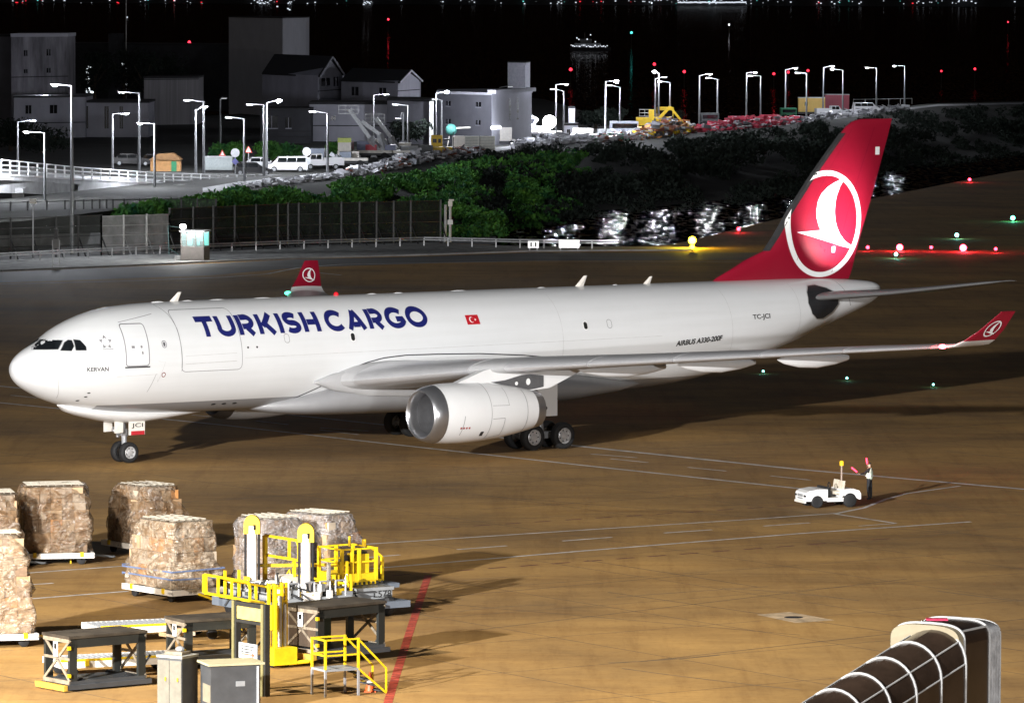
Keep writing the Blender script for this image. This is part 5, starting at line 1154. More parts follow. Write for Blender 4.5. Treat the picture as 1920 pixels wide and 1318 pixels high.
# guard booth
p = G(366, 488); t = thing('guard_booth', 'small grey guard booth with a brightly lit cyan window band', 'booth', p, R(-12))
boothm = mat('booth_grey', (.22,.2,.19), .5, .2, .1, 2)
mb = MB(); mb.bb(-1.05,1.05,-1,1,.05,1.25); mb.build('lower_wall', boothm, t)
mb = MB(); mb.bb(-1.15,1.15,-1.1,1.1,2.52,2.66); mb.build('roof', steel, t)
for x, y in ((-1.02,-.97),(1.02,-.97),(-1.02,.97),(1.02,.97),(-.5,-.97),(.28,-.97)): mb = MB(); mb.bar((x,y,1.25),(x,y,2.52), .08); mb.build('window_post', boothm, t)
glow = mat('lit_booth_interior', (.5,.9,.85), .5, emit=(.25,1,.85), es=.55)
mb = MB(); mb.bb(-.98,.98,.85,.93,1.3,2.5); mb.build('inner_wall', glow, t); mb = MB(); mb.bb(-.98,.98,-.9,.9,2.44,2.5); mb.build('ceiling_lamp', mat('booth_ceiling_light', (1,1,1), emit=(.7,1,.95), es=1.6), t)
mb = MB(); mb.bb(-.2,.15,-.2,.2,1.25,1.95); mb.bb(.5,.8,-.3,.1,1.25,1.7); mb.build('desk_equipment', dark, t)
mb = MB(); mb.bb(-1,1,-1.0,-.985,1.27,2.5); mb.build('window_glass', mat('booth_glass', (.6,.8,.8), .05, alpha=.18), t)
mb = MB(); mb.bb(-1.7,-1.1,-1,-.2,.05,.2); mb.bb(-1.6,-1.1,-.9,-.3,.2,.4); mb.build('step', conc, t)
point((p.x, p.y, 1.9), 5, (.5,1,.92), .3)
mb = MB(); mb.tube((-.85,-.9,2.66),(-.85,-.9,2.95), .04); mb.build('lamp_bracket', steel, t)
hot = mat('bright_lamp_face', (1,1,1), emit=(1,.99,.97), es=30)
mb = MB(); mb.sphere((-.85,-1.0,3.0), .3, 12, (1,.6,.8)); mb.build('floodlight', hot, t, 40)
point((p.x-.9, p.y-2.6, 3.7), 1300, (1,.99,.96), .25)
p = G(342, 478); t = thing('sign_post', 'thin cyan-grey lattice post just left of the booth', 'post', p)
mb = MB(); mb.bar((-1.2,0,0),(-1.3,0,2.6), .08); mb.bar((-1.3,0,2.6),(-.1,0,2.45), .05); mb.bar((-1.2,0,.6),(-.3,0,0), .06); mb.build('frame', mat('post_teal', (.2,.35,.35)), t)
# control stand, camera poles
p = G(105, 503); t = thing('control_stand', 'pale steel legged stand with a grey control box before the left fence', 'stand', p)
for x in (-.28,.28): mb = MB(); mb.bar((x,0,0),(x,0,2.4), .09); mb.build('leg', steel, t)
mb = MB(); mb.bar((-.28,0,.3),(.28,0,.3), .07); mb.bar((-.28,0,1.2),(.28,0,1.2), .07); mb.build('crossbar', steel, t); mb = MB(); mb.bb(-.25,.25,-.15,.2,1.7,2.5); mb.build('control_box', conc, t); mb = MB(); mb.bb(-.16,.16,0,.3,2.5,3.4); mb.build('upper_post', fencem, t)
p = G(62, 486); t = thing('camera_unit', 'white camera unit with two stacked plates above the left fence', 'camera', p)
mb = MB(); mb.bar((0,0,0),(0,0,4.9), .1); mb.build('pole', steel, t)
for z in (5.0, 5.25): mb = MB(); mb.box((0,0,z),(.6,.4,.18)); mb.build('housing', whitep, t)
for u, lab in ((835,'left pole of the pair at the end of the dark fence'),(844,'right pole of the pair, carrying white camera boxes')):
    p = G(u, 455); t = thing('camera_pole', 'thin white '+lab, 'pole', p)
    mb = MB(); mb.tube((0,0,0),(0,0,3.6 if u < 840 else 4.0), .13, 8); mb.build('pole', mat('pole_white', (.6,.6,.6), .4), t)
    if u > 840: mb = MB(); mb.box((0,-.2,1.95),(.5,.3,.45)); mb.build('camera_box', print_w, t); mb = MB(); mb.box((0,-.1,3.7),(.4,.4,.5)); mb.box((.1,-.1,4.05),(.5,.3,.14)); mb.build('camera_head', whitep, t)
# signs by the channel
for u, v, w_, h_, mk, lab in ((1000,466,1.0,.62,True,'small white lit sign with black bars beside the channel'),(1067,466,1.9,.72,False,'wide blank bright white sign beside the channel')):
    p = G(u, v+4); t = thing('taxiway_sign', lab, 'sign', p); sg_m = mat('lit_sign_face', (.9,.9,.9), emit=(1,1,1), es=.9)
    mb = MB(); mb.bb(-w_/2,w_/2,-.1,.1,.25,.25+h_); s_ = mb.build('panel', sg_m, t); mb = MB(); mb.bb(-w_/2+.1,-w_/2+.2,-.05,.05,0,.25); mb.bb(w_/2-.2,w_/2-.1,-.05,.05,0,.25); mb.build('foot', steel, t)
    if mk:
        mb = MB(); mb.bb(-.28,-.14,-.12,-.105,.36,.76); mb.bb(.14,.28,-.12,-.105,.36,.76); mb.bb(-.04,.04,-.12,-.105,.36,.46); mb.build('sign_mark', blackp, s_)
# ================================================================== VIADUCT AND REVETMENT
BT = [(-240,288,322,500),(0,299,329,535),(70,306,333,548),(140,313,338,560),(210,318,340,572),(300,324,345,586),(400,327,347,600),(500,328,346,610),(570,330,345,618)]
def bt(u):
    U = [a[0] for a in BT]; Y = float(np.interp(u, U, [a[3] for a in BT])); vt = float(np.interp(u, U, [a[1] for a in BT])); vb = float(np.interp(u, U, [a[2] for a in BT]))
    return D(u, vt, Y), D(u, vb, Y)
O = bt(0)[1].copy(); O.z = 0
vi = thing('viaduct', 'pale concrete road viaduct with a white railing curving down from the left', 'bridge', O)
wcon = mat('pale_concrete', (.5,.5,.51), .8, 0, .18, .35, bump=.1)
rw = mat('white_railing', (.75,.75,.76), .5, 0, .04)
UU = list(range(-240, 571, 30)); TP = [bt(u) for u in UU]
rg = []
for a, b in TP:
    c = b-O; rg.append([c+Vector((0,0,.05)), c+Vector((0,0,-.45)), c+Vector((0,12,-.45)), c+Vector((0,12,.05))])
mb = MB(); mb.loft([[tuple(q) for q in r_] for r_ in rg]); mb.build('deck', wcon, vi)
for k in range(4):
    q = (.06, .36, .66, .98)[k]
    for s0 in range(0, len(TP)-1, 3):
        mb = MB()
        for i in range(s0, min(s0+3, len(TP)-1)): (a0, b0), (a1, b1) = TP[i], TP[i+1]; mb.bar(b0.lerp(a0, q)-O, b1.lerp(a1, q)-O, .1, .12 if k else .2)
        mb.build('rail', rw, vi)
for u in range(-236, 571, 17 if True else 24):
    a, b = bt(u); mb = MB(); mb.bar(b-O, a-O, .16, .24); mb.build('railing_post', rw, vi)
mb = MB(); rg = []
for u in range(146, 571, 30):
    b = bt(u)[1]-O; vb = float(np.interp(u, [146,240,360,450,570],[440,420,385,365,352])); g = G(u, vb, 0); zb = -.2
    rg.append([tuple(b+Vector((0,.1,-.45))), (b.x, b.y+.1, zb), (b.x, b.y+8, zb), tuple(b+Vector((0,8,-.45)))])
mb.loft(rg); mb.build('abutment_wall', wcon, vi)
for u0, u1 in ((-240,-80),(-80,60),(60,132)):
    a, b = bt(u0)[1]-O, bt(u1)[1]-O; mb = MB()
    for dy in (1.5, 5, 8.5): mb.bar(a+Vector((0,dy,-1.1)), b+Vector((0,dy,-1.1)), .6, 1.3)
    mb.build('girder', conc, vi)
for u in (-90, 30, 136):
    b = bt(u)[1]-O; mb = MB(); mb.bb(b.x-.55, b.x+.55, b.y+1.5, b.y+3, 0, b.z-1.7); mb.build('pier', conc, vi)
    mb = MB(); mb.bb(b.x-.7, b.x+.7, b.y+.3, b.y+11, b.z-1.7, b.z-1.2) ; mb.build('pier_cap', conc, vi)
# stone revetment
stone = mat('revetment_stone', (.4,.4,.39), .9, 0, .3, 1.2)
mb = MB()
for k in range(2600):
    u = rnd.uniform(225, 700); top = float(np.interp(u, [225,330,420,560,700],[372,350,346,338,322])); bot = float(np.interp(u, [225,330,420,560,700],[392,372,360,356,334])); v = rnd.uniform(top, bot)
    q = (bot-v)/(bot-top); z = .6+2.3*q; Y = float(np.interp(u, [225,570,700],[560,600,640]))+q*8; p = D(u, v, Y); s = rnd.uniform(.25,.6)
    mb.box(p, (s*1.5, s, s*.7), rnd.uniform(0, 3), rnd.uniform(-.4,.4))
tag(mb.build('rock_revetment', stone), 'slope of pale broken stones below the white railing', 'rocks', kind='stuff')
# ================================================================== STREET LAMPS
polem = mat('lamp_pole_steel', (.2,.205,.215), .4, .3); lensm = mat('lamp_lens', (1,1,1), emit=(.9,.94,1), es=9); lens_hot = mat('lamp_lens_bright', (1,1,1), emit=(.92,.95,1), es=60); lens_dim = mat('lamp_lens_dim', (.9,.9,.9), emit=(.9,.94,1), es=.8)
LP = [ # u, vtop, vbase, head u, head v, Y or None, power, label
(33,229,318,62,226,None,1,'lamp with short arm to the right, first one from the left edge'),
(84,249,372,50,247,535,5,'lamp with arm to the left standing before the viaduct near the left edge'),
(135,161,478,103,159,486,6,'tallest lamp post, standing at the left fence'),
(211,214,322,237,213,None,3,'lamp with bright head to the right, left of the low car roofs'),
(261,175,326,228,173,None,1,'tall lamp with long arm to the left above the two parked car roofs'),
(290,232,388,263,231,573,5,'short lamp standing before the viaduct rail beside the orange hut'),
(367,206,326,384,200,None,3,'shorter lamp of the pair left of the grey container, lit head to the right'),
(382,191,328,352,188,None,1,'taller lamp of the pair left of the grey container'),
(413,186,292,420,184,720,.5,'thin dark lamp far behind the grey container'),
(458,223,340,429,220,None,1,'lamp with arm to the left beside the triangular warning sign'),
(495,197,331,468,196,None,1,'lamp with arm left, left post of the close pair by the white van'),
(500,193,326,523,188,None,9,'lamp with very bright head, right of the close pair by the white van'),
(614,212,330,586,209,None,1,'lamp with arm to the left beside the parked pickup'),
(700,178,284,724,177,None,1,'lamp rising between the crane booms'),
(765,198,290,741,196,None,1,'lamp with arm to the left right of the crane booms'),
(756,212,288,747,222,None,.6,'short post with drooping arm right of the crane booms'),
(817,175,276,838,172,None,7,'lamp with bright head to the right before the dark grey block'),
(828,188,274,815,186,None,.6,'lamp with hidden head just right of the bright one before the dark block'),
(937,164,268,957,162,None,1.4,'lamp before the building with black characters, long arm right'),
(948,183,270,949,182,None,.5,'plain pole before the building with black characters'),
(1042,159,256,1062,158,None,3,'lit lamp with arm right just right of the dazzling floodlight'),
(1057,171,257,1036,167,None,1,'lamp with arm left just right of the dazzling floodlight'),
(1135,153,262,1156,152,None,7,'lamp with bright starry head left of the scrap heap'),
(1162,164,254,1143,160,None,1.2,'lamp with arm left before the scrap heap'),
(1228,148,250,1246,145,None,1.2,'lamp behind the yellow excavator, arm right'),
(1235,137,246,1227,134,None,7,'tallest lamp behind the yellow excavator with bright head'),
(1256,155,240,1237,153,None,1.2,'lamp with arm left beside the yellow cab'),
(1311,142,238,1331,139,None,4,'lit lamp with arm right, left of the red trailer heap'),
(1345,149,236,1328,146,None,1.5,'lamp with arm left by the start of the red trailer heap'),
(1399,137,232,1416,136,None,4,'lit lamp with arm right over the red trailer heap'),
(1426,143,226,1407,142,None,1.2,'lamp with arm left over the red trailer heap'),
(1472,131,222,1492,128,None,4,'lamp with arm right left of the yellow container'),
(1512,138,222,1495,137,None,1.5,'lamp with arm left standing before the yellow container'),
(1543,127,218,1561,124,None,4,'lamp with arm right behind the joint of the yellow and red containers'),
(1580,132,214,1560,130,None,4,'lamp with lit arm left standing before the red container'),
(1643,128,204,1626,127,None,3,'second last lamp at the right end of the row'),
(1696,124,197,1677,124,None,4,'last lamp at the far right end of the row')]
for (u, vt, vb, hu, hv, Y, pw_, lab) in LP:
    if Y is None: p = G(u, vb, ZQ)
    else: p = D(u, vb, Y)
    if vt == 161 or Y == 535 or Y == 573: p = Vector((p.x, p.y, 0))
    z1 = D(u, vt, p.y).z-p.z; hp = D(hu, hv, p.y)-p
    t = thing('street_lamp', 'steel '+lab, 'street lamp', p, 0, 'street lamps along the harbour road')
    r = .17 if p.y > 520 else .2
    mb = MB(); mb.tube((0,0,0),(0,0,z1), r, 8, r*.55); mb.build('pole', polem, t, 40)
    sg_ = 1 if hu > u else -1; dx_ = hp.x
    mb = MB(); mb.path([(0,0,z1-.05),(sg_*.25,0,z1+.02),(dx_-sg_*.3,0,hp.z)], r*.36, 6); mb.build('arm', polem, t, 40)
    mb = MB(); mb.box((dx_,0,hp.z),(.8,.26,.1), 0, 0, -.05*sg_); mb.build('lamp_head', polem, t)
    mb = MB()
    if pw_ >= 7: mb.sphere((dx_,-.1,hp.z-.1), .3, 10, (1,.8,.7))
    elif pw_ >= 3: mb.sphere((dx_,-.05,hp.z-.08), .17, 10, (1.6,.7,.6))
    else: mb.box((dx_,0,hp.z-.09),(.7,.26,.06))
    mb.build('lens', lens_hot if pw_ >= 7 else lensm if pw_ >= 3 else lens_dim, t)
    if pw_ >= .9:
        e_ = 2000*(1 if pw_ < 2 else 1.7 if pw_ < 5 else 4.5 if pw_ < 7 else 3); point((p.x+dx_, p.y-.5, p.z+hp.z-.8), e_, (.88,.92,1), .2)
# dazzling floodlight
p = G(1030, 262, ZQ); t = thing('flood_tower', 'dazzling white work floodlight on a short mast', 'floodlight', p)
mb = MB(); z1 = D(1030, 229, p.y).z-p.z; mb.tube((0,0,0),(0,0,z1), .12, 8); mb.build('mast', steel, t); mb = MB(); mb.sphere((0,-.2,z1), .95, 16, (1,.4,1)); mb.build('lamp_face', hot, t, 40)
point((p.x, p.y-1.6, p.z+z1), 30000, (.85,.9,1), .7)
# wall lights on the building with characters
# ================================================================== BUILDINGS
wallg = mat('rendered_wall_grey', (.36,.36,.42), .9, 0, .12, .25, stretch=(1,1,.5)); walld = mat('dirty_wall_grey', (.34,.33,.37), .9, 0, .38, .22, stretch=(1.6,1.6,.45)); walldk = mat('dark_wall', (.035,.035,.042), .9, 0, .2, .3)
roofm = mat('dark_roof', (.02,.02,.024), .8); walll = mat('pale_wall', (.55,.55,.62), .85, 0, .08, .3); win_m = mat('window_dark', (.006,.006,.008), .2); wall_m2 = mat('medium_grey_wall', (.17,.17,.2), .9, 0, .12, .3)
def bld(label, faces, vtop, name='building', wall=wallg, z0=ZQ-.2, wins=(), gable=None, roof=.3, cat='building', deep=14, roofm_=roofm, lines=()):
    """faces: [(u, Y), ...] plan corners of the visible faces left to right"""
    F = [D(u, vtop, Y) for u, Y in faces]; zt = F[0].z; O_ = Vector((F[0].x, F[0].y, z0)); t = thing(name, label, cat, O_)
    pl2 = [Vector((f.x-O_.x, f.y-O_.y, 0)) for f in F]; back = [pl2[-1]+Vector((.0, deep, 0)), pl2[0]+Vector((0, deep, 0))]; H_ = zt-z0
    mb = MB(); mb.prism(pl2+back, (0,0,H_)); mb.build('wall', wall, t)
    if not gable and roof: mb = MB(); c = sum((q for q in pl2+back), Vector())/len(pl2+back); mb.prism([c+(q-c)*1.02+Vector((0,0,H_)) for q in pl2+back], (0,0,roof)); mb.build('roof', roofm_, t)
    for (fi, s0, s1, h0, h1) in wins:
        a, b = pl2[fi], pl2[fi+1]; n_ = (b-a).cross(Vector((0,0,1))).normalized(); p0, p1 = a.lerp(b, s0), a.lerp(b, s1)
        mb = MB(); mb.prism([p0+n_*.04+Vector((0,0,H_*h0)), p1+n_*.04+Vector((0,0,H_*h0)), p1+n_*.04+Vector((0,0,H_*h1)), p0+n_*.04+Vector((0,0,H_*h1))], -n_*.03); w_ = mb.build('window', win_m, t)
        mb = MB(); mb.bar(p0+n_*.1+Vector((0,0,H_*h0-.08)), p1+n_*.1+Vector((0,0,H_*h0-.08)), .12, .1); mb.bar(p0.lerp(p1,.5)+n_*.06+Vector((0,0,H_*h0)), p0.lerp(p1,.5)+n_*.06+Vector((0,0,H_*h1)), .06); mb.build('frame', wallg, w_)
    if gable:
        fi, rise = gable; a, b = pl2[fi], pl2[fi+1]; m_ = a.lerp(b, .5)+Vector((0,0,H_+rise)); A, B = a+Vector((0,0,H_)), b+Vector((0,0,H_)); nn = (b-a).cross(Vector((0,0,1))).normalized()
        L_ = pl2[0]-pl2[1] if fi else Vector((0, deep, 0)); L_ = L_ if L_.length > 1 else Vector((0,deep,0))
        mb = MB(); mb.prism([A, B, m_], L_*.999); mb.build('gable', wall, t)
        mb = MB(); e = nn*.4; A2 = A-Vector((0,0,.25))+(A-B).normalized()*.4; B2 = B-Vector((0,0,.25))+(B-A).normalized()*.4
        mb.prism([A2+e, m_+e+Vector((0,0,.12)), m_+e+Vector((0,0,.35)), A2+e+Vector((0,0,.22))], L_-e); mb.prism([B2+e, m_+e+Vector((0,0,.12)), m_+e+Vector((0,0,.35)), B2+e+Vector((0,0,.22))], L_-e); mb.build('roof', roofm_, t)
        mb = MB(); e2 = nn*.45; mb.bar(A2+e2+Vector((0,0,.1)), m_+e2+Vector((0,0,.22)), .12, .22); mb.bar(B2+e2+Vector((0,0,.1)), m_+e2+Vector((0,0,.22)), .12, .22); mb.build('bargeboard', walll, t)
    for (fi, h) in lines:
        a, b = pl2[fi], pl2[fi+1]; n_ = (b-a).cross(Vector((0,0,1))).normalized(); mb = MB(); mb.bar(a+n_*.05+Vector((0,0,H_*h)), b+n_*.05+Vector((0,0,H_*h)), .08, .12); mb.build('ledge', roofm, t)
    return t
bld('narrow grey wall at the left edge beside the stained block', [(-60,820),(20,820)], 69, wall=wall_m2)
bld('stained grey block with four small dark windows at far left', [(21,800),(127,812)], 70, wall=walld, wins=[(0,.22,.28,.80,.86),(0,.62,.69,.80,.87),(0,.22,.28,.62,.66),(0,.62,.69,.62,.67)], lines=[(0,.58)], roofm_=walll, roof=.5)
bld('low grey house with two windows below the stained block', [(26,760),(160,768)], 184, wall=wallg, wins=[(0,.16,.24,.62,.82),(0,.5,.6,.62,.82)], lines=[(0,.4)])
bld('long dark block with a stair turret behind the trees', [(128,960),(430,950)], 84, wall=walldk)
tt = bld('dark slope-topped stair turret with a thin mast on the long dark block', [(203,948),(222,948)], 64, wall=walldk, roof=0)
mb = MB(); mb.bar((3,2,0),(3,2,27), .12); mb.build('mast', steel, tt)
bld('pale ribbed shed with a dark low roof left of the tall block', [(270,840),(372,848)], 148, wall=mat('ribbed_wall', (.27,.26,.28), .8, 0, .15, .6, stretch=(6,1,.1)), lines=[(0,.98)])
bld('tall windowless pale block with two visible faces', [(429,930),(530,900),(574,925)], 33, wall=mat('tall_block_wall', (.62,.62,.68), .9, 0, .05, .3), roof=.15)
bld('house with shadowed side wall and an open timber gable on the right', [(492,815),(596,790),(640,806)], 137, wall=wallg, gable=(1,2.4), wins=[(1,.15,.5,.82,.95),(1,.66,.85,.8,.96)], lines=[(1,.74)])
bld('lower house with two dark square windows and a bright gable end', [(640,800),(746,785),(786,798)], 150, wall=wallg, gable=(1,1.3), wins=[(0,.19,.31,.72,.88),(0,.68,.8,.72,.88)], lines=[(1,.83)])
bld('low row of pale wall panels with dark gaps behind the left lamps', [(150,770),(278,770)], 193, wall=wallg, wins=[(0,.02,.12,.25,.9),(0,.36,.42,.25,.9),(0,.58,.63,.25,.9)], z0=ZQ)
bld('long low building with lit shelving behind the bright lamp', [(488,740),(582,742)], 208, wall=walldk, wins=[(0,.1,.35,.5,.85),(0,.5,.62,.5,.8)], lines=[(0,.4),(0,.25)])
bld('flat grey wall building behind the crane booms', [(580,752),(736,752)], 196, wall=wallg, lines=[(0,.45)], wins=[(0,.26,.32,.6,.7)])
bld('grey shed with white corner pillar left of the dark block', [(726,745),(806,738),(813,740)], 189, wall=wall_m2, lines=[(0,.5)])
t = bld('dark grey three storey block with four small windows and a pale end wall', [(820,745),(922,735),(997,755)], 176, wall=mat('block_wall', (.13,.13,.155), .9, 0, .1, .4), wins=[(0,.17,.25,.77,.86),(0,.72,.81,.77,.86),(0,.17,.25,.42,.51),(0,.72,.8,.42,.51)], roof=.35, roofm_=walll)
pa, pb = D(922,176,734.6), D(997,172,754.6); O_ = Vector(t.location)
a, b = Vector((pa.x-O_.x, pa.y-O_.y-.06, .05)), Vector((pb.x-O_.x, pb.y-O_.y-.06, .05)); hh = pa.z-ZQ+.1
mb = MB(); mb.prism([a, b, b+Vector((0,0,hh)), a+Vector((0,0,hh))], (0,.04,0)); ew = mb.build('end_wall', walll, t)
d_ = (b-a).normalized()
for i, (s_, z_, ch) in enumerate(((.42,.70,'及'),(.42,.58,'区'),(.42,.46,'火'),(.62,.72,'公'),(.62,.60,'合'),(.62,.48,'工'))):
    try: flat_text('wall_character', ch, a+(b-a)*s_+Vector((0,-.06,hh*z_)), d_, (0,0,1), 1.05, 1.25, blackp, ew, .02, .01)
    except Exception: pass
mb = MB(); mb.bar(a+Vector((0,-.5,hh+.3)), b+Vector((0,-.5,hh+.3)), 1.2, .5); mb.build('eaves', walll, t)
for k in range(6):
    mb = MB(); q = a+d_*(.3+.75*k)+Vector((0,-.3,hh*.36)); mb.sphere(q, .26, 8); mb.build('wall_lamp', mat('wall_lamp_glow', (1,1,1), emit=(.85,.88,1), es=3), t)
point((pa.x+2, pa.y-3.5, ZQ+hh*.45), 1200, (.85,.9,1), .5)
bld('pale windowless rooftop tower behind the lettered building', [(952,800),(985,798),(994,802)], 118, name='tower', wall=mat('tower_wall', (.3,.3,.35), .9), roof=.1)
bld('white corner pillar of the grey shed', [(805,736),(813,736)], 190, name='pillar', wall=print_w, roof=0, deep=.6, cat='pillar')
bld('short white column right of the dazzling floodlight', [(1066,790),(1078,790)], 204, name='column', wall=walll, roof=.3, deep=1.2, cat='pillar')
bld('low white kiosk at the foot of the white column', [(1058,780),(1084,782)], 236, name='kiosk', wall=walll, deep=3, cat='kiosk', wins=[(0,.2,.4,.3,.7)])
# lit windows of the dark block behind trees
for u, v, w_, h_, lab in ((168,153,1.2,6.2,'tall narrow lit window glimpsed through dark branches'),(233,122,.9,1.3,'small bright lit window in the long dark block'),(234,157,.5,.6,'tiny lit window below the bright one')):
    p = D(u, v, 944); t = thing('lit_window', lab, 'window', p); mb = MB()
    lm = mat('lit_window_glow', (1,1,1), emit=(.85,.95,1), es=.9)
    n = max(1, int(w_*h_*3))
    for k in range(n): mb.box((rnd.uniform(-w_/2,w_/2), 0, rnd.uniform(-h_/2,h_/2)), (rnd.uniform(.15,.5),.05,rnd.uniform(.15,.5)))
    tag(mb.build('pane', lm, t), kind='stuff')
# point light on the building faces at the far left
point((D(90,100,770).x, 765, 9), 7000, (.8,.82,1), .3); 
# ================================================================== VEHICLES AND YARD
carw = mat('car_white_paint', (.72,.72,.74), .25, .1, .02, 1, coat=.5); cark = mat('car_black_paint', (.03,.03,.033), .2, .2, .02, 1, coat=.6)
def car(u, v, ang, body, label, kind='van', sc=1.):
    p = G(u, v, ZQ); t = thing('parked_'+kind, label, kind, p, R(ang), 'vehicles parked on the harbour road')
    if kind == 'van': lower = [(-2.4,.3),(2.35,.3),(2.45,.75),(1.9,1.0),(-2.4,1.05)]; cab = [(-2.35,1.05),(1.75,1.02),(.95,1.8),(-2.15,1.85)]
    elif kind == 'car': lower = [(-2.2,.28),(2.2,.28),(2.25,.7),(1.3,.92),(-2.2,.95)]; cab = [(-1.9,.95),(1.1,.92),(.45,1.45),(-1.3,1.48)]
    else: lower = [(-2.5,.5),(2.5,.5),(2.55,.95),(1.9,1.15),(-2.5,1.1)]; cab = [(.0,1.1),(1.9,1.12),(1.3,1.85),(.1,1.85)]
    mb = MB(); mb.prism([(x, -.88, z) for x, z in lower], (0,1.76,0)); mb.build('body', body, t)
    mb = MB(); mb.loft([[(x,-.84,z) for x, z in cab], [(x*.98,-.7,z) for x, z in cab], [(x*.98,.7,z) for x, z in cab], [(x,.84,z) for x, z in cab]]); mb.build('cabin', body, t)
    cx0, cx1 = cab[0][0], cab[1][0]; zt_ = cab[2][1]
    for s in (-1, 1):
        for k in range(3 if kind == 'van' else 2):
            n = 3 if kind == 'van' else 2; a_ = cx0+.2+(cab[2][0]-cx0)*k/n; b_ = cx0+.2+(cab[2][0]-cx0)*(k+1)/n-.12; mb = MB(); mb.prism([(a_,s*.86,zt_-.62),(b_+.1,s*.86,zt_-.62),(b_,s*.86,zt_-.12),(a_,s*.86,zt_-.12)], (0,s*.01,0)); mb.build('window', glass_d, t)
    mb = MB(); a_, b_ = cab[1], cab[2]; mb.add([(a_[0]+.03,-.7,a_[1]+.06),(a_[0]+.03,.7,a_[1]+.06),(b_[0]+.05,.62,b_[1]-.06),(b_[0]+.05,-.62,b_[1]-.06)], [(0,1,2,3)]); mb.build('windscreen', glass_d, t)
    for x in (-1.5,1.5):
        for s in (-.8,.8): mb = MB(); mb.lathe([(-.1,.2),(-.1,.33),(.1,.33),(.1,.2)], (x, s, .34), 'y', 16); w_ = mb.build('wheel', blackm, t); mb = MB(); mb.lathe([(s*.14,.2),(s*.14,.01)], (x, s, .34), 'y', 12); mb.build('rim', steel, w_)
    for s in (-.6,.6): mb = MB(); mb.box((2.42,s,.7),(.06,.3,.14)); mb.build('headlight', print_w, t)
    if kind == 'pickup': mb = MB(); mb.bb(-2.5,-.1,-.88,-.8,1.1,1.4); mb.bb(-2.5,-.1,.8,.88,1.1,1.4); mb.bb(-2.5,-2.42,-.8,.8,1.1,1.4); mb.build('cargo_side', body, t)
    return t
car(537, 323, 188, carw, 'silver white people carrier parked between the lamp pair and the round mirrors', 'van')
car(478, 318, 190, carw, 'pale estate car partly hidden behind the triangular warning sign', 'car')
car(473, 329, 10, cark, 'black car parked lowest, in front of the pale estate car', 'car')
car(247, 311, 5, cark, 'black car with shiny roof, left one behind the viaduct railing', 'car')
car(296, 312, 5, cark, 'black car with shiny roof, right one beside the orange hut', 'car')
car(604, 318, 190, carw, 'white pickup parked right of the round mirrors', 'pickup')
car(1556, 219, 10, carw, 'white pickup before the red container', 'pickup')
car(1624, 212, 8, carw, 'white van at the right end of the yard', 'van')
car(750, 312, 170, mat('grey_car_paint', (.16,.17,.2), .3, .2), 'grey open vehicle with pale roof below the crane trucks', 'car')
def truck_boom(u, v, ang, base, mid, tip, label, cabc, basket=True, boomc=None):
    p = G(u, v, ZQ); t = thing('boom_truck', label, 'crane truck', p); b = boomc or mat('boom_steel', (.62,.64,.68), .5, .1)
    e1 = Vector((math.cos(R(ang)), math.sin(R(ang)), 0)); e2 = Vector((-e1.y, e1.x, 0))
    def bx(x0, x1, w_, z0, z1, nm, mm): mb = MB(); mb.box(e1*(x0+x1)/2+Vector((0,0,(z0+z1)/2)), (x1-x0, w_, z1-z0), R(ang)); return mb.build(nm, mm, t)
    bx(-3.2,3.4,1.1,.55,.85,'chassis',dgrey); bx(2.0,3.6,2.0,.8,2.3,'cab',cabc); bx(2.6,3.63,1.8,1.55,2.15,'cab_window',glass_d); bx(-3.2,1.7,2.1,.86,1.2,'flat_bed',whitep); bx(-1.2,.2,1.2,1.2,1.9,'turret',cabc)
    for x in (-2.3,2.6):
        for s in (-.95,.95): mb = MB(); q = e1*x+e2*s+Vector((0,0,.48)); mb.tube(q-e2*.14, q+e2*.14, .47, 14); mb.build('wheel', blackm, t)
    A = Vector((-.5,0,1.9)); q0 = D(base[0], base[1], p.y)-p; q1 = D(mid[0], mid[1], p.y-1)-p; q2 = D(tip[0], tip[1], p.y-1)-p
    mb = MB(); mb.bar(q0, q1, .6, .6); mb.build('lower_boom', b, t); mb = MB(); mb.bar(q1+Vector((0,-.1,0)), q2, .42, .45); mb.build('upper_boom', b, t)
    mb = MB(); mb.tube(q0+Vector((.5,-.3,.6)), q0.lerp(q1,.7)+Vector((.4,-.3,0)), .12, 8); mb.build('ram', steel, t)
    if basket:
        bk = MB()
        for z in (-.5,0,.5):
            for s in (-.6,.6): bk.bar(q2+Vector((-1.3,s,z)), q2+Vector((1.1,s,z)), .06)
            bk.bar(q2+Vector((-1.3,-.6,z)), q2+Vector((-1.3,.6,z)), .06)
        for x in (-1.3,-.5,.3,1.1): bk.bar(q2+Vector((x,-.6,-.5)), q2+Vector((x,-.6,.5)), .06)
        bk.build('basket', steel, t)
    return t
redc = mat('truck_red', (.5,.03,.06), .35); blu = mat('truck_blue', (.12,.14,.25), .4)
truck_boom(690, 300, 170, (707,284), (693,258), (655,206), 'crane truck with the leftmost and longest raised boom carrying a wide basket', redc)
truck_boom(725, 300, 172, (722,286), (712,252), (678,228), 'crane truck with the middle double boom raised to the left', blu, False)
truck_boom(752, 296, 172, (742,284), (733,258), (705,222), 'crane truck with the right-hand raised boom and stacked head', whitep, True)
truck_boom(640, 315, 178, (632,300), (628,294), (620,288), 'blue grey lorry with a lime and white box on its bed', mat('truck_bluegrey', (.2,.24,.32), .4), False)
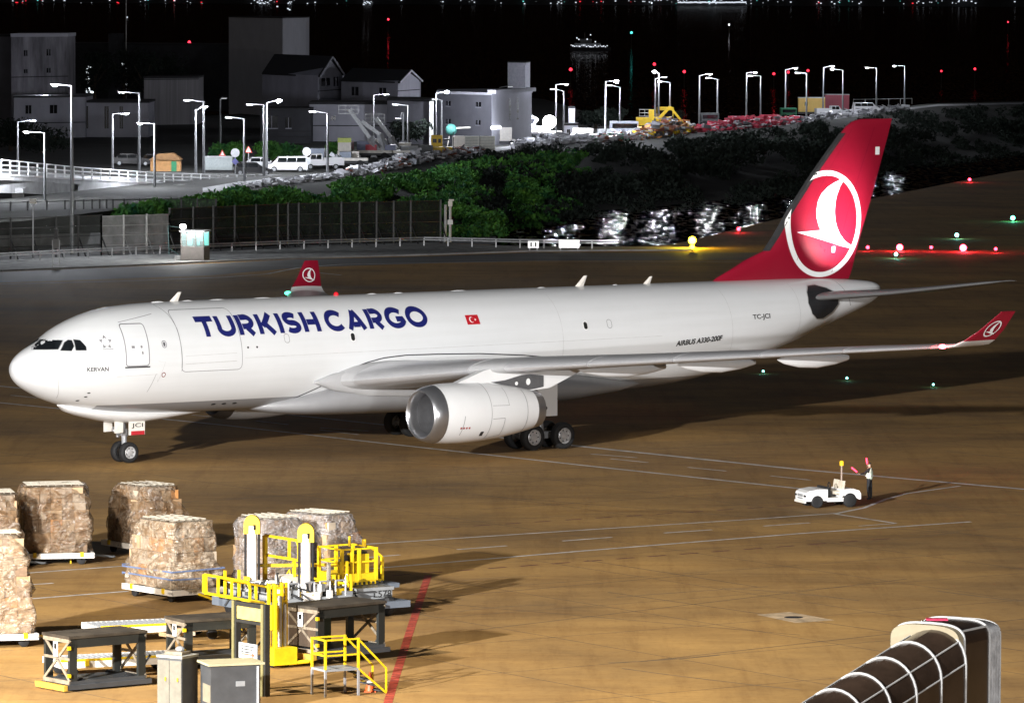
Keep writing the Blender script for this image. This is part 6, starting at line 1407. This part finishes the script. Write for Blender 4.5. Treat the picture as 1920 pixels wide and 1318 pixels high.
p = G(646, 305, ZQ); t = thing('box_unit', 'lime topped white box standing on the blue grey lorry', 'box', (p.x, p.y, ZQ+1.25)); mb = MB(); mb.bb(-.8,.8,-.6,.6,0,1.2); mb.build('body', whitep, t); mb = MB(); mb.bb(-.82,.82,-.62,.62,1.2,1.75); mb.build('top', mat('lime', (.5,.6,.08), .4), t)
truck_boom(985, 262, 170, (1000,246), (975,222), (958,205), 'white scissor crane truck beside the dazzling floodlight', carw, True)
truck_boom(1010, 262, 170, (985,250), (1005,222), (972,214), 'white knuckle crane folded left of the dazzling floodlight', carw, False)
truck_boom(1255, 246, 175, (1262,240), (1240,218), (1215,212), 'dark lorry with a folded brown crane arm at the scrap heap', dgrey, True, mat('brown_boom', (.2,.12,.08), .5))
# excavator
p = G(1215, 248, ZQ); t = thing('excavator', 'yellow excavator half buried in the scrap heap', 'excavator', p)
mb = MB(); mb.bb(-2,2,-1.2,1.2,.1,.9); mb.build('track', dark, t); mb = MB(); mb.bb(-1.8,1.2,-1.1,1.1,1,2.2); mb.build('body', yellow, t); mb = MB(); mb.bb(.1,1.2,-1,.1,2.2,3.4); mb.build('cab', yellow, t); mb = MB(); mb.bar((1.2,0,1.6),(3.3,0,3.8), .45); mb.bar((3.3,0,3.8),(5.2,0,1.4), .35); mb.build('arm', yellow, t); mb = MB(); mb.box((5.2,0,1.1),(.9,.9,.8),0,0,.5); mb.build('bucket', dark, t)
for (u, v, L_, h_, c, lab) in ((1247,240,2.4,3.2,'yellow_paint','yellow cabin box standing right of the excavator'),(1170,256,4.,2.2,None,'pale blue-white cab unit left of the excavator'),(1478,222,2.6,1.7,'g','dark green skip left of the yellow container'),(1330,236,2.8,2.0,'k','dark open cab on the trailer row')):
    p = G(u, v, ZQ); t = thing('yard_cabin', lab, 'cabin', p, .1); m_ = yellow if c == 'yellow_paint' else mat('skip_green', (.03,.2,.1)) if c == 'g' else dgrey if c == 'k' else mat('paleblue', (.55,.57,.68), .5)
    mb = MB(); mb.bb(-L_/2,L_/2,-1,1,.5,h_); mb.build('body', m_, t); mb = MB(); mb.bb(-L_/2+.2,L_/2-.2,-1.03,-1.0,h_*.55,h_*.85); mb.build('window', glass_d, t)
    for x in (-L_/2+.5,L_/2-.5): mb = MB(); mb.tube((x,-1,.4),(x,-.8,.4), .4, 12); mb.build('wheel', blackm, t)
def container(u0, u1, v0, v1, m_, lab, us_=None):
    p = G((u0+u1)/2, v1, ZQ); k = p.y/FPX; L_ = (u1-u0)*k; h_ = (v1-v0)*k; t = thing('shipping_container', lab, 'container', p, 0, 'shipping containers on the quay')
    mb = MB(); mb.bb(-L_/2,L_/2,0,2.4,.35,.35+h_-.4); mb.build('body', m_, t)
    rb = MB().box((0,0,0),(.12,.06,h_-.6)).mesh('rib', m_)
    for i in range(int(L_/.45)): inst(rb, 'rib', t, (-L_/2+.25+i*.45, -.03, .35+(h_-.4)/2))
    mb = MB(); mb.bb(-L_/2-.03,L_/2+.03,-.06,2.45,h_-.05,h_+.06); mb.build('top_frame', steel, t); mb = MB(); mb.bb(-L_/2,L_/2,.1,2.3,0,.35); mb.build('skid', dark, t)
    return t, L_, h_
t, L_, h_ = container(1497, 1547, 184, 214, mat('container_yellow', (.75,.5,.12), .5, 0, .05), 'yellow shipping container on the quay with a small dark window')
mb = MB(); mb.bb(-L_/2+1.1,-L_/2+1.6,-.09,-.065,h_*.5,h_*.75); mb.build('window', win_m, t)
container(1547, 1592, 178, 209, mat('container_red', (.42,.06,.1), .5, 0, .06), 'dull red shipping container right of the yellow one')
container(383, 435, 295, 325, mat('container_grey', (.3,.33,.33), .5), 'grey corrugated container behind the viaduct railing')
for u0, u1, v0, v1, lab in ((871,898,256,285,'left white louvred generator box of the pair'),(899,928,256,285,'right white louvred generator box of the pair')):
    p = G((u0+u1)/2, v1, ZQ); k = p.y/FPX; L_ = (u1-u0)*k; h_ = (v1-v0)*k; t = thing('generator', lab, 'generator', p); mb = MB(); mb.bb(-L_/2,L_/2,0,2,.1,h_); mb.build('body', mat('cream_generator', (.68,.68,.62), .5), t)
    for i in range(8): mb = MB(); mb.bb(-L_/2+.1,L_/2-.15,-.06,-.01,.4+i*.2,.46+i*.2); mb.build('louvre', greyp, t)
# hut, forklift, hoarding
p = G(310, 322, ZQ); t = thing('hut', 'small orange timber hut behind the viaduct railing', 'hut', p); om = mat('orange_timber', (.5,.26,.1), .7, 0, .15, 2)
mb = MB(); mb.bb(-1.7,1.7,0,2.4,0,1.4); mb.build('wall', om, t); mb = MB(); mb.prism([(-1.9,-.2,1.35),(1.9,-.2,1.35),(.9,-.2,2.1),(-.9,-.2,2.0)], (0,2.8,0)); mb.build('roof', mat('hut_roof', (.25,.13,.05)), t); mb = MB(); mb.bb(.7,1.3,-.06,-.02,0,1.2); mb.build('door', mat('hut_green', (.03,.22,.1)), t)
p = G(835, 292, ZQ); t = thing('forklift', 'small yellow and white forklift beside the orange stacked crates', 'forklift', p)
mb = MB(); mb.bb(-.9,.9,-.6,.6,.3,1.1); mb.build('body', yellow, t); mb = MB(); mb.bar((1.0,-.4,.1),(1.0,-.4,3.0), .1); mb.bar((1.0,.4,.1),(1.0,.4,3.0), .1); mb.build('mast', dark, t); mb = MB(); mb.bb(-.7,.5,-.55,.55,2.0,2.1); mb.build('roof', dark, t)
for x in (-.6,.6): mb = MB(); mb.tube((x,-.62,.3),(x,-.4,.3), .3, 12); mb.build('wheel', blackm, t)
for k in range(4):
    p = G(815+(k % 2)*8, 298, ZQ); t = thing('crate', ('lower left','lower right','upper left','upper right')[k]+' orange crate of the stack beside the forklift', 'crate', (p.x, p.y, ZQ+(k//2)*1.5)); mb = MB(); mb.bb(-.45,.45,-.4,.4,0,1.45); mb.build('box', mat('crate_orange', (.6,.28,.15) if k > 1 else (.7,.45,.03)), t)
    mb = MB(); mb.bb(-.25,.25,-.43,-.405,.5,1.0); mb.build('opening', dark, t)
# barrel mixer
p = G(846, 274, ZQ); t = thing('mixer', 'teal round mixer drum on a stand right of the bright lamp', 'mixer', p); mb = MB(); mb.sphere((0,0,2.2), .8, 12); mb.build('drum', mat('teal', (.12,.4,.36), .5), t, 40); mb = MB(); mb.bar((-.5,0,0),(-.2,0,1.7), .1); mb.bar((.5,0,0),(.2,0,1.7), .1); mb.tube((.5,0,2.4),(2.6,0,2.5), .12); mb.build('stand', whitep, t)
# road signs and mirrors
def rsign(u, v, items, lab, nm='road_sign', cat='sign'):
    p = G(u, v, ZQ); t = thing(nm, lab, cat, p); mb = MB(); mb.tube((0,0,0),(0,0,items[-1][1]), .06, 6); mb.build('pole', steel, t)
    for sh, z, s in items:
        if sh == 'o': mb = MB(); mb.tube((0,-.08,z),(0,-.12,z), s, 16); mb.build('disc', mat('sign_pale', (.7,.72,.75), .3), t)
        elif sh == 't':
            mb = MB(); mb.prism([(-s,-.08,z-s*.8),(s,-.08,z-s*.8),(0,-.08,z+s)], (0,-.03,0)); f = mb.build('triangle', mat('sign_red', (.65,.08,.05)), t); mb = MB(); mb.prism([(-s*.6,-.12,z-s*.6),(s*.6,-.12,z-s*.6),(0,-.12,z+s*.6)], (0,-.01,0)); mb.build('sign_face', print_w, f)
        elif sh == 'd': mb = MB(); mb.prism([(-s,-.08,z),(0,-.08,z-s),(s,-.08,z),(0,-.08,z+s)], (0,-.03,0)); mb.build('diamond', mat('sign_blue', (.2,.2,.5)), t)
rsign(575, 322, [('o',1.2,.5),('o',2.3,.5)], 'pair of round pale discs stacked on one pole by the white van'); rsign(441, 330, [('d',1.6,.4),('o',2.6,.5)], 'round disc sign above a small blue diamond before the grey container'); rsign(466, 325, [('t',2.7,.45)], 'red bordered triangular sign before the pale estate car'); rsign(417, 318, [('t',1.9,.4)], 'red bordered triangular sign above the grey container')
# scrap heaps, small clutter
def heap(u0, u1, dv0, dv1, n, cols, lab, big=1.):
    mb = MB()
    for k in range(n):
        u = rnd.uniform(u0, u1); v = lerp_tab(VB, u); q = rnd.random(); p = G(u, v-rnd.uniform(1, 5), ZQ); hgt = rnd.uniform(dv0, dv1)*(1-.5*abs(2*(u-u0)/(u1-u0)-1)); p.z = ZQ+hgt*q
        mb.cur = rnd.choices(range(len(cols)), [3]+[1]*(len(cols)-1))[0]; a = rnd.uniform(0, PI)
        if rnd.random() < .55: d = Vector((math.cos(a), math.sin(a)*.4, rnd.uniform(-.4,.4)))*rnd.uniform(.7,2.2)*big; mb.bar(p-d/2, p+d/2, rnd.uniform(.06,.16), rnd.uniform(.06,.2))
        else: mb.box(p, (rnd.uniform(.4,1.8)*big, rnd.uniform(.3,.8), rnd.uniform(.08,.5)), a, rnd.uniform(-.3,.3), rnd.uniform(-.3,.3))
    tag(mb.build('scrap_heap', cols, None), lab, 'scrap', kind='stuff')
lg = mat('scrap_pale', (.6,.6,.64), .5, .2); rb_ = mat('scrap_rust', (.3,.1,.06), .6); gy = mat('scrap_grey', (.2,.2,.22), .5, .3); rd = mat('scrap_red', (.5,.04,.08), .5); og = mat('scrap_orange', (.6,.25,.08)); gn = mat('scrap_green', (.1,.35,.2))
heap(965, 1110, .3, 1.8, 520, [lg, gy, lg], 'glaring pale tangle of equipment under the dazzling floodlight')
heap(1105, 1210, .2, 1.6, 420, [lg, gy, rb_, gn], 'pale and green rubble heap left of the excavator')
heap(1190, 1300, .3, 3.2, 520, [gy, lg, rb_, og, yellow], 'rusty and yellow scrap heap around the excavator')
heap(1290, 1500, .3, 2.2, 620, [rd, lg, rd, gy], 'long heap of red and white trailer parts below the lamps')
heap(1480, 1700, .2, 1.4, 480, [lg, gy, gy], 'low grey rubble strip before the containers')
heap(640, 900, .3, 1.7, 760, [lg, gy, lg, rb_], 'scattered pale equipment on the road edge below the crane trucks')
heap(430, 640, .1, .8, 300, [lg, gy], 'low pale kerbside clutter by the parked vehicles')
# fence along the quay end
p0, p1 = G(1600,198,ZQ), G(1710,196,ZQ); t = thing('quay_railing', 'thin low railing at the right end of the quay', 'railing', p0); mb = MB(); mb.bar((0,0,1.1), p1-p0+Vector((0,0,1.1)), .08); mb.build('rail', steel, t)
for k in range(6): q = (p1-p0)*k/5; mb = MB(); mb.bar(q, q+Vector((0,0,1.15)), .08); mb.build('post', steel, t)
# ================================================================== LIGHTS OUT ON THE FIELD AND THE WATER
def lightpt(u, v, colr, r, nm, lab, es=14, z=0, pole=.35, e=0, cat='light', Y=None, cone=False):
    p = G(u, v, z+pole) if Y is None else D(u, v, Y); base = Vector((p.x, p.y, z))
    t = thing(nm, lab, cat, base, 0, None); h = p.z-z
    mb = MB(); mb.tube((0,0,0),(0,0,max(.05,h-r*.6)), max(.05, r*.35), 8); mb.build('stem', dark, t)
    mb = MB(); mb.sphere((0,0,h), r, 10); mb.build('lens', mat(nm+'_%.1f_%.1f_%d' % (colr[0], colr[1], es), colr, .4, emit=colr, es=es), t, 40)
    if e: point((p.x, p.y-r-.25, p.z+.1), e, colr, .15)
RED = (1,.03,.06); CY = (.25,1,.85)
lightpt(1627,464,RED,.16,'runway_light','first red runway lamp right of the tail fin',18,e=60); lightpt(1687,464,RED,.3,'runway_light','large dazzling red runway lamp above a cyan one',40,e=500)
lightpt(1746,464,RED,.15,'runway_light','small red runway lamp midway between the two large red ones',18,e=60); lightpt(1806,465,RED,.32,'runway_light','large dazzling red runway lamp, right of the pair',40,e=700); lightpt(1867,467,RED,.15,'runway_light','small red runway lamp at the right end of the row',18,e=60)
lightpt(1680,477,CY,.17,'edge_light','cyan edge lamp just below the left large red lamp',8,e=60); lightpt(1794,441,CY,.2,'edge_light','cyan edge lamp above the right large red lamp',10,e=60); lightpt(1899,409,(.1,1,.6),.24,'edge_light','green starry edge lamp near the right edge',14,e=120)
lightpt(1818,337,RED,.2,'runway_light','lone red lamp beyond the channel at right',16,e=120); lightpt(1385,430,RED,.18,'runway_light','red lamp beside the channel left of the tail fin',16,e=100)
for u, v, l in ((1431,696,'under the wing nearest the fuselage'),(1588,709,'in the middle of its row under the wing'),(1750,721,'under the wing tip')): lightpt(u, v, CY, .07, 'taxiway_light', 'tiny cyan taxiway lamp '+l, 9, pole=.15, e=2)
lightpt(1298,451,(1,.7,.02),.36,'warning_light','dazzling amber lamp beside the channel',40,e=1500,pole=.7)
lightpt(1298,463,(1,.7,.02),.22,'warning_light','smaller amber lamp just below the dazzling one',25,pole=.4)
for u, v, r, l, c in ((1070,131,.55,'right of the dazzling floodlight',RED),(1227,121,.5,'above the excavator lamps',RED),(1283,135,.5,'right of the excavator lamps',RED),(1451,139,.45,'between two lamps over the trailer heap',RED),(1478,136,.4,'beside the lamp left of the yellow container',RED),(1515,133,.45,'above the yellow container',RED),(1765,134,.35,'first beyond the last street lamp',RED),(1828,130,.4,'second beyond the last street lamp',RED)):
    lightpt(u, v, c, r*.8, 'marker_light', 'red obstruction lamp on a water post, '+l, 3.5, z=-1.2, Y=1450)  # red aircraft obstruction lamps, put on posts standing in the water
lightpt(355,80,RED,.6,'marker_light','red marker lamp out beyond the long dark block',5,z=-1.2,Y=2150)
lightpt(1184,62,(.1,.9,.8),.55,'marker_light','cyan marker lamp right of the ship',2.5,z=-1.2,Y=2500); lightpt(728,37,RED,.6,'marker_light','tiny red marker lamp far out above the houses',6,z=-1.2,Y=3400)
lightpt(1890,42,RED,.5,'marker_light','tiny red marker lamp far out near the right edge',5,z=-1.2,Y=3600); lightpt(1367,47,(.9,.9,1),.5,'marker_light','tiny white lamp far out on the water',5,z=-1.2,Y=3500)
lightpt(595,121,(.9,.9,1),.01,'marker_light','x',1,z=-1.2,Y=2000) if False else None
# ship
p = G(1105, 96, -1.2); t = thing('ship', 'small ferry strung with bright white deck lights out on the dark water', 'ship', p)
mb = MB(); mb.loft([[(x,-2.4*w_,0),(x,2.4*w_,0),(x,3*w_,1.6),(x,-3*w_,1.6)] for x, w_ in ((-8.5,.7),(-6,1),(6,1),(9.5,.15))]); mb.build('hull', mat('ship_hull', (.1,.1,.12), .5), t)
mb = MB(); mb.bb(-6.5,5,-2,2,1.6,3.4); mb.build('deckhouse', greyp, t); mb = MB(); mb.bb(-4,1,-1.5,1.5,3.4,5.2); mb.build('bridge', greyp, t); mb = MB(); mb.bar((-2,0,5.2),(-2,0,8), .15); mb.build('mast', steel, t)
shl = mat('ship_light', (1,1,1), emit=(.85,.9,1), es=1.3)
for k in range(22): mb = MB(); mb.sphere((-8+k*.75, -2.7, 1.9+rnd.uniform(-.3,.7)), rnd.uniform(.16,.36), 6); mb.build('deck_lamp', shl, t)
for x, z in ((-5.5,5.6),(-4.6,5),(-1,5.1),(.5,7),(2.6,4)): mb = MB(); mb.sphere((x,-1.6,z), .3, 6); mb.build('mast_lamp', shl, t)

mb = MB()
for u, v in ((483,5),(487,7),(540,17),(543,19),(520,13),(682,9),(690,5),(89,38),(238,33),(180,68)):
    mb.box(D(u, v, 5200), (1.6,2,1.1))
tag(mb.build('sea_lights', lw), 'tiny white lights of far boats strewn over the dark sea', 'lights', kind='stuff')
# ================================================================== VEGETATION
def leaves(name, spots, leafm, label, cat='shrubs', stuff=True, n_per=46, ls=.3):
    rs = np.random.RandomState(5); C_ = np.array(spots, float)  # x,y,z,r
    n = len(C_)*n_per; c = np.repeat(C_, n_per, axis=0)
    d = rs.normal(size=(n, 3)); d /= np.linalg.norm(d, axis=1)[:, None]; rad = c[:, 3]*rs.uniform(.35, 1, n)**.6
    pos = c[:, :3]+d*rad[:, None]*np.array([1.1, 1, .75])
    a = rs.normal(size=(n, 3)); a /= np.linalg.norm(a, axis=1)[:, None]; b = np.cross(a, rs.normal(size=(n, 3))); b /= np.linalg.norm(b, axis=1)[:, None]
    s = ls*rs.uniform(.5, 1.3, n)[:, None]
    V = np.stack([pos-a*s, pos-b*s*.45, pos+a*s, pos+b*s*.45], 1).reshape(-1, 3)
    me = bpy.data.meshes.new(name); me.vertices.add(len(V)); me.vertices.foreach_set('co', V.ravel()); me.loops.add(n*4); me.loops.foreach_set('vertex_index', np.arange(n*4)); me.polygons.add(n); me.polygons.foreach_set('loop_start', np.arange(0, n*4, 4)); me.update(); me.validate()
    me.materials.append(leafm); o = bpy.data.objects.new(name, me); col.objects.link(o); return tag(o, label, cat, kind='stuff' if stuff else None)
lf = mat('shrub_leaves', (.085,.215,.028), .7, 0, .35, .3, c2=(.006,.07,.04), spec=.15); lfd = mat('unlit_scrub_leaves', (.028,.036,.03), .9, 0, .3, .3, spec=.05)  # scrub leaves darkened in colour, standing in for the unlit slope
def tz(u, v):   # terrain height between the foot and the crest
    va, vb = lerp_tab(VA, u), lerp_tab(VB, u); t_ = min(1, max(0, (va-v)/(va-vb))); return (0 if u < 940 else -1.5)+(3+(0 if u < 940 else 1.5))*(t_*t_*(3-2*t_))
sp1 = []; sp2 = []
for k in range(3400):
    u = rnd.uniform(225, 1110)
    if u > 960 and rnd.random() < (u-960)/150: continue
    vt = float(np.interp(u, [225,330,420,450,470,520,600,640,700,760,860,1000,1110],[398,384,368,358,372,358,352,340,340,332,308,292,284])); vb = lerp_tab(VA, u)-3
    v = vt+6+(vb-vt-6)*rnd.random()**1.2; z = tz(u, v); p = G(u, v, z)
    if mnoise.noise(Vector((p.x*.22, p.y*.045, 1))) < (-.3 if u < 700 else -.14): continue
    sp1.append((p.x, p.y, z+rnd.uniform(-.1,.5), rnd.uniform(.5,1.15)))
for k in range(3000):
    u = rnd.uniform(830, 1930)
    if u < 990 and rnd.random() < (990-u)/160: continue
    vt = lerp_tab(VB, u)+8+9*mnoise.noise(Vector((u*.02, 0, 0))); vb = lerp_tab(VA, u)-6; v = vt+(vb-vt)*rnd.random()**1.2; z = tz(u, v); p = G(u, v, z)
    if mnoise.noise(Vector((p.x*.18, p.y*.03, 4))) < -.08: continue
    sp2.append((p.x, p.y, z+rnd.uniform(-.3,.3), rnd.uniform(.5,1.5)))
for k in range(260):
    u = rnd.uniform(-60, 245); v = rnd.uniform(398, 432); p = G(u, v, 0); sp1.append((p.x, p.y, rnd.uniform(.5,1.9), rnd.uniform(.6,1.1)))
for k in range(150):
    u = rnd.choice((rnd.uniform(385,440), rnd.uniform(470,545), rnd.uniform(610,640))); p = G(u, 312, ZQ); sp1.append((p.x, p.y+18, ZQ+rnd.uniform(.4,2.0), rnd.uniform(.5,.9)))
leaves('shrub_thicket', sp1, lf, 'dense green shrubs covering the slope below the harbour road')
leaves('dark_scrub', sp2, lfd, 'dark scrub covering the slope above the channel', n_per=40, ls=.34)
def tree(u, vb, vt, Y, rr_, lab, seed, m_=lfd):
    p = D(u, vb, Y); p.z = ZQ; top = D(u, vt, Y).z-ZQ; t = thing('tree', lab, 'tree', p); r_ = random.Random(seed)
    mb = MB(); mb.tube((0,0,0),(0,0,top*.6), .3, 8, .12)
    for k in range(6): a = r_.uniform(0, 6.28); z = top*r_.uniform(.3,.6); mb.tube((0,0,z),(math.cos(a)*rr_*.6, math.sin(a)*rr_*.6, z+top*.25), .1, 6, .04)
    mb.build('trunk', mat('bark', (.08,.06,.045), .9), t)
    sp = [(r_.gauss(0,.38)*rr_, r_.gauss(0,.38)*rr_, top*r_.uniform(.35,.92), rr_*r_.uniform(.2,.4)) for k in range(34)]
    o = leaves('crown', sp, m_, None, None, False, 50, .28); o.parent = t
    return t

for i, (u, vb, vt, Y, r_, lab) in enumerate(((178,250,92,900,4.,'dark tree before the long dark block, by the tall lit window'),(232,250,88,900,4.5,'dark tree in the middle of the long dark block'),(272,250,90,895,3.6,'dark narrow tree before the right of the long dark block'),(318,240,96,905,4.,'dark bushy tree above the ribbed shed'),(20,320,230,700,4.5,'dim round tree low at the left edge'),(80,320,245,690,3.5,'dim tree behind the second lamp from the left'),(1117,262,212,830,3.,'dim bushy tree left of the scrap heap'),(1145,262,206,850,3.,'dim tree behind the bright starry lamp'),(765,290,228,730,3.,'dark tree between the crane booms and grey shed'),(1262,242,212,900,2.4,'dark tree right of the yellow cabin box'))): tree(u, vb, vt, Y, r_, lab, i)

for (u, v, L_, w_, h_, c, lab) in ((655,314,3.2,1.8,1.6,'w','white tool box on the road below the longest boom'),(775,300,3.6,1.8,1.4,'g','grey flat trailer deck right of the crane trucks'),(800,303,2.4,1.6,1.7,'k','dark generator trailer just left of the orange crates'),(862,287,2.2,1.5,1.9,'w','white upright tank trailer between the mixer and the louvred boxes'),(945,272,3.0,1.8,2.1,'w','white cab body below the lettered end wall'),(1095,262,3.4,1.8,1.3,'w','pale flatbed trailer right of the white kiosk'),(1135,259,2.6,1.6,1.0,'g','grey low trailer below the bright starry lamp'),(1390,236,4.4,2.0,1.2,'r','red low trailer under the pair of lamps in mid heap'),(1445,232,3.8,2.0,1.1,'r','red low trailer at the right of the heap')):
    p = G(u, v, ZQ); t = thing('trailer', lab, 'trailer', p, .12); m_ = {'w': whitep, 'g': greyp, 'k': dgrey, 'r': rd}[c]
    mb = MB(); mb.bb(-L_/2,L_/2,-w_/2,w_/2,.55,.8); mb.build('deck', m_, t); mb = MB(); mb.bb(-L_/2+.2,L_/2-.5,-w_/2+.15,w_/2-.15,.8,h_+.3); mb.build('load_box', m_, t)
    for x in (-L_/2+.5, L_/2-.5): mb = MB(); mb.tube((x,-w_/2,.38),(x,-w_/2+.2,.38), .38, 12); mb.build('wheel', blackm, t)
    mb = MB(); mb.bar((L_/2,0,.6),(L_/2+1.1,0,.45), .1); mb.build('drawbar', steel, t)
